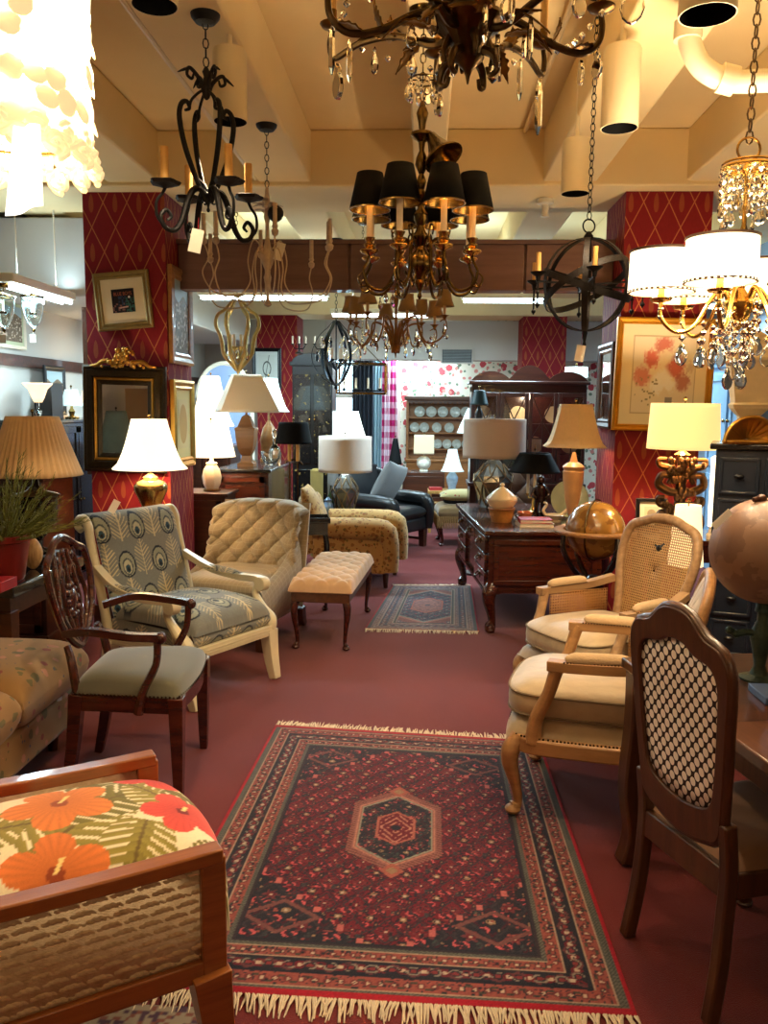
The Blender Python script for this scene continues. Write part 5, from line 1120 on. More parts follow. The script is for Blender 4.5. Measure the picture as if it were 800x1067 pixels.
# left wall shelf and what stands on it
t0 = cabinet('bookcase', 'long dark bookcase along the pale left wall', 'bookcase', -3.56, -3.14, 6.75, 8.7, 1.5, mBlackW, 3, '+x')
def ontop(px, Y): return (P(px, 420, Y).x, Y, 1.5)
o = M().box((0, 0, .16), (.16, .24, .32)).build('black_box', mBlack, bevel=.008); o.location = (-3.34, 7.28, 1.5); tag(o, 'plain black box standing on the bookcase by the left wall', 'box')  # just a plain dark box on the bookcase
picture('dark framed landscape leaning on the left wall above the bookcase', (-3.50, 7.75, 1.76), .44, .46, .05, mBlack, mat_w=.0, art=art_land, rz=PI / 2, pitch=0, dep=.02)
for i, (y, r, h, lab, mt) in enumerate(((6.95, .11, .16, 'lit white torch lamp at the far left on the bookcase', mLitC), (7.62, .11, .15, 'white lit lamp in front of the dark framed landscape', mCool), (8.15, .15, .28, 'brightly lit white lamp on the bookcase near the pillar', mLitW))):
    t = lampth(lab, (-3.28, y, 1.5)); M().lathe([(.06, 0), (.065, .015), (.02, .03), (.03, .07), (.012, .1), (.01, .16)], n=16).build('base', mGlass if i == 0 else mBrass, t)
    if i == 0: M().lathe([(.03, .15), (.05, .19), (.075, .26), (.115, .30), (.12, .31)], n=24, cap=False).build('bowl_shade', mt, t, solid=.004)
    else: shade(t, .12, r, r * .5, h, mt, n=24, flare=-.5)
bulb((-3.28, 8.15), 1.78, 7); bulb((-3.28, 6.95), 1.95, 2, COOL)
picture('pale green framed print high on the far left wall', (-3.58, 7.12, 2.32), .50, .42, .03, mWhite, mat_w=.03, matc=(190, 196, 160), art=art_land, rz=PI / 2, dep=.02)
# ================================================================ things on surfaces
# evergreen plant in a red pot at the left edge
g = G(12, 582, .762); L = (-2.10, 4.0, .762); t = thing('potted_evergreen', 'feathery green evergreen plant in a red pot on the console', 'plant', L); t.scale = (1.22,) * 3
M().lathe([(.075, 0), (.08, .01), (.105, .16), (.115, .165), (.115, .19), (.095, .19), (.09, .16)], n=24).build('pot', pm('red_glaze', (120, 30, 24), .3, 0, .2), t)
fo = M(); random.seed(3)
for i in range(150):
    a = random.uniform(0, 2 * PI); el = random.uniform(.0, 1.45); Ln = random.uniform(.18, .36) * (1 - .3 * max(0, math.sin(a))); d = V((math.cos(a) * math.cos(el), math.sin(a) * math.cos(el), math.sin(el))); p0 = V((0, 0, .17)) + V((d.x, d.y, 0)) * .04; p1 = p0 + d * Ln * .6; p2 = p0 + d * Ln + V((0, 0, .03 - .02 * Ln))
    fo.tube([p0, p1, p2], [.003, .0022, .0008], 4)
    for j in range(16):
        q = p0 + (p2 - p0) * (.25 + .75 * j / 16); s = d.cross(V((random.uniform(-1, 1), random.uniform(-1, 1), random.uniform(-1, 1)))).normalized(); e = q + (s * .6 + d) * .032; w = s.cross(d) * .0022
        fo.add([q - w, q + w, e], [(0, 1, 2)])
fo.build('foliage', pm('evergreen', (108, 112, 46), .6, 0, .45, 25), t)['kind'] = 'stuff'
o = M().grid(lambda u, v: ((.045 * math.sin(PI * min(1, v * 1.0)) ** .7 + .012) * math.cos(2 * PI * u), .03 * math.sin(PI * v) ** .7 * math.sin(2 * PI * u) + .005 * math.sin(2 * PI * u), .17 * v + .0), 24, 20, cu=True).build('carved_leaf', wood('striped_wood', (150, 100, 50), (236, 196, 136), .4, (30, 30, 1), 2)); o.location = (-2.085, 4.275, .763); tag(o, 'pale striped wooden leaf shaped ornament beside the red plant pot', 'ornament')
o = M().box((0, 0, .025), (.10, .16, .05)).build('red_book', pm('red_cover', (160, 26, 30), .5), bevel=.003); o.location = (-2.02, 3.86 + .16, .7625); g = G(2, 612, .78); o.location = (g.x - .03, g.y + .03, .7625); tag(o, 'small red book at the left edge of the console top', 'book')
# sideboard glass
def glassy(name, prof, lab, cat, loc, mat=mGlass, n=20, stop=None):
    t = thing(name, lab, cat, loc); M().lathe(prof, n=n).build('body', mat, t)
    if stop: M().lathe(stop, n=12).build('stopper', mat, t)
    return t
glassy('decanter', [(.06, 0), (.065, .02), (.068, .10), (.05, .15), (.022, .18), (.018, .24), (.03, .25)], 'clear cut glass decanter with stopper on the sideboard', 'decanter', (-1.46, 8.06, 1.08), mCrysB, 12, [(.014, .245), (.03, .28), (.028, .31), (.01, .33)])
glassy('glass_bowl', [(.05, 0), (.055, .01), (.09, .07), (.10, .13), (.095, .13), (.08, .06), (.04, .02)], 'cut glass bowl beside the decanter on the sideboard', 'bowl', (-1.46, 7.84, 1.08), mCrysB, 14)
t = thing('candlestick', 'small gilt candlestick behind the decanter on the sideboard', 'candlestick', (-1.70, 8.06, 1.08)); M().lathe([(.05, 0), (.05, .015), (.015, .03), (.025, .1), (.012, .16), (.03, .2), (.02, .22)], n=16).build('stick', mGold, t); M().tube([(0, 0, .215), (0, 0, .32)], .012).build('candle', mCandleW, t)
glassy('green_bottle', [(.04, 0), (.056, .04), (.058, .10), (.04, .17), (.02, .21), (.018, .27), (.024, .275)], 'round dark green bottle on the round table behind the drum lamp', 'bottle', (-.965, 8.65, .541), pm('green_glass', (52, 66, 40), .1, 0, .3, 6, coat=.6))
glassy('ginger_jar', [(.04, 0), (.045, .01), (.06, .06), (.055, .10), (.035, .13), (.04, .14), (.042, .15), (.02, .165), (.012, .18)], 'blue and white china jar left of the grey drum lamp', 'jar', (-.97, 8.38, .541), pm('blue_white_glaze', (120, 146, 176), .12, 0, .8, 22, coat=.5))
# rolled carpets behind
for x, y, r, col, lab in ((-1.16, 8.95, .07, (150, 126, 66), 'mustard rolled rug standing upright left of the lacquer cabinet'), (-1.0, 9.1, .06, (120, 116, 112), 'grey rolled rug standing upright next to the mustard roll')):
    g = M().lathe([(r, 0), (r, .95), (r * .2, .96)], n=20); g.ring((0, 0, .955), r * .6, .01, 20, 6); o = g.build('rolled_rug', pm('rolled_pile', col, .9, 0, .2, 12)); o.location = (x, y, 0); tag(o, lab, 'rug', 'rolled rugs standing upright')
# desk: tureen on wicker basket, books, figurine, plates, ornament, paper
t = thing('wicker_basket', 'small wicker basket on the near left corner of the desk', 'basket', (.61, 6.42, .766)); M().lathe([(.075, 0), (.09, .05), (.10, .10), (.105, .105), (.095, .105), (.085, .05), (.07, .008)], n=28, wob=lambda a, z: 1 + .02 * math.cos(a * 14 + z * 300)).build('body', pm('wicker', (172, 116, 52), .6, 0, .3, 60, .4, 120), t); M().ring((0, 0, .105), .10, .008, 28, 6).build('rim', pm('wicker_rim', (150, 98, 42), .6, 0, .3, 60), t)
t = thing('tureen', 'cream china tureen with a pointed lid in the wicker basket', 'tureen', (.61, 6.42, .766 + .075)); mChina = pm('cream_china', (226, 206, 168), .15, 0, .06, 6, coat=.4)
M().lathe([(.05, 0), (.06, .01), (.08, .03), (.115, .08), (.122, .10), (.115, .105)], n=32).build('bowl', mChina, t); M().lathe([(.12, .105), (.118, .115), (.07, .16), (.025, .19), (.012, .20), (.02, .215), (.008, .23)], n=32).build('lid', mChina, t)
for i, (col, lab, w) in enumerate((((226, 214, 190), 'cream bound large book at the bottom of the pile on the desk', .26), ((176, 34, 42), 'red covered book on top of the pile on the desk', .24))):
    t = thing('book', lab, 'book', (.84, 6.22, .766 + i * .030), R(6 - 5 * i), 'books on the desk'); M().bx(-w / 2, w / 2, -.09, .09, 0, .004).bx(-w / 2, w / 2, -.09, .09, .024, .028).bx(-w / 2, -w / 2 + .004, -.09, .09, 0, .028).build('cover', pm('book_cloth', col, .6), t); M().bx(-w / 2 + .004, w / 2 - .006, -.084, .084, .004, .024).build('pages', mTag, t)
t = thing('figurine', 'dark carved standing figurine on the desk behind the books', 'figurine', (.93, 6.60, .766)); g = M().lathe([(.05, 0), (.05, .02), (.04, .03)], n=16)
for s in (-1, 1): g.tube([(s * .025, 0, .03), (s * .028, 0, .10), (s * .02, 0, .16)], [.022, .02, .026], 8, smooth=3).tube([(s * .04, 0, .25), (s * .065, -.01, .20), (s * .03, -.035, .17)], [.018, .015, .012], 8, smooth=3)
g.tube([(0, 0, .14), (0, 0, .20), (0, 0, .26), (0, 0, .285)], [.04, .05, .046, .018], 10, smooth=3).ball((0, -.004, .315), .034, 12).build('body', pm('dark_bronze', (40, 18, 12), .25, .3, .3, 20), t)
t = thing('display_plate', 'large green and cream china plate propped up on the desk', 'plate', (1.18, 6.72, .766), 0); T = Matrix.Rotation(R(78), 4, 'X'); M().lathe([(.02, .0), (.10, .004), (.15, .02), (.152, .024), (.10, .010), (.02, .006)], (0, 0, .153), 36, T=T).build('dish', pm('celadon', (170, 190, 160), .15, 0, .25, 9, coat=.4), t); M().bar([(-.06, .02, .012), (.0, .07, .012), (.06, .02, .012)], .012, .02).bar([(0, .065, .01), (0, .045, .16)], .012, .012, up=(0, 1, 0)).build('easel', mBrass, t)
t = thing('china_ornament', 'white and gold china swan shaped dish on the desk by the tan lamp', 'ornament', (1.02, 6.44, .766)); g = M().lathe([(.05, 0), (.055, .012), (.03, .02), (.06, .04), (.085, .06), (.08, .062), (.05, .04)], n=24); g.tube([(-.06, 0, .05), (-.085, 0, .09), (-.06, 0, .14), (-.085, 0, .155)], [.014, .012, .011, .007], 8, smooth=5).tube([(.05, 0, .05), (.09, 0, .09), (.12, 0, .12)], [.02, .014, .004], 8, smooth=3); g.build('dish', mChina, t)
t = thing('pink_glass_dish', 'small pink glass dish with dark metal handles on the desk behind the books', 'dish', (.80, 6.50, .766)); M().lathe([(.03, 0), (.035, .01), (.06, .05), (.065, .07), (.06, .07), (.03, .02)], n=20).build('bowl', pm('pink_glass', (222, 130, 92), .1, 0, .15, 8, coat=.4), t)
for s in (-1, 1): M().tube([(s * .06, 0, .03), (s * .085, 0, .055), (s * .06, 0, .075)], .005, 6, smooth=4).build('handle', mBronze, t)
# office chair behind the desk
t = thing('leather_desk_chair', 'brown buttoned leather chair behind the desk under the grey lamp', 'chair', (.95, 8.25, 0), R(-90)); mBrL = pm('brown_leather', (74, 50, 36), .35, 0, .25, 8, .1, 60)
M().pillow((0, 0, .46), .5, .52, .14, 6, 16, flat=.35).build('seat', mBrL, t); M().grid(lambda u, v: (-.24 - .12 * v + .03 * tuft(u * 2, v * 2), (u - .5) * (.52 - .1 * v * v), .5 + .52 * v - .04 * (2 * u - 1) ** 2), 40, 40).build('backrest', mBrL, t, solid=.08)
for s in (-1, 1): M().tube([(-.25, s * .26, .66), (.1, s * .28, .64), (.18, s * .28, .55), (.16, s * .26, .42)], [.04, .042, .035, .03], 10, smooth=4).build('arm', mBrL, t); tleg(.18, s * .22, .42, .045, .03).build('leg', mWalnut, t); tleg(-.2, s * .2, .42, .045, .03, -.05, 0).build('leg', mWalnut, t)
# right table: big globe on a bronze cruciform stand
g = G(790, 708, .762); L = (g.x, g.y, .762); t = thing('table_globe', 'large brown globe on verdigris bronze stand on the parquet table', 'globe', L)
mVerd = pm('verdigris_bronze', (52, 66, 54), .5, .5, .6, 30, .3, 60); q = P(797, 574, L[1]); gr = .172; gz = q.z - L[2]
M().lathe([(.06, 0), (.062, .008), (.03, .02), (.018, .05), (.026, .10), (.036, .14), (.03, .17), (.018, .2), (.018, .24), (.026, gz - gr - .03), (.02, gz - gr + .004)], n=16).build('stem', mVerd, t)
for a in (0, 1): g = M().tube([(0, 0, .155), ((-1) ** a * .05, 0, .16), ((-1) ** a * .085, 0, .155), ((-1) ** a * .10, 0, .17)], [.014, .011, .015, .008], 8, smooth=5); g.ball(((-1) ** a * .105, 0, .165), .014, 8); g.build('arm', mVerd, t)
m = MT('brown_globe_map'); n = m.noise(6, 6); m.setc(m.mix(n.gt(.52), m.mix(m.noise(25, 4), s2l((128, 94, 70)), s2l((142, 106, 80))), s2l((118, 84, 62)))); m.p(rough=.5, coat=.1); M().ball((q.x - L[0], 0, gz), gr, 40, 28).build('globe_ball', m.m, t)
M().ball((q.x - L[0] - .03, -.02, gz + gr), .016, 10).tube([(q.x - L[0] - .06, -.03, gz + gr * .985), (q.x - L[0] - .03, -.02, gz + gr + .004)], .008, 6).build('pole_knob', mWalnut, t)
pc = P(752, 541, L[1] - .10); tagcard((pc.x, pc.y, pc.z), 0, 'white price tag lying on the side of the large brown globe', .022, .075, (-.2, .85, 0))
o = M().box((0, 0, .012), (.2, .14, .024)).build('blue_book', pm('blue_cover', (70, 92, 130), .5), bevel=.003); g = G(822, 728, .762); o.location = (g.x, g.y, .7625); tag(o, 'small blue book on the parquet table at the right edge', 'book')
# chest top: stone finial urn and gilt shell
mStone = pm('cream_stone', (226, 206, 166), .7, 0, .15, 14, .2, 40); q = P(776, 462, 4.52)
t = thing('finial_urn', 'square cream stone urn with pointed lid on the navy chest', 'urn', (q.x, 4.50, ch)); k_ = 4.52 / F * s2
M().lathe([(.09 * s2, 0), (.09 * s2, .03), (.06 * s2, .05), (.045 * s2, .10), (.05 * s2, .14), (.085 * s2, .18), (.092 * s2, .20), (.082 * s2, .21), (.085 * s2, .24), (.112 * s2, .42), (.12 * s2, .425)], n=4, rot=PI / 4 - .2).build('body', mStone, t, smooth=False)
M().lathe([(.122 * s2, .425), (.122 * s2, .44), (.06 * s2, .51), (.055 * s2, .55), (.06 * s2, .555), (.02 * s2, .585), (.03, .60), (.032, .62), (.012, .645)], n=4, rot=PI / 4 - .2).build('lid', mStone, t, smooth=False)
q = P(782, 462, 4.28); t = thing('gilt_shell', 'golden carved fan shell lying on the front of the navy chest', 'shell', (q.x, 4.30, ch))
M().grid(lambda u, v: (lambda a, r: (r * math.cos(a), -.02 + .07 * (1 - v) + .0, .012 + r * math.sin(a) * .93 + .004 * math.cos(a * 22)))(PI * u, .02 + .115 * v), 90, 12).build('fan', mGold, t, solid=.012)
M().tube([(.13 * math.cos(PI * i / 30), -.025, .012 + .125 * math.sin(PI * i / 30)) for i in range(31)], .010, 8).tube([(-.14, -.02, .012), (.14, -.02, .012)], .012, 8).build('rim', mGold, t)
# ================================================================ far furniture and hangings
# china cabinet with tracery doors
X0, X1 = P(491, 420, 8.75).x, P(611, 420, 8.75).x; cw = (X1 - X0) / 2
t = thing('china_cabinet', 'dark mahogany china cabinet with scalloped crest and lattice glass doors', 'cabinet', ((X0 + X1) / 2, 8.95, 0)); mDk = wood('dark_mahogany', (30, 12, 9), (62, 28, 20), .3, coat=.3)
M().bx(-cw, cw, -.22, .2, .08, .82).bx(-cw - .02, cw + .02, -.24, .2, .82, .86).bx(-cw - .01, cw + .01, -.23, .2, 0, .1).build('base', mDk, t, bevel=.006)
M().bx(-cw, cw, .10, .14, .86, 1.86).bx(-cw, -cw + .03, -.2, .12, .86, 1.86).bx(cw - .03, cw, -.2, .12, .86, 1.86).build('carcass', mDk, t)
M().bx(-cw, cw, -.205, .14, 1.80, 1.90).bx(-cw - .03, cw + .03, -.235, .14, 1.885, 1.92).build('cornice', mDk, t, bevel=.008)
cp = [(-cw - .02, 1.92)] + [(-cw + 2 * cw * i / 40, 1.93 + .09 * abs(math.sin(PI * (i / 40 * 3 + .0))) ** .7 * (1.7 if 13 < i < 27 else 1)) for i in range(41)] + [(cw + .02, 1.92)]
M().prism(cp, -.02, .02, Matrix.Translation((0, -.19, 0)) @ Matrix.Rotation(PI / 2, 4, 'X')).build('crest', mDk, t)
for z in (1.14, 1.46): M().bx(-cw + .03, cw - .03, -.17, .1, z, z + .018).build('shelf', mDk, t)
for i in range(4):
    a = -cw + i * cw / 2; b = a + cw / 2
    dr = M().bx(a + .004, a + .04, -.23, -.2, .87, 1.80).bx(b - .04, b - .004, -.23, -.2, .87, 1.80).bx(a + .04, b - .04, -.23, -.2, .87, .91).bx(a + .04, b - .04, -.23, -.2, 1.755, 1.80).build('door', mDk, t, bevel=.003)
    m_ = (a + b) / 2; g = M()
    for (p0, p1) in (((a + .04, .91), (m_, 1.12)), ((m_, 1.12), (b - .04, .91)), ((m_, 1.12), (m_, 1.52)), ((a + .04, 1.33), (b - .04, 1.33)), ((a + .04, 1.755), (m_, 1.52)), ((m_, 1.52), (b - .04, 1.755)), ((a + .04, 1.33), (m_, 1.52)), ((b - .04, 1.33), (m_, 1.52))): g.bar([(p0[0], -.215, p0[1]), (p1[0], -.215, p1[1])], .012, .012, up=(0, 1, 0))
    g.build('tracery', mDk, dr)
    M().bx(a + .04, b - .04, -.209, -.207, .91, 1.755).build('pane', mGlass, dr, smooth=False)
    M().ball((b - .02 if i % 2 == 0 else a + .02, -.24, 1.3), .012, 8).build('knob', mBrass, dr)
lamp('cabinet_light', ((X0 + X1) / 2, 8.88, 1.76), 3, WARM2, .03)
for i in range(6):
    o = M().lathe([(.02, 0), (.06, .01), (.09, .02), (.09, .026), (.05, .012), (.02, .008)], (0, 0, .092), 20, T=Matrix.Rotation(R(80), 4, 'X')).build('china_plate', mChina); o.location = (X0 + .14 + i * .185, 8.98, 1.159 if i % 2 else 1.479); tag(o, 'cream china plate on the %s shelf of the china cabinet, %s' % ('middle' if i % 2 else 'upper', ('leftmost', 'centre', 'rightmost')[i // 2]), 'plate', 'plates in the china cabinet, ' + ('middle' if i % 2 else 'upper') + ' shelf')
t = lampth('white curved shade on a short stand on top of the china cabinet', (P(601, 390, 8.9).x, 8.95, 1.921), 'small_lamp'); M().lathe([(.06, 0), (.06, .012), (.01, .02), (.01, .1)], n=16).build('base', mBrassD, t); shade(t, .045, .12, .115, .11, mCool, n=24)
# plate dresser with crockery
X0, X1 = P(424, 450, 13.2).x, P(498, 450, 13.2).x; cw = (X1 - X0) / 2; cx = (X0 + X1) / 2
t = thing('plate_dresser', 'honey pine dresser with open shelves of plates against the rose wallpaper', 'dresser', (cx, 13.3, 0)); zt = P(460, 415, 13.2).z
M().bx(-cw, cw, .2, .24, .82, zt).build('back_boards', mPine, t); M().bx(-cw, cw, -.26, .24, .06, .78).bx(-cw - .02, cw + .02, -.28, .24, .78, .82).build('base', mPine, t, bevel=.006)
for s in (-1, 1): M().bx(s * cw - .02, s * cw + .02, .0, .24, .82, zt).build('side', mPine, t)
M().bx(-cw - .05, cw + .05, -.05, .24, zt - .03, zt + .03).build('cornice', mOakD, t, bevel=.01)
g = M()
for i in range(14): g.lathe([(.03, -.008), (.03, .008)], (-cw + .06 + i * (2 * cw - .12) / 13, .0, zt - .06), 10, T=Matrix.Rotation(PI / 2, 4, 'X'))
g.bx(-cw, cw, -.01, .01, zt - .06, zt - .02).build('scalloped_frieze', mOakD, t)
sh_z = [P(460, 448 + .5, 13.25).z, P(460, 466.5, 13.25).z, .84]
sh_z = [P(460, 435, 13.25).z, P(460, 451, 13.25).z, P(460, 468, 13.25).z]
for z in sh_z[:2] + [sh_z[2]]: M().bx(-cw, cw, .04, .2, z - .02, z).build('shelf', mPine, t)
mPl = pm('flowered_china', (168, 170, 158), .2, 0, .5, 30, coat=.3)
rows = [(sh_z[0], .086, (437, 449, 461, 474, 485), 'top'), (sh_z[1], .078, (432, 442, 455, 468), 'middle'), (sh_z[2], .075, (456, 466, 476, 486), 'bottom')]
for z, r, xs, nm in rows:
    for x, wd_ in zip(xs, ('leftmost', 'second from the left', 'third from the left', 'second from the right' if len(xs) == 5 else 'rightmost', 'rightmost')):
        o = M().lathe([(.02, 0), (r * .6, .006), (r, .022), (r, .027), (r * .6, .012), (.02, .006)], (0, 0, r * .98), 24, T=Matrix.Rotation(R(82), 4, 'X')).build('dinner_plate', mPl); o.location = (P(x, 440, 13.4).x, 13.43, z); tag(o, 'flowered dinner plate on the %s shelf of the pine dresser, %s' % (nm, wd_), 'plate', 'plates on the %s shelf of the dresser' % nm)
# black lacquer cabinet with gilt scenes
X0, X1 = P(304, 420, 9.9).x, P(346, 420, 9.9).x; cw = (X1 - X0) / 2; zt = P(325, 374, 9.9).z
t = thing('lacquer_cabinet', 'tall black lacquer cabinet with arched top and faded gilt scenes', 'cabinet', ((X0 + X1) / 2, 10.15, 0)); mLac = pm('black_lacquer', (10, 10, 11), .3, 0, .3, 6, coat=.2)
M().bx(-cw, cw, -.22, .22, .1, zt - .06).bx(-cw - .02, cw + .02, -.24, .22, 0, .12).build('body', mLac, t, bevel=.006)
M().prism([(-cw - .03, 0), (cw + .03, 0), (cw + .03, .05)] + [(cw * math.cos(a), .05 + .10 * math.sin(a)) for a in [PI * i / 16 for i in range(17)]] + [(-cw - .03, .05)], -.22, .24, Matrix.Translation((0, 0, zt - .08)) @ Matrix.Rotation(PI / 2, 4, 'X')).build('cornice', mLac, t, bevel=.006)
m = MT('gilt_scene'); n = m.noise(20, 5); f = n.gt(.63); m.setc(m.mix(f, s2l((12, 12, 12)), s2l((120, 100, 54)))); m.p(rough=.25, coat=.5); mScene = m.m
for s in (-1, 1):
    for z0, z1 in ((.95, zt - .18), (.2, .88)):
        d = M().bx(s * cw / 2 - cw / 2 + .02, s * cw / 2 + cw / 2 - .02, -.24, -.215, z0, z1).build('door', mScene, t, bevel=.004); M().ball((s * .03, -.25, (z0 + z1) / 2), .014, 8).build('knob', mBrass, d)
# candelabra on top of it
for px, lab in ((311, 'small black candelabrum with pale candles on top of the lacquer cabinet, left one'), (334, 'small black candelabrum with pale candles on top of the lacquer cabinet, right one')):
    t = thing('candelabrum', lab, 'candelabrum', (P(px, 370, 10.1).x, 10.15, zt + .075), 0, 'candelabra on the lacquer cabinet'); g = M().lathe([(.05, 0), (.05, .01), (.01, .03), (.012, .12)], n=12)
    for s in (-1, 0, 1): g.tube([(0, 0, .06), (s * .05, 0, .06), (s * .08, 0, .11)], .006, 6, smooth=3).lathe([(.02, .11), (.022, .12)], (s * .08, 0, 0), 10)
    g.build('stem', mIron, t)
    for s in (-1, 0, 1): M().tube([(s * .08, 0, .12), (s * .08, 0, .21)], .010, 8).build('candle', mCandleW, t)
# curtains
def curtain(name, lab, px0, px1, Y, zt, zb, mat, folds):
    a, b = P(px0, 430, Y).x, P(px1, 430, Y).x
    o = M().grid(lambda u, v: (a + (b - a) * u - (a + b) / 2, .045 * math.sin(2 * PI * folds * u) * (.6 + .4 * (1 - v)), zb + (zt - zb) * v), folds * 14, 12).build(name, mat, solid=.005); o.location = ((a + b) / 2, Y, 0); return tag(o, lab, 'curtain')
m = MT('pink_gingham'); x, y, z = m.xyz(); a = (x / .17).fr().lt(.5); b = (z / .19).fr().lt(.5); m.setc(m.mix((a + b) * .5, s2l((244, 226, 236)), s2l((206, 32, 120)))); m.p(rough=.85, trans=0); m.b.inputs['Subsurface Weight'].default_value = 0; mGing = m.m
curtain('gingham_curtain', 'hot pink and white checked curtain hanging beside the rose wallpaper', 398, 414, 13.35, 2.42, .35, mGing, 4)
curtain('dark_curtain', 'dark slate curtain hanging in front of the far window', 367, 389, 13.3, 2.52, .3, pm('slate_curtain', (40, 46, 56), .85, 0, .2, 6), 5)
curtain('pale_curtain', 'pale blue curtain between the dark and the pink curtains', 389, 398, 13.38, 2.52, .3, pm('ice_curtain', (170, 196, 206), .85, 0, .1, 6), 3)
t = thing('curtain_rod', 'thin dark curtain rod above the far window', 'curtain rod', (P(385, 400, 13.3).x, 13.34, 2.54)); M().tube([(-.75, 0, 0), (.45, 0, 0)], .012, 8).build('rod', mIron, t)
for s in (-.75, .45): M().ball((s, 0, 0), .025, 10).build('finial', mIron, t); M().tube([(s * .95, 0, 0), (s * .95, .26, 0)], .008, 6).build('bracket', mIron, t)
# pictures beyond
c = P(278, 384, 11.97); picture('black framed white sketch on the far left pillar', (c.x, 11.985, c.z), .42, .58, .05, mBlack, mat_w=.05, matc=(220, 226, 220), art=lambda u, v: np.where(((np.abs(np.hypot(u, v) - .25) < .03) | (np.abs(u - v * .3) < .02))[:, None], np.array(s2l((90, 96, 90)))[None], np.array(s2l((216, 222, 214)))[None]))
t = thing('arched_headboard', 'pale blue white arched headboard standing behind the sideboard lamps', 'headboard', (P(232, 420, 9.6).x, 9.7, 0)); g = [(-.32, 0), (.32, 0)] + [(.32 * math.cos(PI * i / 20), 1.72 + .40 * math.sin(PI * i / 20)) for i in range(21)]
mPB = pm('powder_blue_paint', (140, 162, 200), .6, 0, .06, 6); M().prism(g, -.02, .02, Matrix.Rotation(PI / 2, 4, 'X')).build('panel', mPB, t); M().tube([(x, 0, z) for x, z in g[1:]] , .03, 8).build('rim', mWhite, t)
for s in (-1, 1): M().bx(s * .30 - .03, s * .30 + .03, -.25, .25, 0, .06).build('foot', mWhite, t)
# blue painted hutch on the right wall
q = P(762, 400, 8.3); t = thing('blue_hutch', 'powder blue painted hutch with moulded cornice behind the stone urn', 'hutch', (3.25, 8.2, 0)); mHB = pm('blue_paint', (124, 156, 184), .5, 0, .12, 8)
M().bx(-.3, .3, -.6, .6, .0, 2.12).build('body', mHB, t, bevel=.01); M().bx(-.36, .3, -.66, .66, 2.12, 2.2).bx(-.33, .3, -.63, .63, 2.06, 2.12).build('cornice', mHB, t, bevel=.01)
for y in (-.3, .3):
    for z0, z1 in ((.15, 1.0), (1.08, 2.0)):
        d = M().bx(-.32, -.29, y - .27, y + .27, z0, z1).bx(-.335, -.31, y - .27, y - .2, z0, z1).bx(-.335, -.31, y + .2, y + .27, z0, z1).bx(-.335, -.31, y - .27, y + .27, z0, z0 + .07).bx(-.335, -.31, y - .27, y + .27, z1 - .07, z1).build('door', mHB, t, bevel=.004); M().ball((-.35, y * .2, (z0 + z1) / 2), .016, 8).build('knob', mBrass, d)
L = (-3.2, 3.42, .9); t = lampth('grey green bell shade lamp on the bench reflected in the ornate mirror', L); M().lathe([(.07, 0), (.07, .02), (.03, .05), (.05, .15), (.02, .25), (.01, .3)], n=16).build('base', mBronze, t); shade(t, .25, .24, .1, .42, pm('grey_green_shade', (120, 126, 108), .85), n=28, flare=.8)
# reflected end of the shop: boxes and lamp on a bench, seen in the mirror
t = thing('work_bench', 'plain wooden bench along the left wall behind the viewer, seen in the mirror', 'bench', (-3.22, 2.9, 0), PI / 2); M().bx(-.8, .8, -.3, .3, .84, .9).build('top', mOak, t)
for a in (-1, 1):
    for b in (-1, 1): tleg(a * .7, b * .24, .85, .07, .06).build('leg', mOak, t)
for i, (x, w, h, lab) in enumerate(((2.4, .5, .55, 'tall brown cardboard box on the bench reflected in the ornate mirror'), (2.40, .4, .36, 'small brown cardboard box on the bench reflected in the ornate mirror'))):
    t = thing('cardboard_box', lab, 'box', (-3.22 + .02 * i, x, .9 + .556 * i), 0, 'cardboard boxes on the bench'); M().bx(-w / 2, w / 2, -.2, .2, 0, h).build('carton', pm('cardboard', (176, 128, 78), .8, 0, .08), t, bevel=.004); M().bx(-w / 2 - .001, w / 2 + .001, -.025, .025, h - .002, h + .002).build('tape', pm('packing_tape', (206, 176, 126), .3), t)
# ================================================================ chandeliers
def chand(lab, px, py, Y, name='chandelier', cat='chandelier', rz=0):
    c = P(px, py, Y); return thing(name, lab, cat, tuple(c), rz), c, (c - V((0, 0, EYE))).dot(_f) / F
_dm = {}
def drop(t, loc, s=1.0, kind='drop', mat=None):
    'one cut crystal pendant hung by its top at loc'
    key = (kind, mat.name if mat else '')
    if key not in _dm:
        m = M()
        if kind == 'drop': m.lathe([(.002, 0), (.006, -.006), (.003, -.012), (.010, -.028), (.014, -.040), (.011, -.052), (.002, -.060)], n=6, sy=.6)
        elif kind == 'leaf':
            m.prism([(.72 * a_, .78 * b_) for a_, b_ in [(.0, 0), (.006, -.008), (.012, -.014), (.009, -.022), (.019, -.034), (.022, -.048), (.017, -.062), (.008, -.070), (0, -.073), (-.008, -.070), (-.017, -.062), (-.022, -.048), (-.019, -.034), (-.009, -.022), (-.012, -.014), (-.006, -.008)]], -.004, .004, Matrix.Rotation(PI / 2, 4, 'X'))
        elif kind == 'spear': m.lathe([(.002, 0), (.004, -.006), (.0065, -.02), (.0065, -.075), (.002, -.09)], n=6)
        elif kind == 'bead': m.lathe([(.001, 0), (.008, -.006), (.009, -.010), (.001, -.019)], n=7)
        o = m.build('crystal_drop', mat or mCrysB, t, smooth=False, bevel=.0015 if kind == 'leaf' else 0); _dm[key] = o
    else: o = _dm[key].copy(); COL.objects.link(o); o.parent = t
    o.location = loc; o.scale = (s,) * 3; o.rotation_euler.z = random.uniform(0, 3); return o
def ceil_at(x, y):
    if 5.85 <= y <= 6.62: return BZ - .02
    for i, b in enumerate((-3.1, -2.03, -.98, .005, .95, 1.9, 2.9)):
        if abs(x - b) < (.1 if i == 3 else .18): return BZ + .01
    return CZ
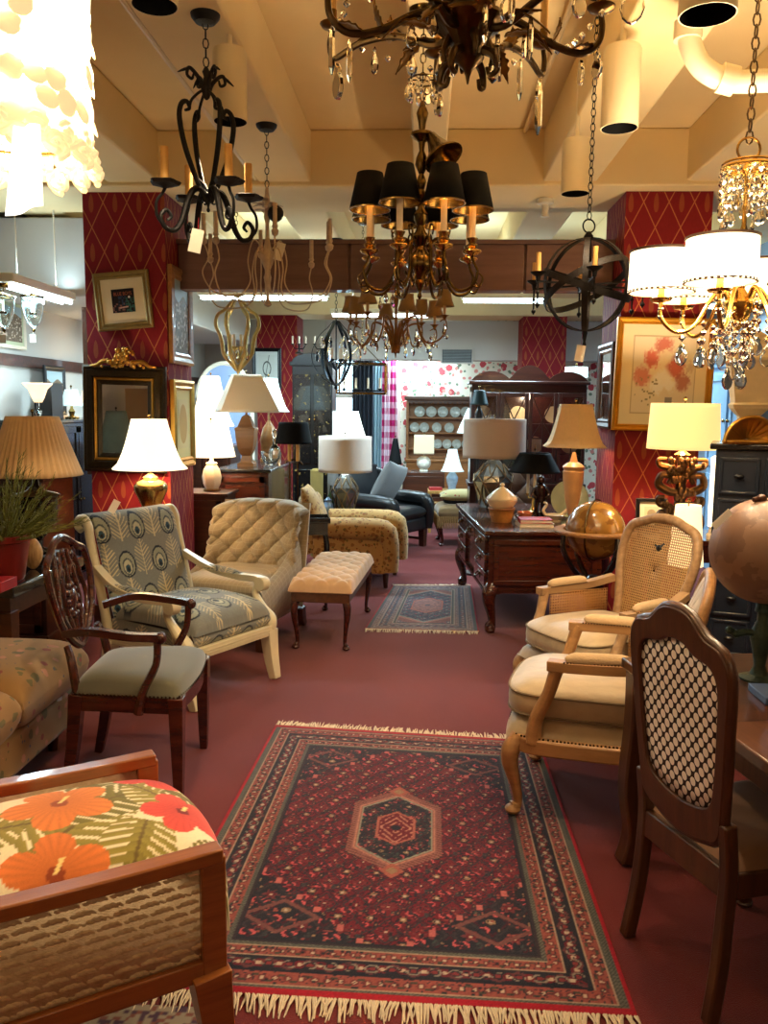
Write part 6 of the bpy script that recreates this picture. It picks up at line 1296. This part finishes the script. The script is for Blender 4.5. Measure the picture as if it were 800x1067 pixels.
def hang(t, c, z0, mat, link=.04, w=.011, r=.0025, canopy=True, at=None):
    top = (at or ceil_at(c.x, c.y)) - c.z
    M().chain((0, 0, z0), (0, 0, top - .02), link, w, r).build('chain', mat, t)
    if canopy: M().lathe([(.012, top - .035), (.04, top - .03), (.055, top - .012), (.058, top)], n=24).build('canopy', mat, t)
pol = lambda r, a, z: V((r * math.cos(a), r * math.sin(a), z))
# --- 1 shell chandelier, lit, at the left
t, c, k = chand('brightly lit white shell disc chandelier at the top left edge', 8, 164, 2.0)
mShell = glow('lit_shell', (255, 238, 196), 1.1, (250, 240, 214)); mShellD = glow('lit_shell_edge', (255, 220, 160), .5, (244, 226, 190))
Rr = .190; g = M(); random.seed(11)
for j in range(11):
    for i in range(24):
        a = 2 * PI * (i + .5 * (j % 2)) / 24; z = .05 + j * .045; T = Matrix.Translation(pol(Rr + .004 * (j % 2), a, z)) @ Matrix.Rotation(a, 4, 'Z') @ Matrix.Rotation(PI / 2 + random.uniform(-.35, .15), 4, 'Y')
        g.cm = 1 if random.random() < .35 else 0; g.lathe([(.002, .0), (.022, .002), (.029, .0), (.022, -.003)], n=14, T=T.to_3x3(), c=tuple(T.translation))
g.build('shell_strands', [mShell, mShellD], t)['kind'] = 'stuff'
g = M()
for j in range(2):
    for i in range(16):
        a = 2 * PI * (i + .5 * j) / 16; p = pol(Rr - .004 + .012 * j, a, .03 - .034 * j); T = Matrix.Rotation(a, 4, 'Z') @ Matrix.Rotation(PI / 2 - .2, 4, 'Y')
        g.tube([p + T @ V((.030 * (1 - q / 34) * math.cos(q * .42), .030 * (1 - q / 34) * math.sin(q * .42), .006 * math.sin(q))) for q in range(30)], [.0085, .010, .006], 6)
        g.ball(p, .012, 8)
o = g.build('shell_rosettes', [mShellD], t); o['kind'] = 'stuff'
M().ring((0, 0, .55), Rr, .008, 32, 8).build('frame_ring', mBrass, t); M().ring((0, 0, .06), Rr - .012, .006, 32, 8).build('frame_ring', mBrass, t)
for i in range(4): a = i * PI / 2 + .4; M().tube([pol(Rr, a, .55), pol(.02, a, .72)], .004, 6).build('stay', mBrass, t)
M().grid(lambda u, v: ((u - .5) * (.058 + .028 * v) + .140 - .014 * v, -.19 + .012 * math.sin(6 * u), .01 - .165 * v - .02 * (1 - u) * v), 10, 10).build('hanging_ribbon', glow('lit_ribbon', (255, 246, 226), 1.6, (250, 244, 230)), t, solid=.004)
hang(t, c, .72, mBrass); bulb((c.x, c.y), c.z + .30, 24, WARM2)
# --- 2 wrought iron chandelier
t, c, k = chand('black wrought iron scroll chandelier with cream candles and a price tag', 217, 216, 3.42, rz=R(20))
px = lambda v: v * k
for q in range(4):
    a = q * PI / 2 + .35
    def pp(r, y): return pol(px(r), a, px(212 - y))
    M().tube([pp(3, 207), pp(11, 190), pp(24, 158), pp(30, 130), pp(28, 116), pp(22, 112), pp(19, 118), pp(24, 121)], [.009, .010, .011, .011, .010, .009, .007, .005], 8, smooth=5).tube([pp(19, 118), pp(17, 110), pp(10, 102), pp(5, 98)], .0055, 8, smooth=4).build('body_bar', mIron, t)
    M().tube([pp(3, 98), pp(6, 90), pp(13, 82), pp(19, 79), pp(21, 86), pp(16, 89), pp(14, 84)], [.009, .009, .008, .007, .006, .006, .004], 7, smooth=5).tube([pp(17, 79), pp(24, 82), pp(31, 86)], [.006, .006, .002], 6, smooth=3).build('crown_scroll', mIron, t)
    ar = M().tube([pp(2, 203), pp(9, 195), pp(17, 198), pp(24, 212), pp(30, 230), pp(38, 240), pp(48, 238), pp(52, 228), pp(46, 221), pp(41, 227), pp(45, 231)], [.010, .012, .013, .013, .012, .010, .010, .009, .008, .007, .005], 8, smooth=6)
    ar.tube([pp(48, 238), pp(56, 228), pp(56, 214), pp(50, 206), pp(47, 200)], [.006, .006, .006, .006, .007], 7, smooth=4).build('arm', mIron, t)
    b = pp(47, 198); M().lathe([(.006, -.01), (.02, -.004), (.050, .004), (.058, .016), (.053, .018), (.02, .006), (.006, .004)], tuple(b), 20, wob=lambda an, z: 1 + .10 * math.cos(an * 5)).build('bobeche', mIronB, t)
    M().tube([b + V((0, 0, .004)), b + V((0, 0, .145))], .016, 12).build('candle', mCandle, t)
    M().tube([pp(1, 196), pp(5, 190), pp(10, 186), pp(13, 189)], [.004, .004, .003, .002], 6, smooth=4).tube([pp(2, 205), pp(6, 208), pp(10, 206), pp(9, 200), pp(5, 201)], .004, 6, smooth=4).build('little_scroll', mIron, t)
M().lathe([(.004, px(-5)), (.008, px(-3)), (.004, 0), (.008, px(4)), (.012, px(8)), (.006, px(14))], n=12).build('finial', mIron, t)
M().lathe([(.004, px(106)), (.012, px(108)), (.022, px(116)), (.016, px(124)), (.010, px(128)), (.016, px(133)), (.006, px(138))], n=12).build('crown', mIronB, t)
hang(t, c, px(138), mIron)
pc = V((-.062, -.14, -.16)); o = M().box((0, 0, 0), (.048, .002, .088)).build('price_tag', mTag, t, smooth=False, label='cream price tag'); o.location = pc; o.rotation_euler = (0, .22, -.3)
M().tube([pc + V((.008, 0, .04)), V((-.05, -.13, -.07))], .0012, 4).build('tag_string', pm('red_string', (150, 20, 30), .7), t)
# --- 3 bronze and crystal chandelier, close above
t, c, k = chand('large bronze leaf chandelier with hanging crystals at the top centre', 487, 88, 2.2, rz=.12)
px = lambda v: v * k
M().lathe([(.002, 0), (.006, px(8)), (.012, px(14)), (.024, px(19)), (.038, px(24)), (.040, px(26)), (.028, px(28)), (.036, px(34)), (.056, px(46)), (.082, px(56)), (.094, px(60)), (.092, px(64)), (.072, px(68)), (.055, px(74)), (.066, px(80)), (.07, px(92)), (.040, px(102)), (.026, px(120)), (.032, px(150)), (.02, px(170)), (.012, px(190))], n=28, wob=lambda a, z: 1 + (.05 * math.cos(a * 14) if px(28) < z < px(58) else 0)).build('body', mBronze, t)
mBrzG = pm('gilded_bronze', (120, 86, 36), .32, .9, .5, 30, .2, 60)
def leafm(g, p, d, n_, L, w):
    'curled acanthus leaf from p along d'
    s = d.cross(n_).normalized()
    def f(u, v):
        q = v * L; cu = .35 * L * v * v; ww = w * math.sin(PI * (.12 + .88 * v)) ** .7 * (1 + .25 * math.cos(v * 28)) * (1 - v ** 4)
        return p + d * q - n_ * cu + s * ((u - .5) * 2 * ww) + n_ * (.15 * w * (1 - abs(u - .5) * 2))
    g.grid(f, 7, 18)
for q in range(8):
    a = q * PI / 4 + .1
    def pp(r, y): return pol(px(r), a, px(88 - y))
    hi = q % 2
    if hi: pts = [pp(16, 34), pp(42, 40), pp(90, 20), pp(140, 16), pp(176, 24), pp(184, 8), pp(180, -6)]; end = pp(180, -8)
    else: pts = [pp(18, 26), pp(50, 22), pp(92, 42), pp(124, 48), pp(142, 36), pp(146, 20), pp(144, 8)]; end = pp(144, 6)
    g = M().tube(pts, [.010, .010, .0095, .009, .0085, .008, .007], 8, smooth=7)
    rad = pol(1, a, 0); g.build('arm', mBronze, t)
    g = M(); leafm(g, pp(40, 36), (rad + V((0, 0, .35))).normalized(), V((0, 0, 1)), px(44), px(9)); leafm(g, pp(90, 22 if hi else 40), (rad * .6 + V((0, 0, .8))).normalized(), rad, px(32), px(9)); leafm(g, pp(60, 34 if hi else 26), (rad + V((0, 0, -.45))).normalized(), V((0, 0, 1)), px(34), px(8)); leafm(g, pp(112, 18 if hi else 46), (rad * .9 + V((0, 0, .5))).normalized(), V((0, 0, 1)), px(36), px(9))
    g.build('acanthus_leaf', mBrzG, t, solid=.003)['kind'] = 'stuff'
    M().tube([pp(18, 58), pp(30, 66), pp(34, 80), pp(26, 84), pp(22, 76)] if hi else [pp(18, 40), pp(26, 56), pp(24, 68)], [.012, .010, .008, .006, .004], 8, smooth=5).build('hub_scroll', mBronze, t)
    M().lathe([(.008, 0), (.03, .006), (.036, .014), (.03, .016), (.012, .01), (.012, .05)], tuple(end), 16).build('candle_cup', mBrzG, t); M().tube([end + V((0, 0, .05)), end + V((0, 0, .14))], .011, 10).build('candle', mCandle, t)
    kinds = ('leaf', 'spear', 'drop', 'leaf')
    for r, y, s in (((172, 26, 1.7), (120, 20, 1.2), (70, 34, 1.1)) if hi else ((142, 40, 1.2), (124, 50, 1.1), (60, 30, 1.0))): drop(t, pp(r, y + 4), s, random.choice(kinds))
for r, an, y, s, kd in ((36, .6, 46, 1.3, 'drop'), (36, 2.4, 46, 1.3, 'drop'), (34, 5.6, 46, 1.5, 'leaf')): drop(t, pol(px(r), an, px(88 - y)), s, kd)
# draped bead strings between the tall arms
for q in range(4):
    a0 = (2 * q + 1) * PI / 4 + .1
    for i in range(1, 9): u = i / 9; a = a0 + u * PI / 2; rr = px(178) * (1 - .28 * math.sin(PI * u)); drop(t, pol(rr, a, px(92) - px(26) * math.sin(PI * u)), 1.0, 'bead')
hang(t, c, px(190), mBronze)
# --- 4 brass chandelier with black shades
t, c, k = chand('brass eight arm chandelier with small black shades over ivory candles', 437, 312, 3.4)
px = lambda v: v * k
def zz(y): return px(306 - y)
M().lathe([(.003, zz(306)), (.010, zz(303)), (.006, zz(299)), (.012, zz(295)), (.022, zz(290)), (.016, zz(286)), (.030, zz(282)), (.050, zz(275)), (.054, zz(269)), (.046, zz(262)), (.022, zz(257)), (.016, zz(253)), (.034, zz(248)), (.038, zz(243)), (.022, zz(238)), (.014, zz(232)), (.028, zz(226)), (.030, zz(221)), (.014, zz(215)), (.012, zz(208)), (.024, zz(202)), (.012, zz(196)), (.020, zz(188)), (.010, zz(181)), (.026, zz(172)), (.022, zz(165)), (.010, zz(158)), (.014, zz(150)), (.046, zz(144)), (.044, zz(141)), (.012, zz(138)), (.016, zz(130)), (.024, zz(122)), (.012, zz(114)), (.006, zz(110))], n=24).build('column', mBrassD, t)
for q in range(8):
    a = q * PI / 4 + .42
    def pp(r, y): return pol(px(r), a, zz(y))
    M().tube([pp(8, 254), pp(18, 246), pp(26, 256), pp(28, 280), pp(40, 298), pp(56, 296), pp(62, 282), pp(58, 272), pp(56, 266)], [.006, .0065, .0065, .0065, .0065, .0065, .006, .006, .006], 8, smooth=6).tube([pp(28, 280), pp(20, 290), pp(14, 284), pp(17, 278)], [.005, .005, .004, .003], 6, smooth=4).tube([pp(56, 294), pp(64, 296), pp(68, 288), pp(64, 283)], [.005, .005, .004, .003], 6, smooth=4).tube([pp(20, 250), pp(24, 236), pp(32, 238), pp(30, 246)], [.005, .005, .004, .003], 6, smooth=4).build('arm', mBrassD, t)
    b = pp(56, 266); M().lathe([(.004, -.004), (.014, .004), (.030, .010), (.038, .018), (.036, .022), (.018, .018), (.012, .026), (.022, .036), (.024, .042), (.013, .050), (.020, .062), (.022, .068), (.012, .07)], tuple(b), 16).build('candle_cup', mBrass, t)
    M().tube([b + V((0, 0, .068)), b + V((0, 0, .185))], .0125, 10).build('candle', mCandleW, t)
    sh = M().lathe([(.079, 0), (.049, .135)], tuple(b + V((0, 0, .172))), 28, cap=False).build('shade', mShadeBlk, t, solid=.002)
    M().lathe([(.0765, .002), (.047, .133)], tuple(b + V((0, 0, .172))), 28, cap=False).build('gold_lining', mBrass, sh); M().lathe([(.0805, -.002), (.0805, .003), (.077, .003), (.077, -.002), (.0805, -.002)], tuple(b + V((0, 0, .172))), 28, cap=False).build('rim', mBrass, sh)
    if q in (1, 4, 6, 7): M().ball(b + V((0, 0, .208)), .013, 10, sc=(1, 1, 1.6)).build('flame_bulb', glow('bulb_glow_%d' % q, (255, 190, 90), 9), t); lamp('bulb', c + b + V((0, 0, .24)), .5, WARM, .015)
# bell shaped canopy slipped down its chain
T = Matrix.Translation((px(9), -.03, zz(146))) @ Matrix.Rotation(-.5, 4, 'Y') @ Matrix.Rotation(-.35, 4, 'X')
g = M(T); g.lathe([(.078, -.115), (.072, -.105), (.045, -.075), (.026, -.03), (.018, 0), (.008, .012)], n=24, cap=False); g.build('bell_canopy', mBrassD, t, solid=.003)
hang(t, c, zz(110), mBrassD)
# crystal ruff in front of its stem
for i in range(10): a = i * .628; drop(t, pol(.055, a, zz(90)), 1.3, 'drop' if i % 2 else 'leaf')
M().ring((0, 0, zz(90)), .055, .004, 24, 6).tube([(-.055, 0, zz(90)), (.055, 0, zz(90))], .003, 5).tube([(0, -.055, zz(90)), (0, .055, zz(90))], .003, 5).build('crystal_ring', mBrassD, t)
# --- 5 iron orb
t, c, k = chand('dark iron orb chandelier of crossed bands with candles and a price tag', 611, 297, 4.0, rz=.3)
px = lambda v: v * k; Ro = px(47)
for i, (rx, ry, rzz) in enumerate(((PI / 2, 0, 0), (PI / 2, 0, 1.05), (PI / 2, 0, 2.1), (.30, .22, 0), (-.42, -.30, 0))):
    T = Matrix.Rotation(rzz, 4, 'Z') @ Matrix.Rotation(rx, 4, 'X') @ Matrix.Rotation(ry, 4, 'Y'); n = 40; ps = [T @ V((Ro * math.cos(2 * PI * j / n), Ro * math.sin(2 * PI * j / n), 0)) for j in range(n)]
    M().bar(ps, .005, .026 if i < 3 else .03, closed=True, up=tuple(T @ V((0, 0, 1)))).build('band', mIronB, t)
M().tube([(0, 0, -Ro - px(11)), (0, 0, Ro + px(4))], .006, 8).lathe([(.003, -Ro - px(20)), (.010, -Ro - px(15)), (.006, -Ro - px(11)), (.014, -Ro - px(2)), (.008, -Ro + .01)], n=12).lathe([(.012, -.03), (.035, -.02), (.038, .02), (.012, .03)], n=16).lathe([(.02, Ro - .004), (.022, Ro + .01), (.008, Ro + .03)], n=12).build('spindle', mIron, t)
for q in range(6):
    a = q * PI / 3 + .16; p = pol(px(60), a, 0); M().bar([pol(.03, a, .0), p], .012, .008).tube([p, p - V((0, 0, .07))], .0045, 6).ball(p - V((0, 0, .05)), .009, 8).ball(p - V((0, 0, .105)), .011, 8).tube([p - V((0, 0, .07)), p - V((0, 0, .12))], .004, 6).build('arm', mIron, t)
    M().lathe([(.008, -.004), (.012, .02), (.034, .035), (.036, .04), (.014, .04)], tuple(p), 16).build('candle_cup', mIron, t); M().tube([p + V((0, 0, .038)), p + V((0, 0, .125))], .0115, 10).build('candle', mCandle, t)
M().ring((0, 0, Ro + .055), .03, .004, 20, 6, Matrix.Rotation(PI / 2, 4, 'X')).build('top_ring', mIron, t); hang(t, c, Ro + .085, mIron)
o = M().box((0, 0, 0), (.042, .002, .075)).build('price_tag', mTag, t, smooth=False, label='cream price tag'); o.location = (-.035, -.03, -Ro - .105); o.rotation_euler = (0, .15, -.3); M().tube([(-.03, -.03, -Ro - .065), (-.01, 0, -Ro)], .0012, 4).build('tag_string', pm('pink_string', (170, 40, 50), .7), t)
# --- 6 drum shade crystal chandelier, lit
t, c, k = chand('brightly lit brass chandelier with white drum shades and crystal strings at right', 768, 345, 3.0)
px = lambda v: v * k; zz = lambda y: px(345 - y); mLitD = shade_glow('lit_drum_shade', (255, 236, 196), 1.35); mPBrass = pm('polished_brass', (222, 176, 92), .18, 1, .15, 12)
M().lathe([(.004, zz(345)), (.014, zz(341)), (.03, zz(336)), (.05, zz(322)), (.052, zz(316)), (.03, zz(308)), (.016, zz(302)), (.022, zz(296)), (.010, zz(288)), (.008, zz(250)), (.014, zz(244)), (.008, zz(238)), (.008, zz(190)), (.02, zz(184)), (.006, zz(176))], n=24).build('stem', mPBrass, t)
M().ring((0, 0, zz(182)), px(24), .007, 28, 8).ring((0, 0, zz(178)), px(24), .004, 28, 8).build('crown_ring', mPBrass, t); M().ring((0, 0, zz(164)), .038, .0045, 20, 6, Matrix.Rotation(PI / 2, 4, 'X')).build('hook_ring', mPBrass, t)
for q in range(4): a = q * PI / 2; M().tube([pol(.008, a, zz(188)), pol(px(24), a, zz(181))], .004, 6).build('stay', mPBrass, t)
for q in range(14):
    a = q * 2 * PI / 14
    for j in range(4 + q % 3): drop(t, pol(px(24), a, zz(184) - j * .028), 1.3 if j < 3 + q % 3 else 1.0, 'bead' if j < 3 + q % 3 else 'drop')
for q in range(6):
    a = R(177 + q * 60)
    def pp(r, y): return pol(px(r), a, zz(y))
    M().tube([pp(10, 318), pp(18, 302), pp(30, 316), pp(44, 340), pp(62, 346), pp(78, 332), pp(79, 316)], .0075, 10, smooth=6).build('arm', mPBrass, t)
    b = pp(79, 316); M().lathe([(.008, 0), (.034, .006), (.04, .014), (.012, .012), (.012, .05)], tuple(b), 18).build('candle_cup', mPBrass, t)
    sd = M().lathe([(.113, 0), (.109, .135)], tuple(b + V((0, 0, .035))), 40, cap=False).build('drum_shade', mLitD, t, solid=.003)
    for z in (.035, .172): M().lathe([(.1145, z - .002), (.1145, z + .006), (.107, z + .006), (.107, z - .002), (.1145, z - .002)], tuple(b), 36, cap=False).build('shade_trim', pm('brown_trim', (90, 62, 40), .6), sd)
    lamp('bulb', c + b + V((0, 0, .10)), 13, WARM2, .03)
    for j in range(2): drop(t, pp(79, 316) - V((0, 0, .01 + .028 * j)), 1.2, 'bead')
    for (r, y, n, s) in ((56, 346, 2, 1.4), (36, 332, 4, 1.3), (20, 312, 5, 1.2)):
        a2 = a + random.uniform(-.2, .2)
        for j in range(n): drop(t, pol(px(r), a2, zz(y) - .008 - j * .03), s, 'bead' if j < n - 1 else 'leaf')
for q in range(9):
    a = q * .7
    for j in range(3 + q % 4): drop(t, pol(px(9 + 3 * (q % 3)), a, zz(334) - j * .032), 1.4, 'bead' if j < 2 + q % 4 else 'leaf')
hz = zz(158)
M().chain((0, 0, hz), (0, 0, CZ - c.z - .02), .045, .012, .0032).build('chain', mBronze, t); M().lathe([(.012, CZ - c.z - .03), (.055, CZ - c.z)], n=20).build('canopy', mBronze, t)
# --- 7 whitewashed thin arm chandelier
t, c, k = chand('whitewashed chandelier with long thin wavy arms and wooden candles', 279, 320, 4.7, rz=.2)
px = lambda v: v * k; zz = lambda y: px(320 - y); mWash = pm('whitewashed_wood', (198, 176, 148), .7, 0, .3, 30); mWire = pm('cream_wire', (196, 174, 142), .6, .2, .2, 20)
M().lathe([(.003, zz(320)), (.022, zz(318)), (.012, zz(313)), (.006, zz(306)), (.012, zz(300)), (.022, zz(290)), (.012, zz(284)), (.030, zz(276)), (.042, zz(268)), (.022, zz(260)), (.012, zz(252)), (.010, zz(236)), (.020, zz(230)), (.012, zz(222)), (.016, zz(212)), (.008, zz(200))], n=18).build('stem', mWash, t)
for q in range(8):
    a = q * PI / 4 + .1; R1 = 78 if q % 2 else 64; dy = 0 if q % 2 else -9
    def pp(r, y): return pol(px(r), a, zz(y + dy))
    M().tube([pp(5, 270), pp(14, 262), pp(20, 282), pp(18, 304), pp(30, 318), pp(R1 - 10, 316), pp(R1 + 2, 298), pp(R1 - 4, 282), pp(R1, 268)], .0042, 6, smooth=7).build('arm', mWire, t)
    b = pp(R1, 268); M().lathe([(.005, -.01), (.016, 0), (.02, .02), (.010, .03), (.016, .04), (.013, .05)], tuple(b), 12).build('candle_cup', mWash, t); M().tube([b + V((0, 0, .05)), b + V((0, 0, .155))], .012, 10).build('candle', mWash, t)
g = M()
for i in range(14): a = i * .9; leafm(g, pol(.02, a, zz(222 - i % 3 * 4)), (pol(1, a, .3)).normalized(), V((0, 0, 1)), .07, .016)
g.build('leaf_crown', mWash, t, solid=.002)['kind'] = 'stuff'; M().ball((.045, -.03, zz(227)), .045, 14).build('canopy_cup', mIronB, t); hang(t, c, zz(200), mIronB)
o = M().box((0, 0, 0), (.05, .002, .095)).build('price_tag', mTag, t, smooth=False, label='white price tag'); o.location = (.065, -.05, zz(265)); o.rotation_euler = (0, .3, -.4); M().tube([(.05, -.05, zz(257)), (.03, -.02, zz(250))], .0012, 4).build('tag_string', mTag, t)
# --- 8 gilt rib lantern
t, c, k = chand('pale gilt open rib lantern with crystal drops under the brown header', 248, 388, 7.0, rz=.2)
px = lambda v: v * k; zz = lambda y: px(388 - y); mPG = pm('pale_gilt', (196, 174, 110), .4, .6, .4, 20, .3, 40)
for q in range(6):
    a = q * PI / 3
    def pp(r, y): return pol(px(r), a, zz(y))
    M().tube([pp(2, 386), pp(6, 380), pp(14, 370), pp(16, 358), pp(18, 350), pp(22, 340), pp(20, 330), pp(12, 324), pp(7, 318), pp(3, 314)], [.012, .014, .016, .018, .016, .016, .014, .013, .012, .010], 8, smooth=5).build('rib', mPG, t)
    b = pol(px(7), a, zz(362)); M().lathe([(.01, -.03), (.025, -.01), (.028, 0), (.01, .004)], tuple(b), 12).tube([b - V((0, 0, .03)), V((0, 0, zz(378)))], .006, 6).build('candle_arm', mPG, t); M().tube([b, b + V((0, 0, .10))], .012, 8).build('candle', mCandleW, t); drop(t, pol(px(11), a + .5, zz(364)), 1.6, 'drop')
g = M()
for i in range(10): a = i * .628; leafm(g, pol(.012, a, zz(312)), (pol(.8, a, .6)).normalized(), V((0, 0, 1)), .085, .022)
g.build('leaf_crown', mPG, t, solid=.003)['kind'] = 'stuff'; M().lathe([(.004, zz(390)), (.02, zz(386)), (.012, zz(380))], n=12).build('finial', mPG, t); hang(t, c, zz(313), mIronB)
# --- 9 amber chandelier with little shades
t, c, k = chand('amber bronze chandelier with beige mini shades and clear crystal drops', 412, 372, 5.95)
px = lambda v: v * k; zz = lambda y: px(372 - y); mAmb = pm('amber_bronze', (140, 92, 36), .4, .7, .3, 20); mMini = pm('mini_shade', (150, 116, 66), .85, 0, .08, 60)
M().lathe([(.003, zz(373)), (.008, zz(368)), (.035, zz(364)), (.038, zz(361)), (.02, zz(358)), (.012, zz(350)), (.010, zz(322)), (.02, zz(314)), (.008, zz(308))], n=18).build('stem', mAmb, t)
for q in range(8):
    a = q * PI / 4 + .3; R1 = 56 if q % 2 else 42; dy = 0 if q % 2 else 6
    def pp(r, y): return pol(px(r), a, zz(y + dy))
    M().tube([pp(3, 362), pp(7, 345), pp(14, 334), pp(24, 332), pp(27, 344), pp(36, 358), pp(R1 - 6, 356), pp(R1 + 2, 346), pp(R1 + 1, 336), pp(R1 - 5, 338)], [.010, .009, .008, .007, .007, .007, .007, .006, .005, .004], 7, smooth=6).build('arm', mAmb, t)
    b = pp(R1, 333); M().lathe([(.006, -.02), (.02, 0), (.034, .008), (.012, .012)], tuple(b), 14).tube([b + V((0, 0, -.03)), b], .006, 6).build('candle_cup', mAmb, t); M().tube([b + V((0, 0, .01)), b + V((0, 0, .10))], .010, 8).build('candle', mCandle, t)
    M().lathe([(.066, .065), (.048, .11), (.04, .16), (.042, .175)], tuple(b), 20, cap=False).build('shade', mMini, t, solid=.003)
    for j, r in enumerate((R1, 38, 24)): drop(t, pp(r, 340 + 14 * (j == 1) + 2 * j), 1.5, 'drop'); drop(t, pp(r + 3, 352), 1.4, 'bead')
for i in range(14): a = i * .45; drop(t, pol(px(12 + 3 * (i % 3)), a, zz(303) - .03 * (i % 3)), 1.5, 'bead' if i % 2 else 'drop')
M().ring((0, 0, zz(302)), px(13), .005, 24, 6).tube([(-px(13), 0, zz(302)), (px(13), 0, zz(302))], .004, 6).tube([(0, 0, zz(310)), (0, 0, zz(290))], .006, 6).build('top_ring', mAmb, t); hang(t, c, zz(290), mAmb)
# --- 10 dark strap lantern
t, c, k = chand('blackened strap iron lantern in a pointed onion shape with glass drops', 350, 404, 7.8)
px = lambda v: v * k; zz = lambda y: px(404 - y); mBlueI = pm('blued_iron', (30, 40, 50), .3, .7, .5, 10)
for q in range(6):
    a = q * PI / 3 + .2
    def pp(r, y): return pol(px(r), a, zz(y))
    up = tuple(pol(1, a + PI / 2, 0)); M().bar([pp(1, 402), pp(12, 396), pp(23, 382), pp(25, 368), pp(18, 352), pp(9, 343), pp(3, 336)], .006, .028, smooth=5, up=up).build('strap', mBlueI, t)
    b = pol(px(10), a, zz(375)); M().lathe([(.01, -.02), (.03, 0), (.012, .005)], tuple(b), 12).tube([b - V((0, 0, .02)), V((0, 0, zz(386)))], .006, 6).build('candle_arm', mBlueI, t); M().tube([b, b + V((0, 0, .10))], .012, 8).build('candle', mCandleW, t)
    for j in range(2): drop(t, pp(14 + 5 * j, 352 + 14 * j), 1.9, 'leaf')
M().tube([(0, 0, 0), (0, 0, zz(334))], .007, 6).lathe([(.004, -.02), (.02, 0), (.006, .02)], n=10).build('spindle', mBlueI, t); hang(t, c, zz(334), mBlueI)
# --- 11 rectangular candle lantern
t, c, k = chand('rectangular brass framed lantern with four candles in front of the far window', 377, 411, 8.7)
px = lambda v: v * k; hw, hh = px(25), px(32)
for s in (-1, 1):
    for u in (-1, 1): M().bx(s * hw - .01, s * hw + .01, u * .12 - .01, u * .12 + .01, 0, hh).build('post', mBrass, t)
for z in (0, hh - .02): M().bx(-hw, hw, -.13, -.11, z, z + .02).bx(-hw, hw, .11, .13, z, z + .02).bx(-hw - .01, -hw + .01, -.12, .12, z, z + .02).bx(hw - .01, hw + .01, -.12, .12, z, z + .02).build('frame', mBrassD, t)
M().bx(-hw, hw, -.015, .015, .03, .045).bx(-hw, hw, -.12, .12, hh - .012, hh).build('bar', mIron, t)
for i in range(4): x = -hw * .75 + i * hw * .5; M().lathe([(.01, .045), (.028, .06), (.01, .065)], (x, 0, 0), 12).build('candle_cup', mIron, t); M().tube([(x, 0, .06), (x, 0, .17)], .012, 8).build('candle', mCandleW, t)
for s in (-1, 1): M().tube([(s * hw * .8, 0, hh), (0, 0, hh + .2)], .005, 6).build('stay', mBrassD, t)
hang(t, c, hh + .2, mBrassD)
# --- bell jar lanterns at the far left
mJar = glass('bell_jar_glass', (.92, 1, 1), .02)
for px_, yy_, lab in ((35, 6.18, 'clear glass bell jar lantern with a hanging tag by the left pillar'), (4, 5.76, 'clear glass bell jar lantern cut by the left edge of the view')):
    t, c, k = chand(lab, px_, 342, yy_, 'bell_jar_lantern', 'lantern'); t['group'] = 'bell jar lanterns'; px = lambda v: v * k
    M().lathe([(.008, 0), (.03, px(3)), (.055, px(9)), (.075, px(20)), (.08, px(30)), (.082, px(32))], n=28, cap=False).build('glass_bell', mJar, t, solid=.004); M().lathe([(.004, -.03), (.014, -.015), (.008, 0)], n=12).build('finial', mBrassD, t)
    M().ring((0, 0, px(32)), .082, .006, 28, 6).build('rim', mBrassD, t)
    for q in range(3): a = q * 2.094; M().tube([pol(.082, a, px(32)), (0, 0, px(36))], .003, 5).build('stay', mBrassD, t)
    M().tube([(0, 0, px(36)), (0, 0, .12)], .004, 6).lathe([(.02, .10), (.03, .11), (.008, .12)], n=12).build('candle_holder', mBrassD, t); M().tube([(0, 0, .11), (0, 0, .19)], .009, 8).build('candle', mCandleW, t)
    hang(t, c, px(36), mBrassD, .03, at=2.466); o = M().box((0, 0, 0), (.045, .002, .06)).build('price_tag', mTag, t, smooth=False); o.location = (0, -.02, -.075); M().tube([(0, -.02, -.045), (0, 0, -.02)], .0012, 4).build('tag_string', mTag, t)
